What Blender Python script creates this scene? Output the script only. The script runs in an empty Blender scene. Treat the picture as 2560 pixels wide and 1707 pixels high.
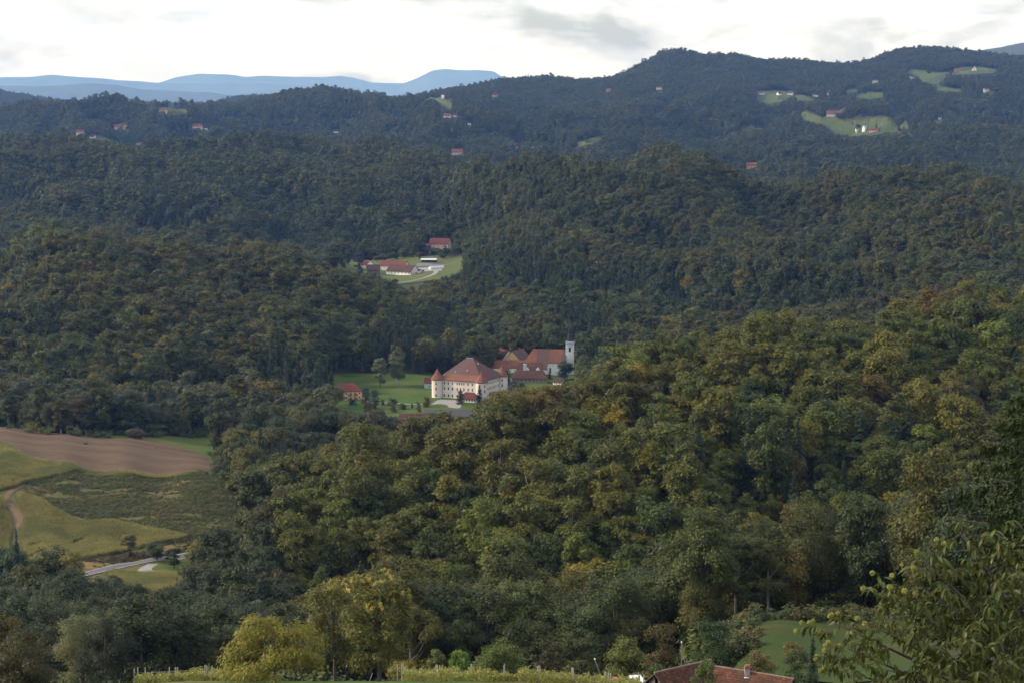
import bpy, bmesh, math, random
import numpy as np
from mathutils import Vector, Matrix
from mathutils.geometry import delaunay_2d_cdt

R = math.radians
scene = bpy.context.scene
COL = scene.collection
rng = np.random.default_rng(7)
random.seed(7)

# ------------------------------------------------------------------ camera
PW, PH, LENS, HORIZON, CZ = 2560.0, 1707.0, 70.0, 250.0, 200.0
FPX = LENS / 36.0 * PW
PITCH = math.atan((PH / 2 - HORIZON) / FPX)
cam_data = bpy.data.cameras.new('camera')
cam_data.lens = LENS
cam_data.sensor_width = 36.0
cam_data.clip_start = 0.5
cam_data.clip_end = 200000.0
cam_data.dof.use_dof = True
cam_data.dof.focus_distance = 1200.0
cam_data.dof.aperture_fstop = 7.1
cam = bpy.data.objects.new('camera', cam_data)
cam.location = (0, 0, CZ)
cam.rotation_euler = (math.pi / 2 - PITCH, 0, 0)
COL.objects.link(cam)
scene.camera = cam

# ------------------------------------------------------------------ sky, sun, exposure
SUN_EL, SUN_AZ = R(30), R(-84)          # azimuth clockwise from +Y (the view direction): ahead and to the left
CLOUD = 0.41
world = bpy.data.worlds.new('World')
scene.world = world
world.use_nodes = True
nt = world.node_tree
nt.nodes.clear()
def N(tree, kind, **kw):
    n = tree.nodes.new(kind)
    for k, v in kw.items():
        setattr(n, k, v)
    return n
out = N(nt, 'ShaderNodeOutputWorld')
sky = N(nt, 'ShaderNodeTexSky', sky_type='NISHITA', sun_disc=False)
sky.sun_elevation = SUN_EL
sky.sun_rotation = SUN_AZ
sky.air_density, sky.dust_density, sky.ozone_density = 1.0, 1.5, 1.0
bg_sky = N(nt, 'ShaderNodeBackground')
bg_sky.inputs['Strength'].default_value = 0.055
bg_cloud = N(nt, 'ShaderNodeBackground')
bg_cloud.inputs['Strength'].default_value = CLOUD
mix = N(nt, 'ShaderNodeMixShader')
tc = N(nt, 'ShaderNodeTexCoord')
mp = N(nt, 'ShaderNodeMapping')
mp.inputs['Location'].default_value = (3.1, 0.4, 1.7)
mp.inputs['Scale'].default_value = (1.0, 1.0, 3.2)
def noise(tree, vec, scale, detail=6, rough=0.55, dist=0.0):
    n = N(tree, 'ShaderNodeTexNoise')
    n.inputs['Scale'].default_value = scale
    n.inputs['Detail'].default_value = detail
    n.inputs['Roughness'].default_value = rough
    n.inputs['Distortion'].default_value = dist
    if vec is not None:
        tree.links.new(vec, n.inputs['Vector'])
    return n.outputs['Fac']
def ramp(tree, fac, stops):
    r = N(tree, 'ShaderNodeValToRGB')
    els = r.color_ramp.elements
    while len(els) < len(stops):
        els.new(0.5)
    for e, (p, c) in zip(els, stops):
        e.position = p
        e.color = (c, c, c, 1) if isinstance(c, (int, float)) else (*c, 1)
    tree.links.new(fac, r.inputs['Fac'])
    return r.outputs['Color']
nt.links.new(tc.outputs['Generated'], mp.inputs['Vector'])
cover = ramp(nt, noise(nt, mp.outputs['Vector'], 9.0, 9, 0.55, 0.3), [(0.37, 0.0), (0.50, 1.0)])
shade = ramp(nt, noise(nt, mp.outputs['Vector'], 21.0, 10, 0.6, 0.5),
             [(0.38, (0.74, 0.78, 0.88)), (0.48, (0.87, 0.91, 1.00)), (0.57, (0.95, 0.99, 1.08))])
nt.links.new(sky.outputs['Color'], bg_sky.inputs['Color'])
nt.links.new(shade, bg_cloud.inputs['Color'])
nt.links.new(cover, mix.inputs['Fac'])
nt.links.new(bg_sky.outputs[0], mix.inputs[1])
nt.links.new(bg_cloud.outputs[0], mix.inputs[2])
nt.links.new(mix.outputs[0], out.inputs['Surface'])

sun_data = bpy.data.lights.new('sun', 'SUN')
sun_data.energy = 1.5
sun_data.angle = R(10)
sun_data.color = (1.0, 0.90, 0.74)
sun = bpy.data.objects.new('sun', sun_data)
sun_dir = Vector((math.sin(SUN_AZ) * math.cos(SUN_EL), math.cos(SUN_AZ) * math.cos(SUN_EL), math.sin(SUN_EL)))
sun.rotation_euler = (-sun_dir).to_track_quat('-Z', 'Y').to_euler()
sun.location = (0, 0, 400)
COL.objects.link(sun)

vs = scene.view_settings
vs.view_transform = 'Standard'
vs.look = 'None'
vs.exposure = 1.72
vs.gamma = 1.0
vs.use_curve_mapping = False
scene.cycles.max_bounces = 6
scene.cycles.diffuse_bounces = 2
scene.cycles.transmission_bounces = 3
scene.cycles.volume_bounces = 1
scene.cycles.use_adaptive_sampling = False
scene.cycles.use_denoising = True
HAZE_DENSITY = 3.2e-5
HAZE_COLOR = (0.22, 0.45, 1.0)

# ------------------------------------------------------------------ measuring helpers
CP, SP = math.cos(PITCH), math.sin(PITCH)
def P(px, py, Y):
    """world point at forward distance Y that lies on the sight line (px, py) of the photograph"""
    cx, cy = (px - PW / 2) / FPX, (PH / 2 - py) / FPX
    dy, dz = CP + cy * SP, -SP + cy * CP
    s = Y / dy
    return (cx * s, Y, CZ + dz * s)
def proj(x, y, z):
    f = y * CP - (z - CZ) * SP
    u = y * SP + (z - CZ) * CP
    return PW / 2 + FPX * x / f, PH / 2 - FPX * u / f
def at_z(px, py, z):
    cx, cy = (px - PW / 2) / FPX, (PH / 2 - py) / FPX
    dy, dz = CP + cy * SP, -SP + cy * CP
    s = (z - CZ) / dz
    return (cx * s, dy * s, z)

def W(Y):
    """distances beyond the manor valley, stretched to fit the size of the crowns seen there"""
    return Y if Y <= 1700 else (1700 + (Y - 1700) * 1.42 if Y <= 8200 else Y + 6500 * 0.42)
def vnoise(x, y, seed):
    """smooth value noise in -1..1"""
    xi, yi = np.floor(x).astype(np.int64), np.floor(y).astype(np.int64)
    xf, yf = x - xi, y - yi
    u, v = xf * xf * xf * (xf * (xf * 6 - 15) + 10), yf * yf * yf * (yf * (yf * 6 - 15) + 10)
    def h(a, b):
        n = (a * 374761393 + b * 668265263 + seed * 1442695041) & 0x7fffffff
        n = ((n ^ (n >> 13)) * 1274126177) & 0x7fffffff
        n = n ^ (n >> 16)
        return (n & 0xffff) / 32767.5 - 1.0
    a, b, c, d = h(xi, yi), h(xi + 1, yi), h(xi, yi + 1), h(xi + 1, yi + 1)
    return (a + (b - a) * u) * (1 - v) + (c + (d - c) * u) * v
def fbm(x, y, seed, octv=4):
    s, a, t = 0, 1.0, 0
    for i in range(octv):
        s = s + a * vnoise(x * 2 ** i + 17.3 * i, y * 2 ** i - 9.1 * i, seed + i)
        t += a
        a *= 0.5
    return s / t
def sstep(a, b, x):
    t = np.clip((x - a) / (b - a), 0, 1)
    return t * t * (3 - 2 * t)
def in_poly(px, py, poly):
    px, py = np.asarray(px), np.asarray(py)
    res = np.zeros(px.shape, bool)
    n = len(poly)
    for i in range(n):
        x0, y0 = poly[i]
        x1, y1 = poly[(i + 1) % n]
        if y0 == y1:
            continue
        c = ((y0 > py) != (y1 > py)) & (px < (x1 - x0) * (py - y0) / (y1 - y0) + x0)
        res ^= c
    return res
def spline(pts, n=8, closed=True):
    """Catmull-Rom through 2-D points"""
    p = [np.array(q, float) for q in pts]
    m = len(p)
    res = []
    for i in range(m if closed else m - 1):
        g = lambda k: p[k % m] if closed else p[min(max(k, 0), m - 1)]
        a, b, c, d = g(i - 1), g(i), g(i + 1), g(i + 2)
        for t in np.linspace(0, 1, n, endpoint=False):
            res.append(0.5 * ((2 * b) + (c - a) * t + (2 * a - 5 * b + 4 * c - d) * t * t + (3 * b - a - 3 * c + d) * t ** 3))
    if not closed:
        res.append(p[-1])
    return res

# ------------------------------------------------------------------ object helpers
def tag(o, label=None, cat=None, group=None, kind=None):
    if label: o['label'] = label
    if cat: o['category'] = cat
    if group: o['group'] = group
    if kind: o['kind'] = kind
    return o
def link(o, parent=None):
    COL.objects.link(o)
    if parent is not None:
        o.parent = parent
    return o
def mesh_obj(name, me, parent=None):
    return link(bpy.data.objects.new(name, me), parent)
def empty(name, loc, rz=0.0):
    o = bpy.data.objects.new(name, None)
    o.empty_display_size = 0.5
    o.location = loc
    o.rotation_euler = (0, 0, rz)
    return link(o)
def np_mesh(name, verts, faces, mat=None, smooth=False):
    """verts (n,3); faces (m,k) with one k"""
    verts = np.asarray(verts, np.float32)
    faces = np.asarray(faces, np.int32)
    me = bpy.data.meshes.new(name)
    me.vertices.add(len(verts))
    me.vertices.foreach_set('co', verts.ravel())
    k = faces.shape[1]
    me.loops.add(faces.size)
    me.loops.foreach_set('vertex_index', faces.ravel())
    me.polygons.add(len(faces))
    me.polygons.foreach_set('loop_start', np.arange(0, faces.size, k, dtype=np.int32))
    me.polygons.foreach_set('loop_total', np.full(len(faces), k, np.int32))
    if smooth:
        me.polygons.foreach_set('use_smooth', np.ones(len(faces), bool))
    me.update(calc_edges=True)
    if mat is not None:
        me.materials.append(mat)
    return me
class MB:
    """collects boxes, prisms, tubes into one mesh"""
    def __init__(self):
        self.v, self.f = [], []
    def add(self, v, f):
        n = len(self.v)
        self.v += [tuple(q) for q in v]
        self.f += [tuple(i + n for i in q) for q in f]
        return self
    def box(self, x0, x1, y0, y1, z0, z1):
        return self.add([(x0, y0, z0), (x1, y0, z0), (x1, y1, z0), (x0, y1, z0), (x0, y0, z1), (x1, y0, z1), (x1, y1, z1), (x0, y1, z1)],
                        [(3, 2, 1, 0), (4, 5, 6, 7), (0, 1, 5, 4), (1, 2, 6, 5), (2, 3, 7, 6), (3, 0, 4, 7)])
    def ring(self, prof, n=16, cx=0, cy=0, a0=0.0, cap=True):
        """lathe: prof list of (radius, z)"""
        v, f = [], []
        for r, z in prof:
            for i in range(n):
                a = a0 + 2 * math.pi * i / n
                v.append((cx + r * math.cos(a), cy + r * math.sin(a), z))
        for k in range(len(prof) - 1):
            for i in range(n):
                j = (i + 1) % n
                f.append((k * n + i, k * n + j, (k + 1) * n + j, (k + 1) * n + i))
        if cap:
            f.append(tuple(range(n - 1, -1, -1)))
            m = (len(prof) - 1) * n
            f.append(tuple(m + i for i in range(n)))
        return self.add(v, f)
    def tube(self, pts, rad, n=6):
        """tapered tube along pts; rad list"""
        pts = [Vector(p) for p in pts]
        v, f = [], []
        for k, p in enumerate(pts):
            d = (pts[min(k + 1, len(pts) - 1)] - pts[max(k - 1, 0)]).normalized()
            a = d.orthogonal().normalized() if k == 0 else (a - d * a.dot(d)).normalized()
            b = d.cross(a)
            for i in range(n):
                t = 2 * math.pi * i / n
                v.append(p + (a * math.cos(t) + b * math.sin(t)) * rad[k])
        for k in range(len(pts) - 1):
            for i in range(n):
                j = (i + 1) % n
                f.append((k * n + i, k * n + j, (k + 1) * n + j, (k + 1) * n + i))
        f.append(tuple(range(n - 1, -1, -1)))
        f.append(tuple((len(pts) - 1) * n + i for i in range(n)))
        return self.add(v, f)
    def mesh(self, name, mat, smooth=False):
        me = bpy.data.meshes.new(name)
        me.from_pydata(self.v, [], self.f)
        me.update()
        if smooth:
            me.polygons.foreach_set('use_smooth', [True] * len(me.polygons))
        me.materials.append(mat)
        return me
    def build(self, name, mat, parent=None, smooth=False):
        return mesh_obj(name, self.mesh(name, mat, smooth), parent)

# ------------------------------------------------------------------ materials
def new_mat(name):
    m = bpy.data.materials.new(name)
    m.use_nodes = True
    t = m.node_tree
    t.nodes.clear()
    o = N(t, 'ShaderNodeOutputMaterial')
    return m, t, o
def bsdf(t, o, rough=0.8, spec=0.2):
    b = N(t, 'ShaderNodeBsdfPrincipled')
    b.inputs['Roughness'].default_value = rough
    b.inputs['Specular IOR Level'].default_value = spec
    t.links.new(b.outputs[0], o.inputs['Surface'])
    return b
def coords(t, which='Object', scale=(1, 1, 1), rot=(0, 0, 0)):
    c = N(t, 'ShaderNodeTexCoord')
    m = N(t, 'ShaderNodeMapping')
    m.inputs['Scale'].default_value = scale
    m.inputs['Rotation'].default_value = rot
    t.links.new(c.outputs[which], m.inputs['Vector'])
    return m.outputs['Vector']
def mixc(t, fac, a, b, mode='MIX'):
    m = N(t, 'ShaderNodeMix', data_type='RGBA', blend_type=mode)
    for s, v in ((m.inputs[0], fac), (m.inputs[6], a), (m.inputs[7], b)):
        if isinstance(v, (int, float)):
            s.default_value = v if s.type == 'VALUE' else (v, v, v, 1)
        elif isinstance(v, tuple):
            s.default_value = (*v, 1)
        else:
            t.links.new(v, s)
    return m.outputs[2]
def bump(t, b, h, strength=0.4, dist=0.05):
    n = N(t, 'ShaderNodeBump')
    n.inputs['Strength'].default_value = strength
    n.inputs['Distance'].default_value = dist
    t.links.new(h, n.inputs['Height'])
    t.links.new(n.outputs[0], b.inputs['Normal'])
MATS = {}
def simple(name, c0, c1=None, scale=1.0, rough=0.85, spec=0.2, stretch=(1, 1, 1), c2=None, scale2=0.15, which='Object', bmp=0.0):
    """two-tone noise material with an optional large-scale second tint (stains, wear)"""
    if name in MATS:
        return MATS[name]
    m, t, o = new_mat(name)
    b = bsdf(t, o, rough, spec)
    c1 = c1 or tuple(x * 0.75 for x in c0)
    v = coords(t, which, stretch)
    f = noise(t, v, scale, 5, 0.6)
    f1 = ramp(t, f, [(0.32, 0.0), (0.68, 1.0)])
    col = mixc(t, f1, c0, c1)
    if c2:
        f2 = ramp(t, noise(t, v, scale2, 4, 0.6), [(0.42, 0.0), (0.6, 1.0)])
        col = mixc(t, f2, col, c2)
    t.links.new(col, b.inputs['Base Color'])
    if bmp:
        bump(t, b, f, bmp)
    MATS[name] = m
    return m
def leaf_mat(name, transl=0.32, var=0.55, rough=0.6, base=None, hue=0.06):
    """foliage: tint comes from the tree itself (one colour per tree), varied leaf by leaf"""
    if name in MATS:
        return MATS[name]
    m, t, o = new_mat(name)
    if base is None:
        a = N(t, 'ShaderNodeAttribute', attribute_type='INSTANCER', attribute_name='tint')
        col = a.outputs['Color']
    else:
        col = base
    v = N(t, 'ShaderNodeAttribute', attribute_type='GEOMETRY', attribute_name='cv')
    k = N(t, 'ShaderNodeMapRange')
    k.inputs['To Min'].default_value = 1 - var
    k.inputs['To Max'].default_value = 1 + var
    t.links.new(v.outputs['Fac'], k.inputs['Value'])
    c = mixc(t, 1.0, col, (1, 1, 1), 'MULTIPLY')
    vm = N(t, 'ShaderNodeVectorMath', operation='SCALE')
    t.links.new(c, vm.inputs[0])
    t.links.new(k.outputs[0], vm.inputs['Scale'])
    hs = N(t, 'ShaderNodeHueSaturation')
    k2 = N(t, 'ShaderNodeMapRange')
    v2 = N(t, 'ShaderNodeAttribute', attribute_type='GEOMETRY', attribute_name='cw')
    k2.inputs['To Min'].default_value = 0.5 - hue * 0.4
    k2.inputs['To Max'].default_value = 0.5 + hue * 0.25
    t.links.new(v2.outputs['Fac'], k2.inputs['Value'])
    t.links.new(k2.outputs[0], hs.inputs['Hue'])
    t.links.new(vm.outputs[0], hs.inputs['Color'])
    b = N(t, 'ShaderNodeBsdfPrincipled')
    b.inputs['Roughness'].default_value = rough
    b.inputs['Specular IOR Level'].default_value = 0.25
    t.links.new(hs.outputs[0], b.inputs['Base Color'])
    tr = N(t, 'ShaderNodeBsdfTranslucent')
    t.links.new(hs.outputs[0], tr.inputs['Color'])
    mx = N(t, 'ShaderNodeMixShader')
    mx.inputs[0].default_value = transl
    t.links.new(b.outputs[0], mx.inputs[1])
    t.links.new(tr.outputs[0], mx.inputs[2])
    t.links.new(mx.outputs[0], o.inputs['Surface'])
    MATS[name] = m
    return m

# ------------------------------------------------------------------ terrain
# heights are measured along sight lines: (px, py, distance, canopy height above the ground there)
LAYERS = []
def layer(*pts, step=90):
    for (a, b) in zip(pts[:-1], pts[1:]):
        n = max(1, int(abs(b[0] - a[0]) / step))
        for k in range(n):
            LAYERS.append(tuple(a[i] + (b[i] - a[i]) * k / n for i in range(4)))
    LAYERS.append(pts[-1])
ZL = []
def zlayer(*pts, step=140):
    """(px, distance, z)"""
    for (a, b) in zip(pts[:-1], pts[1:]):
        n = max(1, int(abs(b[0] - a[0]) / step))
        for k in range(n):
            ZL.append(tuple(a[i] + (b[i] - a[i]) * k / n for i in range(3)))
    ZL.append(pts[-1])
# the hill under the camera
zlayer((-900, 5.5, 196.5), (3400, 5.5, 196.5), step=500)
zlayer((-900, 10, 194), (3400, 10, 194), step=500)
zlayer((-900, 28, 187), (3400, 28, 187), step=400)
zlayer((-900, 60, 175), (3400, 60, 176), step=400)
zlayer((-900, 110, 158), (1280, 110, 159), (3400, 110, 161), step=300)
zlayer((-600, 205, 134), (600, 205, 136), (1800, 210, 132), (3100, 205, 140))
zlayer((-500, 270, 117), (450, 268, 120.0), (1300, 265, 121), (1900, 270, 117), (2300, 270, 121), (3000, 270, 125))
zlayer((-500, 330, 96), (450, 330, 100), (1400, 330, 98), (1750, 330, 98), (1900, 325, 110), (2150, 325, 109), (2500, 320, 112), (3000, 330, 112))
zlayer((-500, 420, 66), (700, 420, 68), (1600, 410, 75), (1850, 410, 93), (2150, 405, 93), (2500, 400, 96), (3000, 400, 98))
zlayer((-500, 520, 38), (500, 520, 40), (1600, 510, 44), (2000, 500, 62), (2560, 490, 70), (3000, 500, 74))
zlayer((-500, 640, 20), (450, 650, 22), (900, 620, 20), (1400, 610, 22), (2000, 620, 28), (2600, 640, 40), (3000, 650, 44))
# valley floor on the left and the lower maize fields
zlayer((-600, 760, 6), (200, 770, 3), (500, 770, 2))
zlayer((-600, 850, 0), (150, 860, -2), (480, 860, -3))
zlayer((-600, 905, 1), (300, 900, -1), (560, 890, 0))
zlayer((-600, 985, 20), (0, 985, 18), (300, 982, 14), (470, 985, 13), (560, 985, 10))
zlayer((-600, 940, 12), (0, 940, 9), (300, 938, 6), (560, 935, 5))
zlayer((-600, 1120, 20), (0, 1120, 14.6), (300, 1110, 10), (480, 1110, 3))
zlayer((480, 1160, 0), (700, 1150, 0), (950, 1140, 0))
# near forest hill: face and crest
layer((620, 1300, 730, 14), (700, 1215, 760, 16), (900, 1082, 790, 19), (1000, 1074, 795, 20), (1100, 1066, 800, 21), (1200, 1030, 802, 21), (1300, 985, 805, 20), (1400, 986, 812, 20), (1460, 962, 815, 20), (1600, 908, 830, 19),
      (1900, 850, 870, 17), (2100, 830, 890, 17), (2350, 785, 915, 17), (2560, 770, 940, 17), (2900, 770, 960, 17))
zlayer((600, 900, 2), (900, 930, 2), (1300, 960, 4), (1700, 1000, 14), (2100, 1040, 26), (2600, 1100, 40), (3000, 1150, 46))
# the valley with the manor and the church
zlayer((600, 1050, 0), (1000, 1060, 0), (1400, 1100, 2))
zlayer((-600, 1210, 4), (300, 1220, 0), (900, 1220, 0), (1400, 1230, 1), (1900, 1250, 14), (2600, 1300, 36))
zlayer((600, 1320, 0), (1000, 1320, 0), (1400, 1330, 0), (1600, 1350, 4))
zlayer((850, 1400, 0.5), (1100, 1410, 0.5), (1400, 1440, 0), (1550, 1440, 6))
zlayer((1180, 1500, 4), (1480, 1500, 4), step=90)
# left hill
zlayer((-600, 1300, 14), (0, 1290, 6), (300, 1290, 4), (600, 1340, 4), (850, 1455, 4), (1050, 1480, 5))
layer((-600, 560, 1640, 17), (0, 548, 1630, 17), (300, 562, 1640, 17), (500, 622, 1620, 17), (700, 652, 1640, 17), (850, 712, 1660, 19), (1000, 758, 1650, 19), (1100, 800, 1620, 17), (1180, 850, 1580, 12))
zlayer((-600, 1900, 40), (300, 1880, 30), (700, 1850, 22), (1000, 1800, 14), (1150, 1720, 10), (1230, 1620, 7))
# farm bench
layer((820, 660, 2050, 0), (1000, 690, 1990, 0), (1100, 665, 2040, 0), (1160, 640, 2110, 0))
layer((1000, 725, 1900, 0), (1080, 690, 1960, 0), step=60)
layer((800, 640, 2130, 8), (950, 640, 2110, 4), (1095, 615, 2170, 0), (1150, 610, 2200, 6))
# middle right hill
zlayer((1330, 1560, 9), (1600, 1500, 14), (1900, 1400, 26), (2560, 1450, 46), (3000, 1450, 50))
layer((1200, 760, 1760, 17), (1400, 720, 1760, 17), (1700, 700, 1720, 17), (2000, 690, 1600, 17), (2560, 640, 1600, 17), (3000, 640, 1600, 17))
layer((1180, 600, 2030, 17), (1400, 545, 2020, 17), (1700, 540, 2000, 17), (2000, 540, 1900, 17), (2560, 560, 1750, 17))
layer((1160, 440, 2330, 17), (1300, 405, 2260, 17), (1500, 383, 2250, 17), (1700, 400, 2250, 17), (1800, 425, 2230, 17), (1900, 455, 2200, 17), (2050, 455, 2150, 17), (2180, 445, 2150, 17), (2300, 462, 2150, 17), (2400, 455, 2200, 17), (2560, 460, 2250, 17), (2900, 450, 2300, 17))
zlayer((1200, 2650, 66), (1700, 2600, 58), (2000, 2550, 56), (2560, 2650, 66), (3000, 2700, 70))
# middle left ridge
layer((-600, 500, 2250, 17), (0, 500, 2250, 17), (500, 500, 2300, 17), (900, 520, 2350, 17), (1100, 520, 2350, 17), step=150)
layer((-600, 350, 2900, 17), (0, 357, 2900, 17), (300, 357, 2880, 17), (450, 368, 2860, 17), (600, 355, 2850, 17), (800, 340, 2850, 17), (950, 370, 2800, 17), (1080, 405, 2720, 17), (1160, 430, 2600, 17))
zlayer((-600, 3350, 84), (300, 3350, 78), (900, 3350, 78), (1300, 3250, 80), (1700, 3000, 72), (2200, 2950, 72), (2700, 2950, 80))
# back ridges
layer((-600, 330, 3800, 17), (0, 325, 3800, 17), (250, 320, 3800, 17), (500, 312, 3800, 17), (800, 300, 3900, 17), (1100, 320, 3700, 17), (1300, 330, 3800, 17), (1600, 340, 3700, 17), (1800, 350, 3600, 17), (2000, 345, 3700, 17), (2200, 350, 3500, 17), (2560, 340, 3400, 17), (2900, 340, 3400, 17), step=200)
layer((1300, 255, 4600, 17), (1500, 240, 4700, 17), (1700, 235, 4700, 17), (1950, 255, 4500, 17), (2200, 250, 4500, 17), (2400, 240, 4500, 17), (2900, 240, 4500, 17), step=160)
layer((-600, 262, 4600, 23), (0, 262, 4600, 23), (180, 258, 4600, 23), (260, 247, 4600, 23), (340, 250, 4600, 23), (385, 275, 4600, 14), (450, 283, 4650, 10), (520, 262, 4650, 23), (640, 246, 4650, 23), (740, 225, 4700, 23), (800, 216, 4700, 23), (900, 230, 4700, 23),
      (990, 240, 4750, 23), (1050, 222, 4900, 23), (1150, 218, 5000, 23), (1250, 192, 5200, 23), (1370, 190, 5300, 23), (1440, 200, 5400, 23), (1530, 192, 5500, 23), (1580, 170, 5500, 23), (1630, 138, 5500, 23), (1690, 118, 5500, 23), (1740, 128, 5550, 23),
      (1830, 136, 5600, 23), (1900, 150, 5700, 23), (2000, 152, 5700, 23), (2110, 166, 5700, 23), (2180, 150, 5600, 23), (2240, 124, 5500, 23), (2310, 117, 5500, 23), (2400, 124, 5500, 23), (2560, 142, 5400, 23), (2900, 150, 5400, 23), step=60)
zlayer((-600, 5800, 120), (900, 5900, 120), (1600, 6600, 180), (2900, 6600, 190), step=400)
layer((-700, 190, 7200, 15), (0, 224, 7000, 20), (90, 240, 7000, 20), (200, 252, 7000, 20), (400, 262, 7000, 12), (500, 262, 7000, 12), (620, 240, 7200, 15), (760, 250, 7200, 15), step=80)
zlayer((900, 7400, 110), (1800, 8000, 110), (2900, 8000, 120), step=500)
zlayer((-700, 9500, 70), (2900, 9500, 70), step=600)
layer((2200, 190, 12500, 0), (2440, 130, 12000, 0), (2560, 107, 12000, 0), (2800, 80, 12000, 0), step=120)
zlayer((-700, 15000, 60), (1000, 15000, 60), (2200, 17000, 60), (2900, 18000, 60), step=600)
zlayer((-700, 24000, 50), (2900, 24000, 50), step=700)
zlayer((-700, 28500, 40), (2900, 28500, 40), step=900)
cp = []
for (px, py, Y, h) in LAYERS:
    x, y, z = P(px, py, W(Y))
    cp.append((x, y, z - h))
for (px, Y, z) in ZL:
    if Y < 9000:
        z = CZ + (z - CZ) * W(Y) / Y
    Y = W(Y)
    cp.append(((px - PW / 2) / FPX * Y * 1.0, Y, z))
cp = np.array(cp)
KA = 5.5
cu = np.stack([cp[:, 0] / cp[:, 1] * KA, np.log(cp[:, 1])], 1)
def kern(d2):
    return np.sqrt(d2 + 0.03 ** 2)
D2 = ((cu[:, None, :] - cu[None, :, :]) ** 2).sum(-1)
nC = len(cp)
A = np.zeros((nC + 1, nC + 1))
A[:nC, :nC] = -kern(D2) + 0.004 * np.eye(nC)
A[:nC, nC] = 1
A[nC, :nC] = 1
wts = np.linalg.solve(A, np.concatenate([cp[:, 2], [0]]))
# polar grid
AZ0, AZ1, NA = -0.46, 0.46, 470
az = np.linspace(AZ0, AZ1, NA)                   # x / y
lr = np.concatenate([np.linspace(math.log(6), math.log(300), 110, endpoint=False),
                     np.linspace(math.log(300), math.log(2600), 380, endpoint=False),
                     np.linspace(math.log(2600), math.log(10500), 230, endpoint=False),
                     np.linspace(math.log(10500), math.log(31500), 34)])
NR = len(lr)
gy = np.exp(lr)
GX = az[None, :] * gy[:, None]
GY = np.repeat(gy[:, None], NA, 1)
HZ = np.zeros((NR, NA))
au = az * KA
for i in range(NR):
    d2 = (au[:, None] - cu[None, :, 0]) ** 2 + (lr[i] - cu[None, :, 1]) ** 2
    HZ[i] = -kern(d2) @ wts[:nC] + wts[nC]
# spurs and gullies on the wooded hills
wx = GX + 60 * fbm(GX / 300, GY / 300, 31, 3)
wy = GY + 60 * fbm(GX / 300, GY / 300, 41, 3)
rid = 1 - 2 * np.abs(fbm(wx / 210 + 0.35 * wy / 260, wy / 520, 5, 3))
rid2 = 1 - 2 * np.abs(fbm(wx / 95 - 0.2 * wy / 120, wy / 190, 9, 2))
hill = sstep(10, 42, HZ) * sstep(1350, 1600, GY)
near = sstep(14, 40, HZ) * sstep(600, 700, GY) * (1 - sstep(850, 1000, GY))
hz_farm = np.exp(-(((GX + 110) / 95) ** 2 + ((GY - W(2040)) / 150) ** 2))
ridb = 1 - 2 * np.abs(fbm(wx / 330 + 0.3 * wy / 420, wy / 800, 15, 3))
backm = sstep(W(2900), W(3400), GY) * (1 - sstep(W(4200), W(4800), GY)) * sstep(90, 130, HZ)
crest_calm = 1 - 0.65 * sstep(W(4200), W(4600), GY)
HZ += (1 - hz_farm) * hill * crest_calm * (rid - 0.72) * 46 + backm * (ridb - 0.80) * 125
HZ += (1 - hz_farm) * hill * (rid2 - 0.4) * 5 + near * (rid2 - 0.4) * 6

def hgt(x, y):
    """terrain height (bilinear in the terrain mesh's own grid)"""
    x, y = np.asarray(x, float), np.asarray(y, float)
    l = np.log(np.clip(y, 6.001, 31490))
    i = np.clip(np.searchsorted(lr, l, side='right') - 1, 0, NR - 2)
    y0, y1 = gy[i], gy[i + 1]
    t = np.clip((y - y0) / (y1 - y0), 0, 1)
    a = np.clip((x / np.maximum(y, 1) - AZ0) / (AZ1 - AZ0) * (NA - 1), 0, NA - 1.001)
    j = a.astype(int)
    s = a - j
    return (HZ[i, j] * (1 - s) + HZ[i, j + 1] * s) * (1 - t) + (HZ[i + 1, j] * (1 - s) + HZ[i + 1, j + 1] * s) * t
def H(x, y):
    return float(hgt(x, y))
def ground(px, py, ymin=60.0, ymax=11000.0):
    """where the sight line (px, py) meets the terrain"""
    ys = np.exp(np.linspace(math.log(ymin), math.log(ymax), 2500))
    x0, _, z0 = P(px, py, 1000.0)
    xs, zs = x0 / 1000 * ys, CZ + (z0 - CZ) / 1000 * ys
    d = zs - hgt(xs, ys)
    k = np.where(d < 0)[0]
    k = k[0] if len(k) else len(ys) - 1
    if k > 0:
        t = d[k - 1] / (d[k - 1] - d[k] + 1e-9)
        y = ys[k - 1] + (ys[k] - ys[k - 1]) * t
    else:
        y = ys[0]
    x = x0 / 1000 * y
    return (x, y, H(x, y))

def terrain_material():
    m, t, o = new_mat('woodland_floor')
    b = bsdf(t, o, 0.95, 0.1)
    v = coords(t, 'Object')
    n1 = noise(t, v, 0.02, 6, 0.6)
    n2 = noise(t, v, 0.35, 5, 0.65)
    c = mixc(t, ramp(t, n1, [(0.4, 0.0), (0.6, 1.0)]), (0.030, 0.034, 0.014), (0.045, 0.038, 0.02))
    c = mixc(t, ramp(t, n2, [(0.4, 0.0), (0.65, 1.0)]), c, (0.05, 0.055, 0.018))
    t.links.new(c, b.inputs['Base Color'])
    return m
idx = np.arange(NR * NA).reshape(NR, NA)
quads = np.stack([idx[:-1, :-1], idx[:-1, 1:], idx[1:, 1:], idx[1:, :-1]], -1).reshape(-1, 4)
terrain = mesh_obj('terrain', np_mesh('terrain', np.stack([GX, GY, HZ], -1).reshape(-1, 3), quads, terrain_material(), True))
tag(terrain, 'wooded hills and valley floor', None, None, 'structure')

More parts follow.
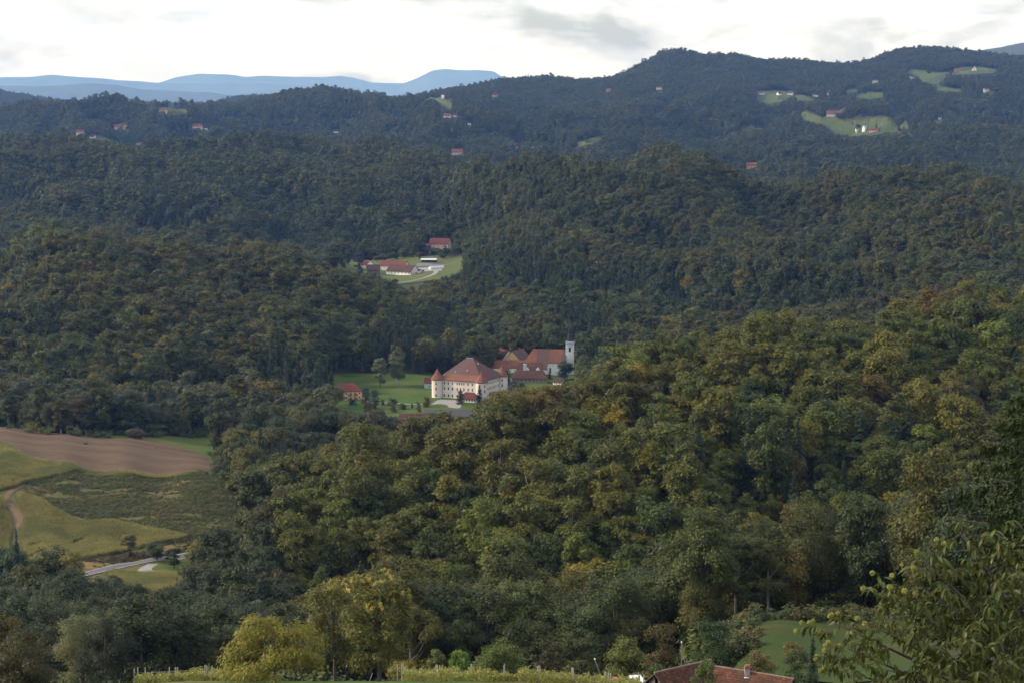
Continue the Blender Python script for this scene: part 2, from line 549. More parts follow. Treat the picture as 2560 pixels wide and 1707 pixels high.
# far blue mountains
def mountain(name, skyline, Y, depth, seed, mat, label):
    pts = np.array([P(px, py, Y) for px, py in skyline])
    xs = np.linspace(pts[0, 0], pts[-1, 0], 600)
    crest = np.interp(xs, pts[:, 0], pts[:, 2])
    crest = crest + Y / 40000 * (26 * fbm(xs / 1900, xs * 0, seed + 40, 4) + 9 * fbm(xs / 380, xs * 0, seed + 50, 3))
    k = np.exp(-np.linspace(-2, 2, 7) ** 2)
    crest = np.convolve(np.pad(crest, 3, 'edge'), k / k.sum(), 'valid')
    base = 30.0
    ny = 26
    v = []
    for j in range(ny):
        s = j / (ny - 1)
        yy = Y - depth * (1 - s) if s <= 0.75 else Y + depth * 0.3 * (s - 0.75) / 0.25
        f = (s / 0.75) ** 1.4 if s <= 0.75 else 1 - (s - 0.75) / 0.25
        yy = Y - depth * (1 - s / 0.75) if s <= 0.75 else Y + depth * (s - 0.75)
        nz = fbm(xs / (depth * 0.35), np.full_like(xs, yy) / (depth * 0.5), seed, 4) * (crest - base) * 0.22 * (1 - abs(2 * f - 1)) * (s < 0.999)
        rough = fbm(xs / 700, np.full_like(xs, yy) / 700, seed + 9, 3) * 18 * (f > 0.5)
        v.append(np.stack([xs, np.full_like(xs, yy), base + (crest - base) * f + nz + rough], -1))
    v = np.array(v).reshape(-1, 3)
    ii = np.arange(ny * 600).reshape(ny, 600)
    q = np.stack([ii[:-1, :-1], ii[:-1, 1:], ii[1:, 1:], ii[1:, :-1]], -1).reshape(-1, 4)
    o = mesh_obj(name, np_mesh(name, v, q, mat, True))
    return tag(o, label, None, None, 'structure')
mt = simple('mountain_forest', (0.035, 0.045, 0.03), (0.06, 0.065, 0.035), 0.0012)
mountain('mountain', [(-700, 190), (-100, 184), (0, 188), (60, 190), (130, 186), (200, 192), (300, 199), (420, 205), (560, 208), (700, 210), (900, 220)], 40000, 5000, 3, mt, 'far blue ridge')
mountain('mountain', [(300, 225), (395, 206), (440, 190), (500, 182), (560, 184), (610, 189), (700, 188), (800, 190), (850, 184), (880, 189), (930, 204), (1010, 205), (1042, 192), (1080, 170), (1110, 167), (1150, 171), (1190, 169), (1235, 174), (1265, 196), (1400, 215), (1700, 220), (2200, 200), (2900, 190)], 46000, 6000, 13, mt, 'far blue mountains with a flat top')
mountain('mountain', [(-700, 212), (0, 214), (120, 212), (230, 207), (290, 209), (360, 220), (450, 224), (520, 226), (600, 240), (800, 235), (900, 240), (1200, 230)], 27000, 3000, 23, mt, 'pale blue foothills')

# haze: one closed box of air round everything
def haze():
    me = MB().box(-36000, 36000, -400, 50000, -40, 1150)
    m, t, o = new_mat('haze')
    pv = N(t, 'ShaderNodeVolumePrincipled')
    pv.inputs['Color'].default_value = (*HAZE_COLOR, 1)
    pv.inputs['Absorption Color'].default_value = (1, 1, 1, 1)
    pv.inputs['Density'].default_value = HAZE_DENSITY
    pv.inputs['Anisotropy'].default_value = 0.55
    t.links.new(pv.outputs[0], o.inputs['Volume'])
    ob = me.build('haze', m)
    ob.display_type = 'WIRE'
    tag(ob, 'thin blue haze over the hills', None, None, 'stuff')
haze()

# ------------------------------------------------------------------ trees: shapes
UP = np.array([0, 0, 1.0])
def unit(v):
    return v / np.maximum(np.linalg.norm(v, axis=-1, keepdims=True), 1e-9)
def cards(C, Nn, A, s, aspect, r, fold=0.18):
    """leaf sprays: folded rhombs at C, facing Nn, long axis A"""
    n = len(C)
    Nn = unit(Nn)
    A = unit(A - (A * Nn).sum(-1, keepdims=True) * Nn)
    B = np.cross(Nn, A)
    s = s[:, None]
    v = np.stack([C - A * s * 0.8, C + B * s * aspect - Nn * s * fold, C + A * s, C - B * s * aspect - Nn * s * fold], 1).reshape(-1, 3)
    f = np.arange(4 * n).reshape(n, 4)
    cv = np.repeat(np.clip(0.5 + 0.22 * r.standard_normal(n), 0, 1), 4)
    cw = np.repeat(r.random(n), 4)
    return v, f, cv, cw
def leaf_mesh(name, parts, mat):
    v = np.concatenate([p[0] for p in parts])
    off, fs = 0, []
    for p in parts:
        fs.append(p[1] + off)
        off += len(p[0])
    me = np_mesh(name, v, np.concatenate(fs), mat)
    for nm, k in (('cv', 2), ('cw', 3)):
        a = me.attributes.new(nm, 'FLOAT', 'POINT')
        a.data.foreach_set('value', np.concatenate([p[k] for p in parts]).astype(np.float32))
    return me
def crown_parts(r, n, s, R_, zb, zt, nl=30, lobe=0.36, flat=0.75, prof=0.7, top=0.62, droop=0.35, aspect=0.42, jit=0.38, spread=1.0, holes=0.0):
    """a broadleaf crown: leaf sprays over many uneven boughs"""
    h = zt - zb
    t = np.clip(r.beta(1.5, 1.15, nl), 0.03, 0.97)
    pr = np.where(t < top, np.sin(0.5 * np.pi * (0.25 + 0.75 * t / top)), np.sqrt(np.clip(1 - ((t - top) / (1.02 - top)) ** 2, 0, 1))) ** prof
    a = r.random(nl) * 2 * np.pi + np.arange(nl) * 2.399
    rad = R_ * pr * (0.35 + 0.5 * r.random(nl) ** 0.5) * spread
    rad[: nl // 6] *= 0.3
    lc = np.stack([rad * np.cos(a), rad * np.sin(a), zb + h * t], -1)
    lc[:, 0] *= 0.9 + 0.25 * r.random()
    lr_ = R_ * lobe * (0.45 + 0.95 * r.random(nl)) * (0.75 + 0.35 * (1 - t))
    w = lr_ ** 2
    k = r.choice(nl, n, p=w / w.sum())
    d = r.standard_normal((n, 3))
    d[:, 2] = d[:, 2] * 0.8 + 0.35
    d = unit(d)
    rr = lr_[k] * (0.45 + 0.62 * r.random(n) ** 0.6)
    C = lc[k] + d * rr[:, None] * np.array([1, 1, flat])
    C += 0.26 * R_ * lobe * r.standard_normal((n, 3)) * np.array([1, 1, 0.7])
    C[:, 2] = np.maximum(C[:, 2], zb * 0.55)
    outw = unit(C - np.array([0, 0, zb + h * 0.35]))
    Nn = d * 0.55 + outw * 0.35 + UP * 0.35 + jit * r.standard_normal((n, 3))
    A = outw * np.array([1, 1, 0.3]) - UP * droop + 0.55 * r.standard_normal((n, 3))
    return cards(C, Nn, A, s * (0.6 + 0.8 * r.random(n)), aspect, r), lc
def trunk_mesh(r, name, ht, rad, lc, mat, limbs=9, lean=0.3):
    mb = MB()
    top = (lean * r.standard_normal(), lean * r.standard_normal(), ht * 0.8)
    pts = [(0, 0, -0.8), (0, 0, ht * 0.05), (top[0] * 0.3, top[1] * 0.3, ht * 0.3), (top[0] * 0.6, top[1] * 0.6, ht * 0.55), top]
    mb.tube(pts, [rad * 1.35, rad * 1.05, rad * 0.85, rad * 0.55, rad * 0.12], 7)
    for i in r.permutation(len(lc))[:limbs]:
        c = lc[i]
        z0 = max(ht * 0.22, c[2] * 0.62)
        f = z0 / (ht * 0.8)
        b = np.array([top[0] * f, top[1] * f, z0])
        m = b * 0.5 + c * 0.5 + np.array([0, 0, -0.04 * ht])
        mb.tube([b, m, c], [rad * 0.4, rad * 0.26, rad * 0.06], 5)
    return mb.mesh(name, mat, True)
def conifer_parts(r, n, s, ht, R_, zb=1.5, droop=0.45, gaps=0.2, tiers=22, power=0.85):
    """spruce: whorls of drooping boughs with hanging twigs"""
    nb = tiers * 7
    tz = (np.arange(nb) / nb) ** 0.9
    zz = zb + (ht - zb) * tz + 0.2 * r.standard_normal(nb)
    L = R_ * (1 - tz) ** power * (0.72 + 0.4 * r.random(nb)) + 0.18
    a = np.arange(nb) * 2.399 + 0.4 * r.standard_normal(nb)
    w = L ** 1.4 + 0.05
    k = r.choice(nb, n, p=w / w.sum())
    u = r.random(n) ** 0.7
    d = np.stack([np.cos(a[k]), np.sin(a[k]), np.zeros(n)], -1)
    side = np.stack([-d[:, 1], d[:, 0], np.zeros(n)], -1)
    C = d * (u * L[k])[:, None] + side * (0.22 * L[k] * (1 - 0.6 * u) * r.standard_normal(n))[:, None]
    C[:, 2] = zz[k] - droop * L[k] * u ** 1.3 + 0.12 * L[k] * u ** 4 + 0.10 * r.standard_normal(n)
    Nn = UP * 0.9 + d * 0.35 + 0.4 * r.standard_normal((n, 3))
    A = d * 0.7 - UP * 0.55 + 0.45 * r.standard_normal((n, 3))
    return cards(C, Nn, A, s * (0.6 + 0.8 * r.random(n)), 0.32, r)

bark = simple('bark', (0.10, 0.085, 0.065), (0.05, 0.042, 0.033), 1.2, stretch=(3, 3, 0.4))
bark_pale = simple('bark_pale', (0.30, 0.28, 0.25), (0.12, 0.11, 0.10), 0.8, stretch=(2, 2, 0.6))
LEAF = leaf_mat('forest_leaves', 0.22, 0.5)
NEEDLE = leaf_mat('forest_needles', 0.12, 0.45, hue=0.05)

def make_broadleaf(seed, n, s, style):
    r = np.random.default_rng(seed)
    ht = 20.0
    if style == 0:      # broad beech
        q, lc = crown_parts(r, n, s, 6.3, 4.2, 20.0, nl=34, lobe=0.34, flat=0.85, droop=0.3)
    elif style == 1:    # tall oval
        q, lc = crown_parts(r, n, s, 4.6, 4.0, 21.0, nl=36, lobe=0.36, flat=0.8, prof=0.8, top=0.5)
    elif style == 2:    # rounded oak
        q, lc = crown_parts(r, n, s, 6.0, 3.6, 18.0, nl=26, lobe=0.40, flat=0.85, top=0.7)
    else:               # loose, layered boughs
        q, lc = crown_parts(r, n, s, 5.8, 3.4, 20.0, nl=44, lobe=0.28, flat=0.7, droop=0.55, spread=1.05)
    return q, lc, r
def make_conifer(seed, n, s, style):
    r = np.random.default_rng(seed)
    if style == 0:
        return conifer_parts(r, n, s, 24.0, 3.6, 2.0), r
    if style == 1:
        return conifer_parts(r, n, s, 22.0, 2.7, 1.5, 0.6), r
    return conifer_parts(r, n, s, 20.0, 3.3, 7.0, 0.2, tiers=14, power=0.5), r      # pine

SHAPES = []      # (crown mesh, trunk mesh) for trees built one by one
protos = bpy.data.collections.new('tree_shapes')
PROTO = {'A': [], 'B': [], 'C': [], 'cA': [], 'cB': [], 'cC': []}
def add_proto(key, me):
    n = sum(len(v) for v in PROTO.values())
    o = bpy.data.objects.new('shape_%03d' % n, me)
    protos.objects.link(o)
    PROTO[key].append(n)
def join_trunk(me, tm):
    bm = bmesh.new()
    bm.from_mesh(me)
    nf = len(bm.faces)
    bm.from_mesh(tm)
    bm.faces.ensure_lookup_table()
    for f in bm.faces[nf:]:
        f.material_index = 1
        f.smooth = True
    j = bpy.data.meshes.new(me.name + '_tree')
    bm.to_mesh(j)
    bm.free()
    j.materials.append(me.materials[0])
    j.materials.append(tm.materials[0])
    return j
TREE_A = []
for i in range(12):
    q, lc, r = make_broadleaf(100 + i, 6200, 0.46, i % 4)
    cm = leaf_mesh('crown', [q], LEAF)
    tm = trunk_mesh(r, 'trunk', 20.0, 0.34, lc, bark if i % 3 else bark_pale)
    TREE_A.append((cm, tm))
    add_proto('A', join_trunk(cm, tm))
TREE_N = []
for i in range(8):
    q, lc, r = make_broadleaf(150 + i, 15000, 0.27, i % 4)
    TREE_N.append((leaf_mesh('crown', [q], LEAF), trunk_mesh(r, 'trunk', 20.0, 0.34, lc, bark if i % 3 else bark_pale, 14)))
for i in range(10):
    q, lc, r = make_broadleaf(200 + i, 2100, 0.66, i % 4)
    add_proto('B', join_trunk(leaf_mesh('crown', [q], LEAF), trunk_mesh(r, 'trunk', 20.0, 0.34, lc, bark_pale if i % 3 == 0 else bark, 4)))
for i in range(8):
    q, lc, r = make_broadleaf(300 + i, 560, 1.2, i % 4)
    add_proto('C', leaf_mesh('crown', [q], LEAF))
CONE_A = []
for i in range(4):
    q, r = make_conifer(400 + i, 6500, 0.34, (0, 1, 0, 2)[i])
    cm = leaf_mesh('crown', [q], NEEDLE)
    tm = MB().tube([(0, 0, -0.8), (0, 0, 8), (0, 0, 19.5)], [0.34, 0.24, 0.05], 7).mesh('trunk', bark, True)
    CONE_A.append((cm, tm))
    add_proto('cA', join_trunk(cm, tm))
for i in range(4):
    q, r = make_conifer(420 + i, 1600, 0.62, (0, 1, 0, 2)[i])
    tm = MB().tube([(0, 0, -0.8), (0, 0, 8), (0, 0, 19.5)], [0.34, 0.24, 0.05], 5).mesh('trunk', bark, True)
    add_proto('cB', join_trunk(leaf_mesh('crown', [q], NEEDLE), tm))
for i in range(3):
    q, r = make_conifer(440 + i, 420, 1.1, (0, 1, 2)[i])
    add_proto('cC', leaf_mesh('crown', [q], NEEDLE))

# ------------------------------------------------------------------ the wood: where trees grow
# houses on the far hills: px, foot py, width, depth, eaves, ridge, turn, wall, roof, label
FAR = [
    (1903, 239, 11, 9, 5.0, 9.0, -20, 'w', 'r', 'white hill house with red roof, first in the row along the crest meadow'),
    (1951, 240, 10, 8, 5.0, 8.5, 30, 'w', 'd', 'white gabled hill house in the row along the crest meadow'),
    (1975, 239, 12, 8, 5.0, 9.0, -25, 'w', 'g', 'pale house with whitish roof in the row along the crest meadow'),
    (2040, 243, 11, 8, 5.0, 8.0, 10, 'w', 'd', 'white house at the end of the crest meadow row'),
    (2070, 240, 4, 4, 7.5, 10.5, 0, 'w', 'r', 'slim white wayside tower between hill meadows'),
    (2189, 208, 12, 9, 6.0, 9.0, 5, 'w', 'd', 'white house among trees under the long ridge'),
    (2281, 197, 8, 7, 4.0, 7.0, 40, 'w', 'd', 'small white house at the corner of the upper meadow'),
    (2086, 293, 30, 12, 5.5, 12.0, -8, 'w', 'r', 'large far barn with red roof above the hill meadow'),
    (2147, 328, 10, 7, 3.8, 5.6, 5, 'w', 'g', 'low white cottage at the foot of the hill meadow'),
    (2166, 326, 9, 7, 5.5, 9.0, 35, 'w', 't', 'house with pale teal roof at the foot of the hill meadow'),
    (2184, 332, 15, 8, 4.0, 7.5, -25, 'p', 'm', 'house with dull red roof at the foot of the hill meadow'),
    (2397, 179, 20, 8, 3.5, 7.5, -5, 'p', 'r', 'long low house with red roof on the upper meadow'),
    (2440, 179, 11, 9, 6.0, 12.0, 88, 'w', 'd', 'white gable fronted house on the upper meadow'),
    (2469, 178, 5, 4, 2.8, 4.4, 0, 'w', 'g', 'tiny white hut on the upper meadow'),
    (2467, 231, 12, 9, 6.0, 9.0, 8, 'w', 'r', 'white house with red roof on the wooded right slope'),
    (2350, 298, 6, 6, 3.5, 6.0, 0, 'w', 'g', 'small white building in the woods beside the dark conifers'),
    (1026, 241, 9, 8, 5.0, 8.5, 15, 'p', 'r', 'pink house with red roof at the edge of the ridge vineyard'),
    (1107, 250, 5, 6, 5.0, 10.0, 0, 'w', 'w', 'tiny white chapel on the ridge vineyard'),
    (1116, 294, 15, 8, 3.5, 8.0, -20, 'w', 'm', 'farm building with mauve roof below the ridge vineyard'),
    (1138, 294, 9, 8, 5.0, 9.0, 5, 'w', 'd', 'white house with dark roof below the ridge vineyard'),
    (1142, 388, 18, 9, 4.5, 9.5, -10, 'w', 'r', 'red roofed house in the wooded hollow'),
    (1173, 313, 6, 5, 3.5, 5.5, 0, 'w', 'g', 'small white hut in the wooded hollow'),
    (1236, 242, 12, 8, 4.0, 7.5, -15, 'p', 'm', 'reddish roofed house high under the ridge'),
    (1294, 371, 9, 8, 4.5, 8.5, 40, 'p', 'r', 'reddish gabled house in the blue wooded valley'),
    (295, 323, 15, 8, 4.5, 9.0, 5, 'p', 'o', 'orange roofed house on the left back slope'),
    (313, 323, 8, 7, 3.5, 7.0, -20, 'p', 'o', 'small orange roofed shed beside its larger neighbour'),
    (199, 336, 13, 8, 4.0, 7.5, -10, 'p', 'm', 'dull red roofed house among trees on the left back slope'),
    (229, 348, 10, 8, 4.5, 8.0, -5, 'w', 'm', 'house with white base and red upper part by the left meadow'),
    (493, 321, 18, 8, 4.0, 8.5, 0, 'p', 'r', 'long red roofed house under the left ridge'),
    (514, 325, 10, 8, 4.0, 8.0, 35, 'w', 'd', 'white gabled house under the left ridge'),
    (346, 363, 9, 7, 4.0, 6.5, 0, 'w', 'd', 'white house at the end of the left meadow'),
    (407, 279, 14, 8, 3.5, 7.0, 0, 'p', 'r', 'red roofed house in the saddle of the left ridge'),
    (839, 334, 11, 8, 4.5, 8.0, 0, 'w', 'd', 'white house behind the long middle ridge'),
    (1521, 230, 11, 8, 4.0, 7.5, 0, 'p', 'o', 'pale orange house on the slope under the peak'),
    (1648, 225, 13, 8, 5.5, 8.5, 0, 'w', 'd', 'whitish house on the spur under the peak'),
    (1879, 422, 15, 9, 5.0, 9.0, 0, 'o', 'o', 'red roofed house on the crest of the middle hill'),
]
FARPOS = [ground(q[0], q[1], 1500, W(6800)) for q in FAR]
# (outline in the photograph, farthest distance it concerns)
CLEAR = [
    ([(800, 656), (887, 642), (930, 632), (960, 640), (1050, 648), (1120, 646), (1162, 636), (1166, 676), (1075, 708), (1044, 722), (1022, 725), (994, 713), (940, 692), (890, 684), (825, 670)], 2140),
    ([(1050, 582), (1142, 582), (1142, 616), (1050, 616)], 2205),
    ([(900, 950), (1000, 945), (1060, 948), (1088, 922), (1160, 893), (1192, 893), (1275, 938), (1275, 985), (1222, 1000), (1218, 1034), (1195, 1050), (1060, 1050), (1030, 1052), (1000, 1052), (985, 1044), (930, 1035), (860, 1015), (826, 1004), (826, 940)], 1432),
    ([(1226, 880), (1300, 868), (1405, 868), (1400, 812), (1456, 812), (1456, 920), (1432, 950), (1400, 962), (1330, 976), (1310, 984), (1290, 968), (1268, 968), (1268, 930), (1230, 928)], 1490),
    ([(-400, 1040), (0, 1066), (110, 1083), (250, 1090), (575, 1090), (580, 1115), (548, 1140), (548, 1190), (625, 1270), (650, 1300), (610, 1330), (510, 1345), (480, 1370), (480, 1440), (445, 1490), (330, 1475), (290, 1450), (180, 1440), (0, 1440), (-400, 1440)], 1185),
    ([(600, 1092), (870, 1098), (860, 1112), (760, 1116), (640, 1112)], 1165),
    ([(1842, 1572), (1950, 1546), (2080, 1548), (2170, 1556), (2300, 1600), (2300, 1660), (1900, 1660), (1842, 1640)], 405),
    ([(2001, 280), (2015, 278), (2060, 296), (2066, 272), (2110, 272), (2110, 302), (2150, 296), (2262, 290), (2272, 315), (2280, 340), (2215, 334), (2180, 342), (2150, 344), (2085, 338), (2062, 316), (2003, 300)], 4300),
    ([(1985, 238), (2010, 238), (2038, 250), (2030, 255), (1990, 253)], 5200),
    ([(2103, 233), (2130, 221), (2150, 225), (2140, 233), (2115, 237)], 5200),
    ([(2128, 246), (2165, 230), (2212, 232), (2206, 246), (2180, 250)], 5200),
    ([(2255, 177), (2290, 175), (2340, 183), (2390, 180), (2400, 168), (2450, 168), (2505, 176), (2480, 185), (2420, 188), (2366, 189), (2361, 205), (2335, 213), (2305, 205), (2290, 190)], 5600),
    ([(2328, 222), (2360, 218), (2405, 225), (2405, 233), (2340, 229)], 5400),
    ([(1890, 229), (1960, 227), (1986, 238), (1960, 256), (1920, 262), (1888, 252)], 5200),
    ([(1845, 326), (1880, 311), (1916, 314), (1912, 330), (1860, 333)], 4300),
    ([(1422, 366), (1480, 344), (1512, 341), (1492, 359), (1450, 370)], 4200),
    ([(1018, 236), (1085, 234), (1112, 249), (1132, 255), (1128, 278), (1105, 264), (1085, 250)], 5000),
    ([(215, 326), (235, 338), (275, 340), (310, 340), (355, 352), (340, 364), (275, 358), (232, 350)], 3900),
    ([(392, 272), (472, 272), (466, 285), (400, 284)], 5200),
]
CLEAR = [(a, W(b)) for a, b in CLEAR]
NCLEAR = len(CLEAR)
for q, p in zip(FAR, FARPOS):
    w_ = (q[2] * 0.55 * 1.32 + 6) / p[1] * FPX
    h_ = (q[5] * 1.32 + 1) / p[1] * FPX
    CLEAR.append(([(q[0] - w_, q[1] + 2.5), (q[0] + w_, q[1] + 2.5), (q[0] + w_, q[1] - h_), (q[0] - w_, q[1] - h_)], p[1] + 9))
# horizon seen from the camera, per grid column, terrain plus canopy
CAN = HZ + 13.0 * sstep(360, 420, GY)
TAN = (CAN - CZ) / GY
RUN = np.maximum.accumulate(TAN, axis=0)
def visible(x, y, ztop, margin=0.0):
    i = np.clip(np.searchsorted(gy, y) - 3, 0, NR - 1)
    j = np.clip(np.round((x / y - AZ0) / (AZ1 - AZ0) * (NA - 1)).astype(int), 0, NA - 1)
    return (ztop + margin - CZ) / y > RUN[i, j]

PALETTE = [  # name, colour
    ('olive', (0.060, 0.064, 0.011)), ('dark green', (0.036, 0.050, 0.011)), ('mossy green', (0.058, 0.072, 0.013)),
    ('brownish', (0.060, 0.052, 0.014)), ('golden olive', (0.086, 0.080, 0.011)), ('blue-green', (0.038, 0.058, 0.018)),
    ('rust-tinged', (0.080, 0.054, 0.014)), ('pale green', (0.090, 0.110, 0.026)), ('yellow', (0.170, 0.130, 0.016)), ('grey-green', (0.072, 0.080, 0.038))]
PCOL = np.array([c for _, c in PALETTE])
PCOL = PCOL * 0.74 + np.array([0.056, 0.060, 0.0115]) * 0.26
TX, TY, TS, TP, TC, TW = [], [], [], [], [], []
bands = [(345, 700, 8.0), (700, 1150, 7.8), (1150, 1750, 7.8), (1750, 2700, 7.8), (2700, 4000, 8.2), (4000, 6000, 8.8), (6000, 8200, 9.8), (8200, 11000, 13.0)]
for (y0, y1, d) in bands:
    amax = 0.30 if y0 < 2000 else 0.285
    ny, nx = int((y1 - y0) / d), int(2 * amax * y1 / d)
    jj, ii = np.meshgrid(np.arange(nx), np.arange(ny))
    x = (jj - nx / 2 + 0.5 * (ii % 2)) * d + d * 0.42 * rng.standard_normal(jj.shape)
    y = y0 + ii * d + d * 0.42 * rng.standard_normal(jj.shape)
    x, y = x.ravel(), y.ravel()
    k = (np.abs(x) < amax * y) & (y > y0 - 4) & (y < y1 + 4)
    x, y = x[k], y[k]
    TX.append(x); TY.append(y)
TX, TY = np.concatenate(TX), np.concatenate(TY)
TZ = hgt(TX, TY)
g0 = fbm(TX / 60, TY / 60, 55, 3)
TS = np.clip((0.98 - 0.06 * sstep(1000, 1700, TY)) * np.exp(0.21 * rng.standard_normal(len(TX)) + 0.18 * g0), 0.5, 1.5)
far = sstep(2600, 5000, TY)
TS = TS * (1 - 0.08 * far)
px_b, py_b = proj(TX, TY, TZ)
px_c, py_c = proj(TX, TY, TZ + 12 * TS)
px_t, py_t = proj(TX, TY, TZ + 18.5 * TS)
keep = rng.random(len(TX)) > 0.06
for poly, yfar in CLEAR:
    hit = (in_poly(px_b, py_b, poly) | in_poly(px_c, py_c, poly) | in_poly(px_t, py_t, poly)) & (TY < yfar)
    keep &= ~hit
# open ground on the camera's own hill, apart from the right-hand wood
keep &= ~((TY < 400) & (TX / TY > 0.10) & (TX / TY < 0.20))
keep &= ~(TY < 350 + 40 * (TX / TY < 0.1))
# valley floor: woods only along the river and behind the manor
valley = (TZ < 7) & (TY > 700) & (TY < 1480)
river = in_poly(px_b, py_b, [(-300, 1052), (130, 1062), (300, 1075), (560, 1080), (720, 1085), (900, 1078), (1010, 1060), (1230, 1050), (1300, 1000), (1420, 968), (1600, 930), (1800, 900), (1700, 1000), (1300, 1100), (900, 1140), (820, 1110), (620, 1110), (620, 1085), (300, 1098), (0, 1066)])
copse = in_poly(px_b, py_b, [(-300, 1010), (0, 1020), (300, 1030), (600, 1040), (640, 1000), (830, 1010), (826, 1045), (900, 1060), (1000, 1070), (1000, 1085), (560, 1082), (250, 1070), (-300, 1050)])
sidewood = in_poly(px_b, py_b, [(540, 1120), (780, 1105), (900, 1090), (1200, 1090), (1000, 1400), (600, 1500), (470, 1500), (480, 1380), (640, 1330), (630, 1260), (560, 1190)])
behind = (py_b < 1000) & (TY > 1330) & ((px_b < 830) | (TY > 1432))
lower = (TY < 850) & (TX / TY > -0.35) & (py_b > 1440)
keep &= ~valley | river | copse | sidewood | behind | lower
TX, TY, TZ, TS, px_b, py_b = (a[keep] for a in (TX, TY, TZ, TS, px_b, py_b))
vis = visible(TX, TY, TZ + 21 * TS, 6.0 + TY * 0.002)
TX, TY, TZ, TS, px_b, py_b = (a[vis] for a in (TX, TY, TZ, TS, px_b, py_b))
nT = len(TX)
# species: conifers in stands
# hill shading put into tree colour: gullies dark with more conifers, spurs golden
REL = TZ - np.mean([hgt(TX + rr * math.cos(a), TY + rr * math.sin(a)) for a in np.arange(8) * math.pi / 4 for rr in (70.0,)], axis=0)
REL = np.clip(REL / 7.0, -1, 1) * sstep(600, 900, TY)
con = fbm(TX / 140, TY / 140, 91, 3) + 0.35 * rng.standard_normal(nT) - 0.28 * REL
stand = in_poly(px_b, py_b, [(900, 860), (1130, 820), (1180, 900), (1090, 960), (930, 960)]) | in_poly(px_b, py_b, [(640, 930), (820, 930), (826, 1040), (640, 1040)])
dark_face = in_poly(px_b, py_b, [(1250, 720), (1500, 690), (2000, 700), (2250, 760), (1900, 860), (1400, 880)])
lower_flank = in_poly(px_b, py_b, [(-300, 470), (400, 470), (900, 520), (1160, 560), (1080, 640), (830, 660), (600, 640), (300, 570), (-300, 560)]) & (TY > 1800)
blue_valley = in_poly(px_b, py_b, [(900, 330), (1300, 310), (1700, 330), (2100, 350), (2600, 360), (2600, 480), (2100, 440), (1700, 420), (1400, 400), (1100, 430)]) & (TY > 2600)
shaded_wood = (TX / TY < -0.115) & (TY < 790)  # lower-left wood, its shade put into darker tree tints
isc = (lower_flank & (con > 0.1)) | (blue_valley & (con > 0.25)) | (con > 0.62) | (stand & (rng.random(nT) < 0.75)) | (dark_face & (con > 0.18))
# colour of each tree: drifting patches, chance and painted hill shading
g1 = fbm(TX / 90 + 7, TY / 90, 61, 3)
rel_shade = REL + 0.5 * rng.standard_normal(nT)
g2 = fbm(TX / 45 - 3, TY / 45, 71, 2)
u = rng.random(nT)
pal = np.where(g1 > 0.28, 2, np.where(g1 < -0.3, 3, np.where(g2 > 0.2, 1, 0)))
pal = np.where((rel_shade < -0.45) & (u > 0.3), np.where(u > 0.7, 5, 1), pal)
pal = np.where((rel_shade > 0.5) & (u > 0.5), np.where(u > 0.85, 4, np.where(u > 0.65, 2, 0)), pal)
pal = np.where(u < 0.13 + 0.06 * REL, 4, pal)
pal = np.where((u > 0.17) & (u < 0.26), 5, pal)
pal = np.where((u > 0.26) & (u < 0.28), 6, pal)
pal = np.where((u > 0.30) & (u < 0.335), 7, pal)
pal = np.where((u > 0.335) & (u < 0.343), 8, pal)
pal = np.where((lower_flank | blue_valley | dark_face | shaded_wood) & (u > 0.35), np.where(u > 0.75, 5, 1), pal)  # dark slopes: besides conifers, shade is painted into the broadleaf tints
river2 = (TZ < 6) & (TY > 1150) & (TY < 1330)
pal = np.where(river2 & (u > 0.45), 9, pal)
TINT = 1.06 * PCOL[pal] * (0.82 + 0.36 * rng.random(nT))[:, None]
farf = 0.5 * sstep(1800, 3000, TY)[:, None]
TINT = TINT * (1 - farf) + TINT.mean(0) * farf
TINT[shaded_wood] *= 0.8
warm = sstep(500, 640, TY) * (1 - sstep(900, 1050, TY)) * ~shaded_wood
TINT *= 1 + warm[:, None] * np.array([0.34, 0.32, -0.3])
lefthill = (TY > 1200) & (TY < 1800) & (TX < -20)
TINT[lefthill] *= np.array([1.18, 1.12, 0.9])
TINT[isc] = np.array([0.026, 0.040, 0.015]) * (0.8 + 0.5 * rng.random(isc.sum()))[:, None]
# shape by distance
shape = np.zeros(nT, int)
for key_b, key_c, a, b in (('A', 'cA', 0, 1180), ('B', 'cB', 1180, 2500), ('C', 'cC', 2500, 1e9)):
    m = (TY >= a) & (TY < b)
    shape[m & ~isc] = rng.choice(PROTO[key_b], (m & ~isc).sum())
    shape[m & isc] = rng.choice(PROTO[key_c], (m & isc).sum())
ROT = rng.random(nT) * 2 * math.pi
SCL = np.stack([TS * (0.9 + 0.2 * rng.random(nT)) * np.where(TY > 3500, 1.12, 1.0)] * 2 + [TS * (0.9 + 0.2 * rng.random(nT))], -1)

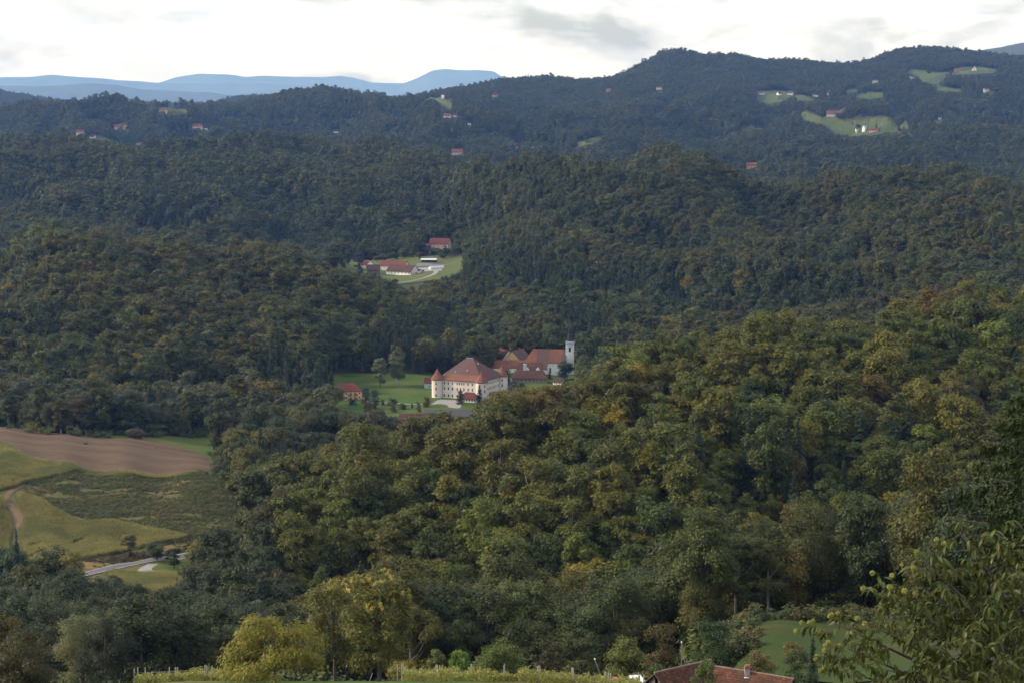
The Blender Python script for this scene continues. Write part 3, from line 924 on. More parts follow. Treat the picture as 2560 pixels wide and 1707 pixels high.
# the largest in view are trees of their own
seen = visible(TX, TY, TZ + 15 * TS, 0.0) & (px_b > -40) & (px_b < 2600) & (py_b < 1850)
score = np.where(seen, TS / TY, 0)
order_b = [i for i in np.argsort(-score) if not isc[i] and score[i] > 0][:300]
order_c = [i for i in np.argsort(-score) if isc[i] and score[i] > 0][:60]
single = np.zeros(nT, bool)
single[order_b] = True
single[order_c] = True
STYLE = ['broad beech', 'tall oval', 'rounded oak', 'loose layered']
def zone(i):
    if TX[i] / TY[i] > 0.09 and TY[i] < 560: return 'in the dark wood behind the small meadow'
    if TX[i] / TY[i] < -0.12 and TY[i] < 860: return 'in the wood below the maize fields'
    if TY[i] < 600: return 'in the wood below the vineyard'
    return 'on the wooded hillside below the manor'
def place_tree(name, crown, trunk, loc, rz, scl, tint, label, cat='tree', group=None):
    e = empty(name, loc, rz)
    c = mesh_obj('crown', crown, e)
    c['tint'] = tuple(float(q) for q in tint)
    t = mesh_obj('trunk', trunk, e)
    e.scale = tuple(float(q) for q in scl)
    return tag(e, label, cat, group)
for i in order_b:
    k = PROTO['A'].index(shape[i]) if shape[i] in PROTO['A'] else int(shape[i]) % 12
    lab = '%s%s %s tree %s' % ('large ' if TS[i] > 1.2 else ('small ' if TS[i] < 0.86 else ''), PALETTE[pal[i]][0], STYLE[k % 4], zone(i))
    cm, tm = TREE_N[k % 8] if TY[i] < 600 else TREE_A[k]
    place_tree('forest_tree', cm, tm, (TX[i], TY[i], TZ[i] - 0.2), ROT[i], SCL[i], TINT[i], lab, 'tree', lab)
for i in order_c:
    k = PROTO['cA'].index(shape[i]) if shape[i] in PROTO['cA'] else int(shape[i]) % 4
    kind = ('full dark spruce', 'slim dark spruce', 'full dark spruce', 'dark pine with bare lower stem')[k]
    place_tree('conifer', CONE_A[k][0], CONE_A[k][1], (TX[i], TY[i], TZ[i] - 0.2), ROT[i], SCL[i], TINT[i], kind + ' ' + zone(i), 'conifer', kind + ' ' + zone(i))

def instancer(name, pts, rot, scl, idx_, tint, coll, label):
    me = bpy.data.meshes.new(name)
    me.vertices.add(len(pts))
    me.vertices.foreach_set('co', np.asarray(pts, np.float32).ravel())
    for nm, ty, arr in (('rot', 'FLOAT_VECTOR', rot), ('scl', 'FLOAT_VECTOR', scl), ('tint', 'FLOAT_COLOR', tint), ('proto', 'INT', idx_)):
        a = me.attributes.new(nm, ty, 'POINT')
        key = {'FLOAT_VECTOR': 'vector', 'FLOAT_COLOR': 'color', 'INT': 'value'}[ty]
        a.data.foreach_set(key, np.asarray(arr, np.int32 if ty == 'INT' else np.float32).ravel())
    o = mesh_obj(name, me)
    ng = bpy.data.node_groups.new(name, 'GeometryNodeTree')
    ng.interface.new_socket('Geometry', in_out='INPUT', socket_type='NodeSocketGeometry')
    ng.interface.new_socket('Geometry', in_out='OUTPUT', socket_type='NodeSocketGeometry')
    gi, go = N(ng, 'NodeGroupInput'), N(ng, 'NodeGroupOutput')
    ci = N(ng, 'GeometryNodeCollectionInfo')
    ci.inputs['Collection'].default_value = coll
    ci.inputs['Separate Children'].default_value = True
    ci.inputs['Reset Children'].default_value = True
    ip = N(ng, 'GeometryNodeInstanceOnPoints')
    def attr(nm, ty):
        n = N(ng, 'GeometryNodeInputNamedAttribute', data_type=ty)
        n.inputs['Name'].default_value = nm
        return n.outputs['Attribute']
    e2r = N(ng, 'FunctionNodeEulerToRotation')
    ng.links.new(attr('rot', 'FLOAT_VECTOR'), e2r.inputs[0])
    ng.links.new(gi.outputs[0], ip.inputs['Points'])
    ng.links.new(ci.outputs[0], ip.inputs['Instance'])
    ip.inputs['Pick Instance'].default_value = True
    ng.links.new(attr('proto', 'INT'), ip.inputs['Instance Index'])
    ng.links.new(e2r.outputs[0], ip.inputs['Rotation'])
    ng.links.new(attr('scl', 'FLOAT_VECTOR'), ip.inputs['Scale'])
    ng.links.new(ip.outputs[0], go.inputs[0])
    md = o.modifiers.new('scatter', 'NODES')
    md.node_group = ng
    return tag(o, label, None, None, 'stuff')
m = ~single
rotv = np.zeros((nT, 3))
rotv[:, 2] = ROT
tint4 = np.concatenate([TINT, np.ones((nT, 1))], 1)
instancer('forest', np.stack([TX, TY, TZ - 0.2], -1)[m], rotv[m], SCL[m], shape[m], tint4[m], protos, 'mixed autumn woodland covering the hills')
print('TREES', nT, 'single', single.sum())

# ------------------------------------------------------------------ fields, roads, crops
def grass_mat(name, c0, c1, c2=None, stripe=None):
    m, t, o = new_mat(name)
    b = bsdf(t, o, 0.95, 0.1)
    v = coords(t, 'Object')
    f = ramp(t, noise(t, v, 0.09, 6, 0.65), [(0.38, 0.0), (0.64, 1.0)])
    f2 = ramp(t, noise(t, v, 1.4, 5, 0.7), [(0.35, 0.0), (0.65, 1.0)])
    c = mixc(t, f, c0, c1)
    c = mixc(t, mixc(t, 1.0, f2, (0.5, 0.5, 0.5), 'MULTIPLY'), c, tuple(x * 0.72 for x in c0))
    if c2:
        c = mixc(t, ramp(t, noise(t, v, 0.035, 5, 0.6), [(0.46, 0.0), (0.64, 1.0)]), c, c2)
    if stripe:
        v2 = coords(t, 'Object', (1, 1, 1), (0, 0, stripe[0]))
        w = N(t, 'ShaderNodeTexWave', wave_type='BANDS', bands_direction='Y')
        w.inputs['Scale'].default_value = stripe[1]
        w.inputs['Distortion'].default_value = 1.5
        w.inputs['Detail'].default_value = 3
        t.links.new(v2, w.inputs['Vector'])
        c = mixc(t, ramp(t, w.outputs['Fac'], [(0.2, 0.0), (0.8, stripe[2])]), c, tuple(x * 0.6 for x in c0))
    t.links.new(c, b.inputs['Base Color'])
    MATS[name] = m
    return m
M_lawn = grass_mat('lawn_grass', (0.048, 0.084, 0.014), (0.062, 0.102, 0.018), (0.084, 0.098, 0.026))
M_meadow = grass_mat('meadow_grass', (0.072, 0.098, 0.026), (0.088, 0.112, 0.032), (0.10, 0.10, 0.036))
M_hill = grass_mat('hill_meadow_grass', (0.058, 0.080, 0.022), (0.070, 0.092, 0.026), (0.085, 0.085, 0.03))
M_shade_meadow = grass_mat('shaded_clearing_grass', (0.033, 0.052, 0.009), (0.040, 0.058, 0.010), (0.056, 0.054, 0.013))  # shade of the surrounding trees is put into this darker grass colour
M_bright = grass_mat('bright_meadow_grass', (0.070, 0.115, 0.020), (0.060, 0.098, 0.018), (0.11, 0.09, 0.028))
M_dry = grass_mat('dry_grass', (0.15, 0.12, 0.04), (0.10, 0.10, 0.03), (0.17, 0.10, 0.05))
M_plough = grass_mat('ploughed_soil', (0.108, 0.068, 0.043), (0.126, 0.081, 0.052), (0.120, 0.083, 0.047), (R(8), 0.085, 0.5))
M_soil = simple('bare_soil', (0.16, 0.10, 0.06), (0.10, 0.065, 0.04), 0.5, 0.95)
M_maizeg = simple('maize_ground', (0.09, 0.085, 0.025), (0.05, 0.05, 0.018), 0.8, 0.95)
M_bank = grass_mat('rough_bank', (0.062, 0.074, 0.020), (0.080, 0.080, 0.026), (0.105, 0.082, 0.036))
M_asphalt = simple('asphalt', (0.13, 0.125, 0.125), (0.10, 0.10, 0.10), 0.6, 0.9)
M_gravel = simple('pale_gravel', (0.27, 0.25, 0.24), (0.22, 0.205, 0.195), 0.4, 0.95)
M_line = simple('road_paint', (0.72, 0.71, 0.68), (0.6, 0.6, 0.57), 1.0)

def drape(name, xy, mat, off, label, kind='structure', cell=None, group=None, furrow=None):
    """sheet that follows the terrain inside a world outline"""
    xy = [np.array(p, float) for p in xy]
    n = len(xy)
    a = np.array(xy)
    span = a.max(0) - a.min(0)
    cell = cell or (max(2.2, span.max() / 60) if a[:, 1].max() < 1500 else (span.max() / 70 if a[:, 1].max() < 2800 else max(5.0, span.max() / 110)))
    gx = np.arange(a[:, 0].min() + cell * 0.5, a[:, 0].max(), cell)
    gy_ = np.arange(a[:, 1].min() + cell * 0.5, a[:, 1].max(), cell)
    X, Y = np.meshgrid(gx, gy_)
    X, Y = X.ravel(), Y.ravel()
    k = in_poly(X, Y, xy)
    pts = [Vector(p) for p in xy] + [Vector((p, q)) for p, q in zip(X[k], Y[k])]
    v, e, f, *_ = delaunay_2d_cdt(pts, [], [list(range(n))], 1, 1e-4)
    V = np.array([(p.x, p.y) for p in v])
    z = hgt(V[:, 0], V[:, 1]) + off + (0.12 if a[:, 1].max() < 1800 else (0.5 if a[:, 1].max() < 2800 else 2.2))
    if furrow:
        ang, per, amp = furrow
        v_ = -V[:, 0] * math.sin(ang) + V[:, 1] * math.cos(ang) + 0.8 * fbm(V[:, 0] / 25, V[:, 1] / 25, 5, 2)
        z = z + amp * np.sin(2 * np.pi * v_ / per) * (0.6 + 0.6 * vnoise(V[:, 0] / 9, V[:, 1] / 3, 8)) + 0.10 * fbm(V[:, 0] / 2.5, V[:, 1] / 2.5, 6, 2) + amp
    me = np_mesh(name, np.column_stack([V, z]), np.array(f, np.int32), mat, not furrow)
    o = mesh_obj(name, me)
    if me.polygons and sum(p.normal.z for p in me.polygons) < 0:
        me.flip_normals()
    return tag(o, label, None, group, kind)
def img_poly(pts, n=6, ymin=60, ymax=9000, smooth=True):
    p = [ground(px, py, ymin, ymax)[:2] for px, py in pts]
    if ymin >= 1500:                     # a corner that misses its slope stays on it
        m = float(np.median([q[1] for q in p]))
        p = [(q[0] * np.clip(q[1], m * 0.93, m * 1.08) / q[1], np.clip(q[1], m * 0.93, m * 1.08)) for q in p]
    return spline(p, n) if smooth else p
def strip(pts, w, n=10):
    """outline of a band of width w along world points"""
    c = np.array(spline(pts, n, False))
    d = np.gradient(c, axis=0)
    d /= np.linalg.norm(d, axis=1, keepdims=True)
    nn = np.stack([-d[:, 1], d[:, 0]], -1)
    ww = np.interp(np.linspace(0, 1, len(c)), np.linspace(0, 1, len(w)), w)[:, None] if isinstance(w, (list, tuple)) else w
    return [tuple(q) for q in np.concatenate([c + nn * ww / 2, (c - nn * ww / 2)[::-1]])]

PLOUGH = [(-120, 1058), (0, 1070), (80, 1078), (170, 1088), (292, 1097), (417, 1111), (491, 1132), (530, 1159), (542, 1177), (521, 1189), (446, 1189), (298, 1180), (179, 1165), (83, 1150), (45, 1129), (0, 1108), (-120, 1085)]
MAIZE_UP = [(-120, 1086), (0, 1109), (45, 1130), (83, 1151), (179, 1166), (298, 1181), (446, 1190), (515, 1191), (440, 1197), (300, 1191), (200, 1191), (120, 1198), (60, 1209), (40, 1219), (0, 1227), (-120, 1232)]
MAIZE_LOW = [(45, 1239), (89, 1248), (134, 1272), (179, 1296), (220, 1309), (283, 1306), (327, 1314), (372, 1326), (440, 1338), (467, 1347), (431, 1355), (366, 1367), (312, 1382), (253, 1394), (208, 1399), (89, 1410), (60, 1390), (54, 1323), (62, 1293), (50, 1266)]
MAIZE_SIDE = [(-120, 1240), (0, 1245), (15, 1278), (27, 1308), (27, 1340), (0, 1400), (-120, 1400)]
MAIZE_END = [(288, 1430), (360, 1436), (478, 1452), (450, 1490), (350, 1480), (270, 1445)]
drape('meadow', [(-330, 760), (-235, 700), (-120, 700), (-120, 800), (-118, 900), (-115, 1000), (-118, 1180), (-200, 1185), (-330, 1200)], M_bank, -0.02, 'rough grass of the valley floor')
drape('ploughed_field', img_poly(PLOUGH, 5, 700, 1300), M_plough, 0.18, 'brown ploughed field', cell=0.95, furrow=(R(-8), 4.2, 0.26))
drape('meadow', img_poly([(235, 1089), (360, 1093), (460, 1092), (585, 1092), (580, 1112), (552, 1135), (546, 1178), (531, 1158), (491, 1131), (417, 1110), (330, 1100)], 5, 700, 1300), M_bright, 0.16, 'bright green meadow strip')
bank = img_poly([(-120, 1228), (0, 1224), (45, 1215), (120, 1194), (300, 1187), (450, 1192), (545, 1186), (600, 1230), (640, 1290), (600, 1335), (500, 1348), (440, 1338), (372, 1326), (327, 1314), (283, 1306), (220, 1309), (179, 1296), (134, 1272), (89, 1248), (45, 1239), (50, 1266), (62, 1293), (54, 1323), (40, 1340), (-120, 1340)], 3, 600, 1300)
drape('rough_bank', bank, M_bank, 0.10, 'weedy terraced bank')
for nm, pl in (('maize_plot', MAIZE_UP), ('maize_plot', MAIZE_LOW), ('maize_plot', MAIZE_SIDE), ('maize_plot', MAIZE_END)):
    drape(nm, img_poly(pl, 4, 600, 1300), M_maizeg, 0.14, 'soil under the maize')
for tr in ([(54, 1214), (22, 1234), (16, 1254), (40, 1280), (52, 1304), (30, 1330), (22, 1360)],):
    drape('farm_track', strip([ground(px, py, 600, 1300)[:2] for px, py in tr], 3.2), M_soil, 0.24, 'dirt track between maize plots')
for tr, w in (([(370, 1197), (440, 1203), (520, 1222), (575, 1262), (620, 1292)], 3.0),):
    drape('bare_ledge', strip([ground(px, py, 600, 1300)[:2] for px, py in tr], w), M_soil, 0.2, 'bare earth ledge on the bank')
drape('verge', img_poly([(215, 1402), (300, 1392), (365, 1376), (440, 1360), (490, 1344), (500, 1352), (450, 1380), (380, 1398), (300, 1412), (245, 1424), (205, 1420)], 4, 600, 1300), M_dry, 0.16, 'dry grass verge')
drape('lawn', img_poly([(255, 1430), (380, 1408), (500, 1388), (510, 1440), (480, 1456), (400, 1442), (300, 1440)], 4, 600, 1300), M_bright, 0.12, 'roadside grass')
rd = [ground(px, py, 600, 1300)[:2] for px, py in [(170, 1446), (262, 1424), (315, 1413), (370, 1402), (430, 1396), (500, 1386), (600, 1370)]]
drape('road', strip(rd, 6.0), M_asphalt, 0.26, 'asphalt valley road')
for off in (-2.75, 2.75):
    c = np.array(spline(rd, 10, False))
    d = np.gradient(c, axis=0)
    d /= np.linalg.norm(d, axis=1, keepdims=True)
    c2 = c + np.stack([-d[:, 1], d[:, 0]], -1) * off
    drape('road_marking', strip([tuple(q) for q in c2[::3]], 0.22, 3), M_line, 0.30, 'white road edge line')
drape('road', strip([ground(px, py, 600, 1300)[:2] for px, py in [(384, 1410), (362, 1424), (380, 1432), (430, 1438), (490, 1447), (560, 1452)]], [5, 6, 5, 4, 3.6, 3.4]), M_gravel, 0.22, 'pale gravel side road')
drape('meadow', [(-135, 1190), (-60, 1185), (-10, 1188), (45, 1195), (62, 1300), (75, 1400), (75, 1462), (20, 1485), (-8, 1470), (-40, 1428), (-128, 1428), (-140, 1300)], M_lawn, 0.10, 'manor lawns')
drape('meadow', img_poly([(590, 1088), (720, 1094), (880, 1096), (870, 1114), (760, 1118), (620, 1116)], 4, 700, 1300), M_bright, 0.14, 'green strip by the river trees')
drape('driveway', img_poly([(1080, 1011), (1096, 1000), (1120, 1000), (1150, 1003), (1150, 1020), (1122, 1018), (1118, 1013), (1100, 1010)], 4, 1000, 1600), M_gravel, 0.2, 'pale gravel forecourt of the manor')
drape('path', strip([ground(px, py, 1000, 1600)[:2] for px, py in [(1090, 1009), (1040, 1011), (1000, 1009), (960, 1007), (925, 1006), (905, 993), (880, 996)]], 2.2), M_gravel, 0.2, 'pale path across the lawn')
drape('meadow', img_poly([(780, 662), (887, 640), (930, 630), (960, 636), (1050, 644), (1120, 642), (1180, 630), (1190, 680), (1085, 722), (1050, 745), (1020, 752), (985, 740), (930, 712), (880, 690), (800, 676)], 4, 1500, W(2400)), M_meadow, 0.18, 'farm meadow')
drape('farm_yard', img_poly([(1030, 676), (1060, 671), (1095, 672), (1105, 678), (1075, 680), (1045, 682)], 4, 1500, W(2400)), M_gravel, 0.26, 'farm yard')
drape('road', strip([ground(px, py, 1500, W(2400))[:2] for px, py in [(1060, 675), (1082, 676), (1090, 682), (1080, 690), (1060, 697), (1030, 704), (990, 709)]], [6, 6, 5, 4.5, 4, 3.5, 3.2]), M_gravel, 0.3, 'winding farm lane')
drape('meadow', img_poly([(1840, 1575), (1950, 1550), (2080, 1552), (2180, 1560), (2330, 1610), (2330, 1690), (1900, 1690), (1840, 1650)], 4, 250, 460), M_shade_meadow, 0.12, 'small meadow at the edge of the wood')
drape('meadow', [(-90, 232), (-20, 236), (22, 240), (24, 262), (20, 300), (-20, 305), (-90, 305)], M_bright, 0.12, 'grass between vines')
drape('meadow', img_poly([(-80, 1610), (0, 1616), (40, 1625), (60, 1680), (-80, 1690)], 4, 150, 420), M_dry, 0.12, 'yellowing slope')
def hill_meadow(poly, mat):
    """far pasture: a fine sheet over the slope that fills the outline"""
    ys = [ground(px, py, 2800, W(6000))[1] for px, py in poly]
    m = float(np.median(ys))
    pxs = [q[0] for q in poly]
    a_ = (np.arange(min(pxs) - 3, max(pxs) + 3, 1.6) - PW / 2) / FPX
    yy = np.arange(m * 0.86, m * 1.14, 7.0)
    A_, Y_ = np.meshgrid(a_, yy)
    X_ = A_ * Y_ * 1.0
    Z_ = hgt(X_, Y_)
    px_, py_ = proj(X_, Y_, Z_)
    inside = in_poly(px_, py_, [(u_, v_ + 1) for u_, v_ in poly])
    q_ = inside[:-1, :-1] & inside[1:, :-1] & inside[:-1, 1:] & inside[1:, 1:]
    if not q_.any():
        return
    nx_ = X_.shape[1]
    ii, jj = np.nonzero(q_)
    F_ = np.stack([ii * nx_ + jj, ii * nx_ + jj + 1, (ii + 1) * nx_ + jj + 1, (ii + 1) * nx_ + jj], -1)
    used, inv = np.unique(F_, return_inverse=True)
    V_ = np.stack([X_, Y_, Z_ + 1.6], -1).reshape(-1, 3)[used]
    o = mesh_obj('meadow', np_mesh('meadow', V_, inv.reshape(F_.shape), mat, True))
    tag(o, 'hill meadow', None, None, 'structure')
for k, (poly, yf) in enumerate(CLEAR[7:NCLEAR]):
    hill_meadow(poly, M_hill if k != 7 else M_bank)

# maize: countless plants
def maize_clump(r):
    P_, N_, A_, S_ = [], [], [], []
    for k in range(5):
        x, y = -0.5 + 0.25 * k + 0.05 * r.standard_normal(), 0.06 * r.standard_normal()
        for z in np.linspace(0.25, 1.9, 9):
            a = r.random() * 6.283
            P_.append((x + 0.22 * math.cos(a), y + 0.22 * math.sin(a), z + 0.2))
            N_.append((-0.6 * math.cos(a), -0.6 * math.sin(a), 0.7))
            A_.append((math.cos(a), math.sin(a), 0.55))
            S_.append(0.42)
        P_.append((x, y, 2.25)); N_.append((1, 0.3, 0)); A_.append((0, 0, 1)); S_.append(0.28)
    n = len(P_)
    return cards(np.array(P_), np.array(N_) + 0.15 * r.standard_normal((n, 3)), np.array(A_), np.array(S_), 0.16, r)
MAIZE = leaf_mat('maize_leaves', 0.3, 0.4, hue=0.04)
crop_shapes = bpy.data.collections.new('maize_shapes')
for i in range(4):
    o = bpy.data.objects.new('maize_shape_%02d' % i, leaf_mesh('maize', [maize_clump(np.random.default_rng(900 + i))], MAIZE))
    crop_shapes.objects.link(o)
def plant_maize(name, poly, rowdir, label):
    w = img_poly(poly, 4, 600, 1300)
    a = np.array(w)
    c = a.mean(0)
    L = np.abs(a - c).max() * 1.5
    u, v = np.meshgrid(np.arange(-L, L, 0.95), np.arange(-L, L, 0.8))
    u, v = u.ravel() + 0.1 * rng.standard_normal(u.size), v.ravel() + 0.05 * rng.standard_normal(u.size)
    x, y = c[0] + u * math.cos(rowdir) - v * math.sin(rowdir), c[1] + u * math.sin(rowdir) + v * math.cos(rowdir)
    k = in_poly(x, y, w)
    k &= ~(fbm(x / 9, y / 9, 15, 3) < -0.55)
    x, y = x[k], y[k]
    n = len(x)
    z = hgt(x, y)
    g = fbm(x / 16, y / 16, 21, 4)
    s = np.clip(0.95 + 0.3 * g + 0.08 * rng.standard_normal(n), 0.5, 1.3)
    tint = np.array([0.235, 0.215, 0.060]) * (1 + 0.28 * g + 0.1 * rng.standard_normal(n))[:, None]
    gg = sstep(0.0, 0.5, fbm(x / 22 + 5, y / 22, 25, 3))[:, None]
    tint = tint * (1 - gg) + np.array([0.15, 0.165, 0.048]) * gg
    rot = np.zeros((n, 3)); rot[:, 2] = rowdir + (rng.random(n) > 0.5) * math.pi + 0.1 * rng.standard_normal(n)
    instancer(name, np.stack([x, y, z], -1), rot, np.stack([np.ones(n) * 1.05, np.ones(n) * 1.05, s], -1), rng.integers(0, 4, n), np.concatenate([np.clip(tint, 0.01, 1), np.ones((n, 1))], 1), crop_shapes, label)
plant_maize('maize', MAIZE_UP, R(8), 'ripening yellow-green maize beside the ploughed field')
plant_maize('maize', MAIZE_LOW, R(25), 'ripening yellow-green maize below the weedy bank')
plant_maize('maize', MAIZE_SIDE, R(60), 'maize left of the dirt track')
plant_maize('maize', MAIZE_END, R(20), 'maize beyond the gravel side road')

# scrub and weeds on the bank: countless
scrub_shapes = bpy.data.collections.new('scrub_shapes')
SCRUB = leaf_mat('scrub_leaves', 0.22, 0.5)
for i in range(5):
    r = np.random.default_rng(950 + i)
    q, _ = crown_parts(r, 420, 0.17, 0.95, 0.05, 1.1 + 0.25 * i, nl=9, lobe=0.5, flat=0.8)
    scrub_shapes.objects.link(bpy.data.objects.new('scrub_shape_%02d' % i, leaf_mesh('scrub', [q], SCRUB)))
def scatter_scrub(name, outline, d, smin, smax, cols, label, thr=-0.6, seed=3):
    a = np.array(outline)
    X, Y = np.meshgrid(np.arange(a[:, 0].min(), a[:, 0].max(), d), np.arange(a[:, 1].min(), a[:, 1].max(), d))
    x, y = X.ravel() + d * 0.45 * rng.standard_normal(X.size), Y.ravel() + d * 0.45 * rng.standard_normal(X.size)
    g = fbm(x / 13, y / 6, seed, 4)
    k = in_poly(x, y, outline) & (g > thr)
    x, y, g = x[k], y[k], g[k]
    n = len(x)
    s = np.clip(smin + (smax - smin) * (0.5 + 0.9 * g + 0.25 * rng.standard_normal(n)), smin * 0.7, smax)
    ci = np.clip(((fbm(x / 10 + 3, y / 5, seed + 4, 3) * 0.9 + 0.5 + 0.18 * rng.standard_normal(n)) * len(cols)).astype(int), 0, len(cols) - 1)
    tint = np.array(cols)[ci] * (0.8 + 0.4 * rng.random(n))[:, None]
    rot = np.zeros((n, 3)); rot[:, 2] = rng.random(n) * 6.283
    instancer(name, np.stack([x, y, hgt(x, y)], -1), rot, np.stack([s * 1.25, s * 1.25, s], -1), rng.integers(0, 5, n), np.concatenate([tint, np.ones((n, 1))], 1), scrub_shapes, label)
bank_scrub = img_poly([(70, 1206), (120, 1194), (300, 1187), (450, 1192), (545, 1186), (600, 1230), (640, 1290), (600, 1335), (500, 1348), (440, 1338), (372, 1326), (327, 1314), (283, 1306), (220, 1309), (179, 1296), (134, 1272), (89, 1248), (60, 1238)], 3, 600, 1300)
scatter_scrub('scrub', bank_scrub, 0.95, 0.12, 0.85, [(0.105, 0.122, 0.028), (0.085, 0.105, 0.024), (0.125, 0.110, 0.034), (0.10, 0.12, 0.028), (0.14, 0.12, 0.038)], 'weeds and brambles on the terraced bank', -0.45)
scatter_scrub('scrub', img_poly([(215, 1400), (300, 1390), (365, 1374), (440, 1356), (490, 1344), (505, 1356), (450, 1380), (380, 1394), (300, 1408), (245, 1420)], 4, 600, 1300), 1.3, 0.25, 0.8, [(0.13, 0.10, 0.035), (0.10, 0.075, 0.03), (0.07, 0.075, 0.02)], 'dry weeds along the valley road', -0.3, 8)

scatter_scrub('grass_tufts', img_poly([(1848, 1640), (1850, 1578), (1950, 1555), (2080, 1556), (2180, 1564), (2320, 1610), (2320, 1680), (1900, 1680)], 4, 250, 460), 0.7, 0.05, 0.15, [(0.040, 0.060, 0.010), (0.050, 0.068, 0.012), (0.066, 0.066, 0.015), (0.044, 0.064, 0.011)], 'rough grass tufts in the small meadow', -0.5, 12)
def edge_scrub(outline, d, smin, smax, cols, label, w=3.0):
    """bushes along an outline"""
    p = np.array(outline)
    seg = p[1:] - p[:-1]
    p = p[:-1]
    L = np.linalg.norm(seg, axis=1)
    n = int(L.sum() / d)
    t = rng.random(n) * L.sum()
    k = np.searchsorted(np.cumsum(L), t)
    f = (t - np.concatenate([[0], np.cumsum(L)])[k]) / L[k]
    xy = p[k] + seg[k] * f[:, None] + w * rng.standard_normal((n, 2))
    s = smin + (smax - smin) * rng.random(n) ** 2
    tint = np.array(cols)[rng.integers(0, len(cols), n)] * (0.8 + 0.4 * rng.random(n))[:, None]
    rot = np.zeros((n, 3)); rot[:, 2] = rng.random(n) * 6.283
    instancer('undergrowth', np.stack([xy[:, 0], xy[:, 1], hgt(xy[:, 0], xy[:, 1])], -1), rot, np.stack([s * 1.25, s * 1.25, s], -1), rng.integers(0, 5, n), np.concatenate([tint, np.ones((n, 1))], 1), scrub_shapes, label)
edge_scrub(spline([ground(a, b, 250, 460)[:2] for a, b in [(1850, 1650), (1836, 1610), (1842, 1574), (1950, 1550), (2080, 1551), (2180, 1558), (2330, 1600)]], 6, False), 0.25, 0.35, 1.7, [(0.06, 0.075, 0.018), (0.045, 0.06, 0.016), (0.09, 0.08, 0.02), (0.07, 0.09, 0.02)], 'brambles and saplings round the small meadow', 1.6)
edge_scrub(spline([ground(a, b, 700, 1300)[:2] for a, b in [(545, 1190), (548, 1140), (578, 1112), (585, 1092), (450, 1089), (250, 1088), (110, 1081), (0, 1064), (-60, 1058)]], 4, False), 0.5, 0.4, 2.0, [(0.06, 0.08, 0.02), (0.08, 0.10, 0.026), (0.10, 0.09, 0.03), (0.05, 0.07, 0.02)], 'hedge of bushes along the upper fields', 1.2)

# ------------------------------------------------------------------ buildings
M_plaster = simple('cream_plaster', (0.75, 0.67, 0.59), (0.67, 0.58, 0.49), 0.25, 0.9, 0.1, c2=(0.64, 0.55, 0.46), scale2=0.09)
M_plaster_w = simple('white_plaster', (0.86, 0.83, 0.77), (0.78, 0.74, 0.68), 0.3, 0.9, 0.1, c2=(0.62, 0.58, 0.53), scale2=0.06)
M_tower_w = simple('weathered_white_plaster', (0.86, 0.83, 0.80), (0.76, 0.72, 0.69), 0.35, 0.9, 0.1, stretch=(1, 1, 0.5), c2=(0.56, 0.53, 0.51), scale2=0.2)
M_orange_w = simple('orange_plaster', (0.80, 0.46, 0.22), (0.74, 0.41, 0.20), 0.4, 0.9, 0.1)
M_yellow_w = simple('ochre_plaster', (0.70, 0.50, 0.22), (0.62, 0.43, 0.18), 0.4, 0.9, 0.1)
M_pink_w = simple('pink_plaster', (0.72, 0.50, 0.42), (0.64, 0.44, 0.37), 0.4, 0.9, 0.1)
M_teal_w = simple('pale_teal_boards', (0.40, 0.50, 0.46), (0.33, 0.42, 0.40), 0.6, 0.9, 0.1)
M_stone_w = simple('stone_wall', (0.30, 0.24, 0.20), (0.20, 0.16, 0.13), 0.9, 0.95, 0.1)
M_wood_w = simple('weathered_boards', (0.16, 0.13, 0.115), (0.09, 0.075, 0.07), 1.0, 0.9, 0.1, stretch=(6, 6, 0.3))
M_tile_o = simple('orange_roof_tiles', (0.215, 0.090, 0.056), (0.165, 0.074, 0.048), 0.5, 0.85, 0.15, stretch=(2, 2, 0.35), c2=(0.16, 0.07, 0.045), scale2=0.14)
M_tile_b = simple('old_brown_roof_tiles', (0.115, 0.075, 0.066), (0.092, 0.064, 0.058), 0.35, 0.9, 0.15, stretch=(1.5, 1.5, 0.3), c2=(0.115, 0.054, 0.045), scale2=0.07)
M_tile_d = simple('dark_brown_roof_tiles', (0.070, 0.040, 0.034), (0.052, 0.034, 0.031), 0.4, 0.9, 0.15, stretch=(1.5, 1.5, 0.3), c2=(0.095, 0.044, 0.032), scale2=0.12)
M_tile_r = simple('red_roof_tiles', (0.19, 0.052, 0.038), (0.155, 0.046, 0.036), 0.5, 0.85, 0.15)
M_tile_m = simple('maroon_roof_tiles', (0.125, 0.038, 0.036), (0.10, 0.034, 0.033), 0.5, 0.85, 0.15)
M_tile_c = simple('patched_church_tiles', (0.155, 0.075, 0.050), (0.112, 0.060, 0.044), 0.4, 0.9, 0.15, stretch=(1.2, 1.2, 0.4), c2=(0.20, 0.080, 0.042), scale2=0.1)
M_grey_r = simple('grey_fibre_roof', (0.090, 0.085, 0.086), (0.066, 0.063, 0.067), 0.5, 0.9, 0.15, stretch=(4, 0.3, 0.3))
M_slate = simple('slate_roof', (0.038, 0.038, 0.048), (0.028, 0.028, 0.036), 0.7, 0.8, 0.15)
M_gutter = simple('grey_cornice', (0.25, 0.25, 0.27), (0.18, 0.18, 0.20), 1.0)
M_glass = simple('window_glass', (0.022, 0.026, 0.032), (0.015, 0.017, 0.02), 1.0, 0.15, 0.5)
M_frame = simple('window_frame', (0.30, 0.27, 0.23), (0.24, 0.21, 0.18), 1.0)
M_frame_w = simple('white_window_frame', (0.70, 0.69, 0.66), (0.62, 0.6, 0.57), 1.0)
M_dark = simple('dark_opening', (0.03, 0.027, 0.025), (0.02, 0.018, 0.017), 1.0)
M_white = simple('white_sheet', (0.55, 0.55, 0.57), (0.48, 0.48, 0.5), 0.6, 0.6)
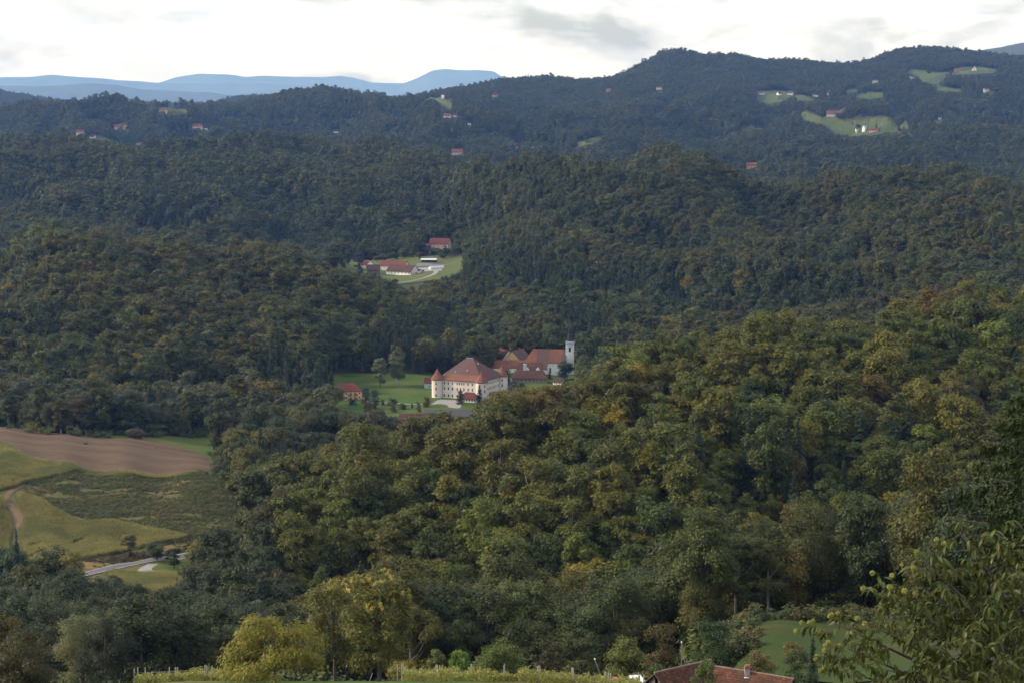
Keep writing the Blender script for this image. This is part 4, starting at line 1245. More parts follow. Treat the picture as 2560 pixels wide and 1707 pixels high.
M_brick = simple('brick', (0.34, 0.13, 0.08), (0.25, 0.10, 0.07), 2.0)
M_concrete = simple('concrete', (0.36, 0.34, 0.32), (0.27, 0.26, 0.25), 0.8)
M_metal = simple('grey_metal', (0.22, 0.22, 0.23), (0.16, 0.16, 0.17), 1.0, 0.5, 0.4)
M_pole = simple('weathered_pole', (0.20, 0.17, 0.14), (0.13, 0.11, 0.09), 1.0, stretch=(4, 4, 0.4))

M_far_r = simple('dull_red_roof_tiles', (0.165, 0.060, 0.046), (0.135, 0.052, 0.042), 0.5, 0.85, 0.15)
def wall_quad(mb, p0, p1, z0, z1, holes=(), depth=0.25):
    """wall from p0 to p1 (outside on the right of that direction) with openings (u0, u1, v0, v1) cut through"""
    p0, p1 = np.array(p0, float), np.array(p1, float)
    L = np.linalg.norm(p1 - p0)
    d = (p1 - p0) / L
    inn = np.array([-d[1], d[0]])
    us = sorted({0.0, L} | {h[0] for h in holes} | {h[1] for h in holes})
    vs_ = sorted({z0, z1} | {h[2] for h in holes} | {h[3] for h in holes})
    def pt(u, v, e=0.0):
        q = p0 + d * u + inn * e
        return (q[0], q[1], v)
    for a, b in zip(us[:-1], us[1:]):
        for c, e in zip(vs_[:-1], vs_[1:]):
            um, vm = (a + b) / 2, (c + e) / 2
            if any(h[0] < um < h[1] and h[2] < vm < h[3] for h in holes):
                continue
            mb.add([pt(a, c), pt(b, c), pt(b, e), pt(a, e)], [(0, 1, 2, 3)])
    for (a, b, c, e) in holes:
        mb.add([pt(a, c), pt(a, c, depth), pt(b, c, depth), pt(b, c)], [(0, 3, 2, 1)])
        mb.add([pt(a, e), pt(b, e), pt(b, e, depth), pt(a, e, depth)], [(0, 3, 2, 1)])
        mb.add([pt(a, c), pt(a, e), pt(a, e, depth), pt(a, c, depth)], [(0, 3, 2, 1)])
        mb.add([pt(b, c), pt(b, c, depth), pt(b, e, depth), pt(b, e)], [(0, 3, 2, 1)])
WIN = {}
def window(parent, p0, p1, hole, frame_mat=None, depth=0.16, name='window', mull=True):
    """frame with mullion and a pane set back into an opening"""
    frame_mat = frame_mat or M_frame
    p0, p1 = np.array(p0, float), np.array(p1, float)
    d = (p1 - p0) / np.linalg.norm(p1 - p0)
    inn = np.array([-d[1], d[0]])
    u0, u1, v0, v1 = hole
    w, h = round(u1 - u0, 2), round(v1 - v0, 2)
    key = (w, h, frame_mat.name, mull)
    if key not in WIN:
        t = min(0.09, w * 0.12)
        f = MB().box(-w / 2, -w / 2 + t, -0.04, 0.04, 0, h).box(w / 2 - t, w / 2, -0.04, 0.04, 0, h)
        f.box(-w / 2 + t, w / 2 - t, -0.04, 0.04, 0, t).box(-w / 2 + t, w / 2 - t, -0.04, 0.04, h - t, h)
        if mull:
            f.box(-t / 3, t / 3, -0.035, 0.035, t, h - t)
        pn = MB().box(-w / 2 + t, w / 2 - t, 0.005, 0.02, t, h - t)
        WIN[key] = (f.mesh('window', frame_mat), pn.mesh('pane', M_glass))
    fm, pm = WIN[key]
    q = p0 + d * (u0 + u1) / 2 + inn * depth
    o = mesh_obj(name, fm, parent)
    o.location = (q[0], q[1], v0)
    o.rotation_euler = (0, 0, math.atan2(d[1], d[0]))
    mesh_obj('pane', pm, o)
    return o
def slab(mb, quad, t=0.2):
    """thick roof plane: top corners given (3 or 4), extruded downward"""
    q = [Vector(p) for p in quad]
    n = len(q)
    lo = [p - Vector((0, 0, t)) for p in q]
    f = [tuple(range(n)), tuple(range(2 * n - 1, n - 1, -1))]
    for i in range(n):
        j = (i + 1) % n
        f.append((i, i + n, j + n, j))
    return mb.add(q + lo, f)
def gable_roof(x0, x1, y0, y1, ze, zr, mat, parent, over=0.5, name='roof', label=None, t=0.22, hip=0.0):
    """ridge along x; hip: how far the ridge is pulled in at each end (0 = gables)"""
    ym = (y0 + y1) / 2
    k = (zr - ze) / ((y1 - y0) / 2)
    X0, X1, Y0, Y1, Z0 = x0 - over, x1 + over, y0 - over, y1 + over, ze - k * over
    mb = MB()
    if hip <= 0:
        slab(mb, [(X0, Y0, Z0), (X1, Y0, Z0), (X1, ym, zr), (X0, ym, zr)], t)
        slab(mb, [(X1, Y1, Z0), (X0, Y1, Z0), (X0, ym + 0.01, zr), (X1, ym + 0.01, zr)], t)
    else:
        a, b = x0 + hip, x1 - hip
        slab(mb, [(X0, Y0, Z0), (X1, Y0, Z0), (b, ym, zr), (a, ym, zr)], t)
        slab(mb, [(X1, Y1, Z0), (X0, Y1, Z0), (a, ym + 0.01, zr), (b, ym + 0.01, zr)], t)
        slab(mb, [(X1, Y0, Z0), (X1, Y1, Z0), (b + 0.01, ym, zr)], t)
        slab(mb, [(X0, Y1, Z0), (X0, Y0, Z0), (a - 0.01, ym, zr)], t)
    o = mb.build(name, mat, parent)
    if label:
        o['label'] = label
    return o
def block(parent, x0, x1, y0, y1, ze, zr, mat, holes_f=(), holes_r=(), holes_l=(), gables=True, base=-2.0, frame=None, wins=True, name='wall'):
    """four walls (with openings in the front, right and left ones) and the gable triangles"""
    mb = MB()
    A, B, C, D = (x0, y0), (x1, y0), (x1, y1), (x0, y1)
    wall_quad(mb, A, B, base, ze, holes_f)
    wall_quad(mb, B, C, base, ze, holes_r)
    wall_quad(mb, C, D, base, ze)
    wall_quad(mb, D, A, base, ze, holes_l)
    if gables:
        ym = (y0 + y1) / 2
        mb.add([(x1, y0, ze), (x1, y1, ze), (x1, ym, zr - 0.15)], [(0, 1, 2)])
        mb.add([(x0, y1, ze), (x0, y0, ze), (x0, ym, zr - 0.15)], [(0, 1, 2)])
    o = mb.build(name, mat, parent)
    if wins:
        for (p, q, hs) in ((A, B, holes_f), (B, C, holes_r), (D, A, holes_l)):
            for h in hs:
                window(parent, p, q, h, frame)
    return o
def cols(L, n, w, z, h, pad=1.0):
    """n evenly spaced openings along a wall of length L"""
    if n == 1:
        return [(L / 2 - w / 2, L / 2 + w / 2, z, z + h)]
    return [(pad + (L - 2 * pad - w) * i / (n - 1), pad + (L - 2 * pad - w) * i / (n - 1) + w, z, z + h) for i in range(n)]
def chimney(parent, x, y, z0, z1, s=0.5, mat=None):
    return MB().box(x - s / 2, x + s / 2, y - s / 2, y + s / 2, z0, z1).box(x - s / 2 - 0.08, x + s / 2 + 0.08, y - s / 2 - 0.08, y + s / 2 + 0.08, z1 + 0.001, z1 + 0.16).build('chimney', mat or M_brick, parent)
def base_at(px, py=None, Y=None, z=None):
    """foot of a building: on the sight line and on the terrain"""
    if Y is None:
        return ground(px, py, 150, W(6500))
    x = (px - PW / 2) / FPX * (Y * CP + (CZ) * SP * 1.0) if False else P(px, 900, Y)[0] * 1.0
    for _ in range(3):
        zz = H(x, Y)
        f = Y * CP - (zz - CZ) * SP
        x = (px - PW / 2) / FPX * f
    return (x, Y, H(x, Y) if z is None else z)

# ---- the manor
def manor():
    S, EAVE, TOP = 33.0, 12.4, 25.4
    th = R(-24.2)
    near = base_at(1204, Y=1322)
    # near corner tower centre is local (S/2, -S/2)
    c, s = math.cos(th), math.sin(th)
    cx = near[0] - (c * S / 2 - s * (-S / 2))
    cy = near[1] - (s * S / 2 + c * (-S / 2))
    z0 = H(cx, cy)
    m = empty('manor_house', (cx, cy, z0), th)
    tag(m, 'large square cream manor with steep brown roof and round corner towers', 'manor')
    h = S / 2
    fx = lambda zx: (zx - 448) / 977 * S             # along the front, from left tower centre
    hf = []
    for zx in (605, 692, 780, 1128, 1222):
        hf.append((fx(zx) - 0.5, fx(zx) + 0.5, 9.1, 10.7))
    for zx in (887, 936, 987, 1035):
        hf.append((fx(zx) - 0.42, fx(zx) + 0.42, 9.1, 10.7))
    for zx in (605, 692, 780, 887, 961, 1035, 1128, 1222):
        hf.append((fx(zx) - 0.5, fx(zx) + 0.5, 5.3, 7.3))
    for zx in (605, 692, 780, 887, 961, 1035, 1128, 1222):
        hf.append((fx(zx) - 0.55, fx(zx) + 0.55, 0.7, 2.5))
    hr = [q for z, hh in ((9.1, 1.6), (5.3, 2.0), (1.0, 1.6)) for q in cols(S, 11, 0.95, z, hh, 5.2)]
    mb = MB()
    A, B, C, D = (-h, -h), (h, -h), (h, h), (-h, h)
    wall_quad(mb, A, B, -2, EAVE, hf, 0.35)
    wall_quad(mb, B, C, -2, EAVE, hr, 0.35)
    wall_quad(mb, C, D, -2, EAVE)
    wall_quad(mb, D, A, -2, EAVE, [q for z, hh in ((9.1, 1.6), (5.3, 2.0), (1.0, 1.6)) for q in cols(S, 8, 0.95, z, hh, 5.2)], 0.35)
    mb.build('wall', M_plaster, m)
    for q in hf:
        window(m, A, B, q)
    for q in hr:
        window(m, B, C, q)
    # cornice under the eaves, string course between the storeys
    cor = MB()
    for (x0, x1, y0, y1) in ((-h - 0.35, h + 0.35, -h - 0.35, -h - 0.003), (h + 0.003, h + 0.35, -h, h + 0.35)):
        cor.box(x0, x1, y0, y1, EAVE - 0.55, EAVE - 0.02)
    cor.build('cornice', M_gutter, m)
    st = MB().box(-h, h, -h - 0.08, -h - 0.004, 4.1, 4.3).box(h + 0.004, h + 0.08, -h, h, 4.1, 4.3)
    st.build('string_course', M_plaster, m)
    # roof: steep hip with a short ridge, lower courses retiled in orange
    rl = 2.7
    ov = 0.8
    E = h + ov
    ze = EAVE - 0.1
    kk = 0.27
    ymid = 0.0
    def lerp(a, b, t):
        return tuple(a[i] + (b[i] - a[i]) * t for i in range(3))
    ridge_l, ridge_r = (-rl, 0, TOP), (rl, 0, TOP)
    F0, F1 = (-E, -E, ze), (E, -E, ze)
    lo = MB()
    slab(lo, [F0, F1, lerp(F1, ridge_r, kk), lerp(F0, ridge_l, kk)], 0.25)
    o = lo.build('roof_lower_courses', M_tile_o, m)
    o['label'] = 'newer orange tiles along the front eaves'
    up = MB()
    lift = 0.02
    a0, a1 = lerp(F0, ridge_l, kk), lerp(F1, ridge_r, kk)
    slab(up, [(a0[0], a0[1], a0[2] + lift), (a1[0], a1[1], a1[2] + lift), ridge_r, ridge_l], 0.25)
    slab(up, [F1, (E, E, ze), (rl + 0.01, 0, TOP)], 0.25)
    slab(up, [(E, E, ze), (-E, E, ze), (-rl, 0.01, TOP), (rl, 0.01, TOP)], 0.25)
    slab(up, [(-E, E, ze), F0, (-rl - 0.01, 0, TOP)], 0.25)
    ro = up.build('roof', M_tile_b, m)
    MB().tube([(-rl, 0, TOP + 0.05), (rl, 0, TOP + 0.05)], [0.22, 0.22], 6).build('ridge_tiles', M_concrete, ro)
    for e in ((F1, ridge_r), ((E, E, ze), ridge_r), (F0, ridge_l)):
        MB().tube([Vector(e[0]) + Vector((0, 0, 0.05)), Vector(e[1]) + Vector((0, 0, 0.05))], [0.16, 0.16], 5).build('hip_tiles', M_tile_d, ro)
    for (x, y) in ((2.6, -9.5), (-5.5, -11.0), (8.0, -4.0)):
        zz = TOP - (abs(y)) * (TOP - ze) / E
        MB().box(x - 0.25, x + 0.25, y - 0.3, y + 0.3, zz - 0.1, zz + 0.5).build('roof_vent', M_frame_w, ro)
    # corner towers
    for (tx, ty, front) in ((-h, -h, True), (h, -h, False), (h, h, True)):
        rad = 3.85
        t = MB()
        n = 28
        t.ring([(rad, -2), (rad, EAVE + 0.05)], n, tx, ty, cap=False)
        tw = t.build('corner_tower', M_plaster, m, True)
        MB().ring([(rad + 0.03, EAVE - 0.6), (rad + 0.5, EAVE - 0.45), (rad + 0.5, EAVE + 0.02)], n, tx, ty, cap=False).build('tower_cornice', M_gutter, tw, True)
        rf = MB().ring([(rad + 0.95, EAVE - 0.05), (rad + 0.05, EAVE + 1.15), (rad * 0.55, EAVE + 3.6), (0.12, EAVE + 7.0)], 10, tx, ty, 0.2).build('tower_roof', M_tile_o, tw)
        MB().tube([(tx, ty, EAVE + 6.9), (tx, ty, EAVE + 8.1)], [0.08, 0.03], 5).build('finial', M_metal, tw)
        angs = (-1.15, ) if front and ty < 0 else ((-0.9, ) if ty > 0 else (-1.3, -0.35))
        for a in angs:
            for z, hh in ((9.0, 1.5), (5.2, 2.0), (0.8, 1.8)):
                a2 = -math.pi / 2 + (a + 1.35) if front and ty < 0 else a - 0.2
                q = (tx + (rad + 0.0) * math.cos(a2), ty + (rad + 0.0) * math.sin(a2))
                dd = (-math.sin(a2), math.cos(a2))
                p0 = (q[0] - dd[0], q[1] - dd[1])
                p1 = (q[0] + dd[0], q[1] + dd[1])
                window(tw, p0, p1, (0.55, 1.45, z, z + hh), None, -0.03)
    # rain pipes where towers meet the walls
    for (x, y) in ((-h + 3.95, -h - 0.12), (h - 3.95, -h - 0.12), (h + 0.12, h - 3.95)):
        MB().tube([(x, y, 0), (x, y, EAVE - 0.5)], [0.11, 0.11], 6).build('rain_pipe', M_metal, m)
    return m
manor()

def house(name, label, foot, rz, w, d, ze, zr, wall, roof, cat='house', nf=3, floors=1, nr=0, hip=0.0, over=0.5, chim=None, frame=None, door=None, group=None, win=(0.9, 1.2), base=-2.0, zwin=1.0, storey=2.9, roof_label=None):
    """rectangular house; front faces the local -y, the foot is the middle of the front wall"""
    e = empty(name, foot, rz)
    tag(e, label, cat, group)
    hf, hr = [], []
    for k in range(floors):
        if nf: hf += cols(w, nf, win[0], zwin + storey * k, win[1])
        if nr: hr += cols(d, nr, win[0], zwin + storey * k, win[1])
    block(e, -w / 2, w / 2, 0, d, ze, zr, wall, hf, hr, hr, hip <= 0, base, frame)
    gable_roof(-w / 2, w / 2, 0, d, ze, zr, roof, e, over, 'roof', roof_label, hip=hip)
    if chim:
        chimney(e, chim[0], d / 2 + chim[1], zr - 0.8, zr + chim[2])
    if foot[1] > 1700:
        k = 1.07 if foot[1] < 2600 else 1.32
        e.scale = (k, k, k)
    if door:
        MB().box(door - 0.55, door + 0.55, -0.06, -0.004, -0.3, 2.05).build('door', M_wood_w, e)
    return e
# ---- buildings round the manor
house('gatehouse', 'small white annex with hipped red roof in front of the manor', base_at(1170, Y=1312), R(-20), 12.5, 6.5, 3.0, 6.6, M_plaster_w, M_tile_m, 'annex', 6, 1, 2, hip=3.2, win=(0.9, 1.5), zwin=0.8, frame=M_frame)
house('garden_shed', 'teal walled shed with red roof behind the manor tower', base_at(1073, Y=1372), R(-10), 7, 6, 4.6, 7.4, M_teal_w, M_tile_m, 'shed', 1, 1)
orange = house('apartment_house', 'orange plastered two storey house with red hipped roof and balconies', base_at(872, Y=1330), R(17), 18.0, 10.0, 6.6, 11.0, M_orange_w, M_tile_r, 'house', 6, 2, 2, hip=4.2, win=(1.1, 1.5), frame=M_frame_w, chim=(-4, 0.5, 0.6))
for (x, z) in ((0.6, 3.4), (4.6, 3.4), (0.6, 0.6), (4.6, 0.6)):
    b = MB().box(x - 1.4, x + 1.4, -1.2, -0.004, z - 0.12, z).build('balcony', M_concrete, orange)
    rl_ = MB().box(x - 1.4, x + 1.4, -1.2, -1.14, z + 0.05, z + 1.0).build('railing', M_wood_w, b)
barn_f = base_at(1033, Y=1226)
house('outbuilding', 'long outbuilding with plum brown roof below the lawn', (barn_f[0], barn_f[1], barn_f[2]), R(2), 17, 9, 2.4, 5.6, M_stone_w, M_tile_d, 'outbuilding', 0, over=0.4, chim=(2, -1.0, 0.9))
house('barn', 'long barn with grey ribbed roof in front of the manor forecourt', base_at(1130, Y=1226), R(-2), 34, 15, 2.6, 7.6, M_stone_w, M_grey_r, 'barn', 0, over=0.6)

# ---- church
def church():
    f = base_at(1392, Y=1440)
    e = empty('church', f, R(-5))
    tag(e, 'white church with patched orange roof and slender dark spire', 'church')
    # px -> local x (3.45 px per metre, foot at px 1392)
    X = lambda zx: ((zx / 8.71 + 1200) - 1392) / 3.43
    x0, x1 = X(975), X(1800)
    EAV, RID, Dp = 10.2, 18.6, 13.0
    hs = [((X(1527) - X(1460)) + X(1460) - x0 - 0.65, X(1527) - x0 + 0.65, 1.6, 5.8)]
    mb = MB()
    wall_quad(mb, (x0, 0), (x1, 0), -3, EAV, hs, 0.4)
    wall_quad(mb, (x1, 0), (x1, Dp), -3, EAV)
    wall_quad(mb, (x1, Dp), (x0, Dp), -3, EAV)
    wall_quad(mb, (x0, Dp), (x0, 0), -3, EAV)
    mb.add([(x1, 0, EAV), (x1, Dp, EAV), (x1, Dp / 2, RID - 0.15)], [(0, 1, 2)])
    mb.build('nave_wall', M_plaster_w, e)
    window(e, (x0, 0), (x1, 0), hs[0], M_frame, 0.3, 'nave_window')
    ym, ov = Dp / 2, 0.6
    k = (RID - EAV) / ym
    zl = EAV - k * ov
    rf = MB()
    xa = X(1135)
    xs = X(1795)
    slab(rf, [(x0 - ov, -ov, zl), (xs, -ov, zl), (xs, ym, RID), (xa, ym, RID)], 0.25)
    slab(rf, [(xs, Dp + ov, zl), (x0 - ov, Dp + ov, zl), (xa, ym + 0.01, RID), (xs, ym + 0.01, RID)], 0.25)
    slab(rf, [(x0 - ov, Dp + ov, zl), (x0 - ov, -ov, zl), (xa - 0.01, ym, RID)], 0.25)
    rf.build('roof', M_tile_c, e)
    gr = MB()
    slab(gr, [(xs + 0.01, -ov, zl), (x1 + 2.5, -ov, zl), (x1 + 2.5, ym, RID - 0.1), (xs + 0.01, ym, RID - 0.1)], 0.25)
    slab(gr, [(x1 + 2.5, Dp + ov, zl), (xs + 0.01, Dp + ov, zl), (xs + 0.01, ym + 0.01, RID - 0.1), (x1 + 2.5, ym + 0.01, RID - 0.1)], 0.25)
    gr.build('roof_end', M_grey_r, e)['label'] = 'grey roofing next to the tower'
    # side chapel under the long catslide of the roof
    a, b = X(1225), X(1470)
    out_ = -3.6
    zc = EAV - k * 3.9
    ch = MB()
    wall_quad(ch, (a + 0.4, out_), (b - 0.4, out_), -3, zc + 0.2, [(b - a - 4.2, b - a - 3.2, 2.6, 4.2)], 0.3)
    wall_quad(ch, (b - 0.4, out_), (b - 0.4, -0.003), -3, zc + 0.2)
    wall_quad(ch, (a + 0.4, -0.003), (a + 0.4, out_), -3, zc + 0.2)
    ch.add([(b - 0.4, out_, zc + 0.2), (b - 0.4, -0.003, zc + 0.2), (b - 0.4, -0.003, EAV - 0.4)], [(0, 1, 2)])
    ch.build('side_chapel', M_plaster_w, e)
    window(e, (a + 0.4, out_), (b - 0.4, out_), (b - a - 4.2, b - a - 3.2, 2.6, 4.2), M_frame, 0.2, 'chapel_window')
    cr = MB()
    zt = RID + 0.12
    slab(cr, [(a, out_ - 0.5, EAV - k * (3.6 + 0.5) + 0.14), (b, out_ - 0.5, EAV - k * (3.6 + 0.5) + 0.14), (b, ym - 0.1, zt), (a, ym - 0.1, zt)], 0.2)
    cr.build('chapel_roof', M_tile_b, e)
    # tower
    tx, ty, th_ = X(1948), ym, 3.05
    TT = 23.4
    mb = MB()
    c4 = [(tx - th_, ty - th_), (tx + th_, ty - th_), (tx + th_, ty + th_), (tx - th_, ty + th_)]
    op = [(th_ - 0.75, th_ + 0.75, TT - 6.3, TT - 3.1)]
    for i in range(4):
        wall_quad(mb, c4[i], c4[(i + 1) % 4], -3, TT, op, 0.5)
    t = mb.build('tower', M_tower_w, e)
    for i in range(4):
        MB_ = window(t, c4[i], c4[(i + 1) % 4], op[0], M_dark, 0.4, 'belfry_window')
        p0, p1 = np.array(c4[i]), np.array(c4[(i + 1) % 4])
        d = (p1 - p0) / np.linalg.norm(p1 - p0)
        nrm = np.array([d[1], -d[0]])
        q = (p0 + p1) / 2 + nrm * 0.05
        if i < 2:
            cl = MB().ring([(0.85, 0.0), (0.85, 0.08)], 18).build('clock_face', M_frame_w, t)
            cl.location = (q[0], q[1], TT - 1.7)
            cl.rotation_euler = (math.pi / 2, 0, math.atan2(d[1], d[0]))
            MB().box(-0.07, 0.07, -0.1, 0.72, 0.085, 0.11).box(-0.06, 0.5, -0.06, 0.06, 0.115, 0.14).build('clock_hands', M_dark, cl)
    MB().box(tx - th_ - 0.12, tx + th_ + 0.12, ty - th_ - 0.12, ty + th_ + 0.12, TT - 8.0, TT - 7.65).build('tower_band', M_tower_w, t)
    sp = MB()
    r2 = math.sqrt(2)
    sp.ring([((th_ + 0.55) * r2, TT - 0.02), ((th_ + 0.45) * r2, TT + 0.35), ((th_ - 0.55) * r2, TT + 1.3)], 4, tx, ty, math.pi / 4)
    sp.build('spire_skirt', M_gutter, t)
    s2 = MB().ring([(2.75, TT + 1.1), (2.35, TT + 3.0), (1.9, TT + 5.4), (1.3, TT + 7.2)], 8, tx, ty, math.pi / 8).build('spire', M_slate, t)
    MB().ring([(1.15, TT + 7.15), (1.75, TT + 7.5), (1.75, TT + 7.85), (1.1, TT + 8.0)], 8, tx, ty, math.pi / 8).build('spire_gallery', M_slate, s2)
    for i in range(4):
        a_ = math.pi / 4 + i * math.pi / 2
        MB().ring([(0.22, TT + 7.8), (0.25, TT + 8.6), (0.03, TT + 9.6)], 6, tx + 1.45 * math.cos(a_), ty + 1.45 * math.sin(a_)).build('pinnacle', M_slate, s2)
    MB().ring([(1.0, TT + 8.0), (1.05, TT + 9.6), (1.3, TT + 10.0), (0.85, TT + 10.8), (0.5, TT + 11.8), (0.13, TT + 14.2), (0.05, TT + 15.5)], 8, tx, ty).build('lantern', M_slate, s2)
    MB().box(tx - 0.04, tx + 0.04, ty - 0.04, ty + 0.04, TT + 15.4, TT + 17.0).box(tx - 0.42, tx + 0.42, ty - 0.035, ty + 0.035, TT + 16.2, TT + 16.28).build('cross', M_metal, s2)
church()
house('parish_house', 'ochre gabled house with red roof behind the church choir', base_at(1312, Y=1462), R(62), 17, 12, 7.4, 13.6, M_yellow_w, M_tile_b, 'house', 3, 2, 2, chim=(3, 0, 0.8))
house('convent_wing', 'low white convent wing with long orange red roof', base_at(1266, Y=1446), R(2), 24, 10, 4.4, 9.2, M_plaster_w, M_tile_o, 'convent wing', 6, 1)
house('convent_house', 'white gabled house with chimney rising behind the convent wing', base_at(1243, Y=1472), R(-60), 15, 11, 6.6, 13.4, M_plaster_w, M_tile_m, 'house', 3, 2, 2, chim=(-3, 0.0, 1.0), over=0.6)
st = house('stone_range', 'long stone range with dark brown roof below the church', base_at(1324, Y=1402), R(-3), 25, 9, 3.6, 8.2, M_stone_w, M_tile_d, 'outbuilding', 9, 1, 1, hip=3.0, win=(0.9, 1.4))
up_ = house('dormer_house', 'dark roofed house with white dormer gables behind the stone range', base_at(1324, Y=1420), R(-2), 18, 10, 6.0, 10.6, M_plaster_w, M_tile_d, 'house', 0, 1)
for x in (-1.6, 6.0):
    MB().add([(x - 1.5, -0.9, 6.2), (x + 1.5, -0.9, 6.2), (x, -0.9, 8.0), (x - 1.5, 2.4, 6.2), (x + 1.5, 2.4, 6.2), (x, 2.4, 8.0)], [(0, 1, 2), (0, 2, 5, 3), (1, 4, 5, 2)]).build('dormer', M_plaster_w, up_)
MB().box(-4.6, -2.2, -1.2, 0.8, 4.8, 10.4).build('stair_turret', M_white, up_)
house('grey_shed', 'small shed with blue-grey roof beside the manor tower', base_at(1281, Y=1372), R(20), 7.5, 6, 2.2, 5.4, M_wood_w, M_slate, 'shed', 0)
house('chapel', 'tiny white building with brown roof below the church tree', base_at(1393, Y=1396), R(-32), 7, 5, 2.8, 5.2, M_plaster_w, M_tile_d, 'chapel', 2, 1, 1)
house('village_house', 'white house glimpsed through the trees beyond the church', base_at(1580, Y=1400), R(10), 11, 8, 4.0, 7.2, M_plaster_w, M_tile_r, 'house', 2, 1)

# ---- farm in the side valley
def farm():
    f = base_at(1000, Y=W(2000))
    house('cowshed', 'long white cowshed with dark brown roof on the farm', base_at(996, Y=W(1990)), R(-36), 31, 14, 4.6, 10.6, M_plaster_w, M_tile_d, 'cowshed', 7, 1, 4, win=(2.0, 0.8), zwin=2.6, over=0.5)
    house('farm_barn', 'white farm barn with bright red roof behind the cowshed', base_at(982, Y=W(2022)), R(-14), 27, 10, 5.6, 10.6, M_plaster_w, M_far_r, 'barn', 4, 1, 2)
    house('farm_shed', 'brown board shed with brown roof beside the cowshed', base_at(934, Y=W(2000)), R(6), 13, 9, 4.6, 9.2, M_wood_w, M_tile_d, 'shed', 0)
    house('farm_cottage', 'small white cottage with red roof behind the copper tree', base_at(912, Y=W(2030)), R(-58), 9, 8, 5.4, 9.4, M_plaster_w, M_tile_r, 'cottage', 2, 2, 2)
    fh = house('hill_farmhouse', 'long pink farmhouse with maroon roof above the farm', base_at(1096, Y=W(2168)), R(-20), 23, 11, 5.2, 11.0, M_pink_w, M_tile_m, 'farmhouse', 5, 1, 2, chim=(-3, 0, 0.8))
    house('hill_barn', 'pale gabled barn half hidden below the pink farmhouse', base_at(1029, Y=W(2150)), R(55), 9, 7, 5.0, 9.0, M_pink_w, M_tile_m, 'barn', 1)
    house('hill_shed', 'low red roofed shed beside the pink farmhouse', base_at(1068, Y=W(2160)), R(10), 8, 6, 3.6, 6.2, M_wood_w, M_tile_m, 'shed', 0)
    # polytunnel
    b = base_at(1091, Y=W(2010))
    e = empty('polytunnel', b, R(28))
    tag(e, 'white arched polytunnel at the bend of the farm lane', 'polytunnel')
    v, fc = [], []
    for k, x in enumerate((-8, 8)):
        for i in range(13):
            a = math.pi * i / 12
            v.append((x, -4 * math.cos(a), 4.2 * math.sin(a) - 0.3))
    for i in range(12):
        fc.append((i, i + 1, i + 14, i + 13))
    fc += [tuple(range(12, -1, -1))]
    MB().add(v, fc).build('cover', M_white, e, False)
    hoops = MB()
    for x in (-8.05, -4, 0, 4, 8.05):
        hoops.tube([(x, -4.06 * math.cos(math.pi * i / 12), 4.26 * math.sin(math.pi * i / 12) - 0.3) for i in range(13)], [0.05] * 13, 4)
    hoops.build('hoops', M_metal, e)
    MB().box(8.06, 8.12, -1.6, 1.6, 0, 2.6).build('doorway', M_dark, e)
    # silo clamp
    b = base_at(1080, Y=W(2040))
    e = empty('silage_clamp', b, R(-4))
    tag(e, 'silage clamp with white walls and brown heap', 'clamp')
    MB().box(-17, 16, -5, -4.7, -1, 2.2).build('front_wall', M_white, e)
    MB().box(-17, 10, 6.0, 6.3, -1, 2.6).build('back_wall', M_white, e)
    hp = MB()
    n = 14
    vv = [(-6 + 22 * i / n, -4 + 9 * j / 6, 0.2 + 3.4 * math.sin(math.pi * i / n) ** 0.6 * math.sin(math.pi * j / 6) ** 0.6) for j in range(7) for i in range(n + 1)]
    ff = [(j * (n + 1) + i, j * (n + 1) + i + 1, (j + 1) * (n + 1) + i + 1, (j + 1) * (n + 1) + i) for j in range(6) for i in range(n)]
    hp.add(vv, ff).build('heap', M_soil, e, True)
    b = base_at(1072, Y=W(2062))
    e = empty('machine_shelter', b, R(-6))
    tag(e, 'open machine shelter with white sheet roof above the clamp', 'shelter')
    sr = MB()
    slab(sr, [(-9, -3.5, 3.6), (9, -3.5, 3.6), (9, 4, 4.8), (-9, 4, 4.8)], 0.15)
    sr.build('roof', M_white, e)
    MB().box(-8.8, 8.8, 3.6, 3.8, -1, 4.5).build('back_wall', M_wood_w, e)
    for x in (-8.5, -3, 3, 8.5):
        MB().box(x - 0.12, x + 0.12, -3.2, -2.96, -1, 3.5).build('post', M_wood_w, e)
    # tractor with trailer, a few pixels
    b = base_at(1056, Y=W(1998))
    e = empty('tractor', b, R(-15))
    tag(e, 'small blue tractor parked in the farm yard', 'tractor')
    blue = simple('blue_paint', (0.05, 0.16, 0.30), (0.04, 0.13, 0.25), 1.0, 0.4, 0.5)
    MB().box(-1.9, 0.2, -0.45, 0.45, 0.8, 1.5).build('bonnet', blue, e)
    MB().box(0.2, 1.7, -0.75, 0.75, 0.9, 2.6).build('cab', M_glass, e)
    MB().box(0.1, 1.8, -0.85, 0.85, 2.602, 2.75).build('cab_roof', M_white, e)
    rub = simple('rubber', (0.03, 0.03, 0.03), (0.02, 0.02, 0.02), 1.0)
    for (x, r_, y) in ((-1.4, 0.55, -0.8), (-1.4, 0.55, 0.8), (1.0, 0.85, -1.0), (1.0, 0.85, 1.0)):
        w = MB().ring([(r_ * 0.5, -0.2), (r_, -0.18), (r_, 0.18), (r_ * 0.5, 0.2)], 14).build('wheel', rub, e)
        w.location, w.rotation_euler = (x, y, r_), (math.pi / 2, 0, 0)
    b = base_at(1042, Y=W(1990))
    e = house('milk_house', 'tiny white block beside the cowshed', b, R(-20), 6, 5, 3.4, 4.6, M_plaster_w, M_tile_d, 'outbuilding', 1, over=0.3)
farm()

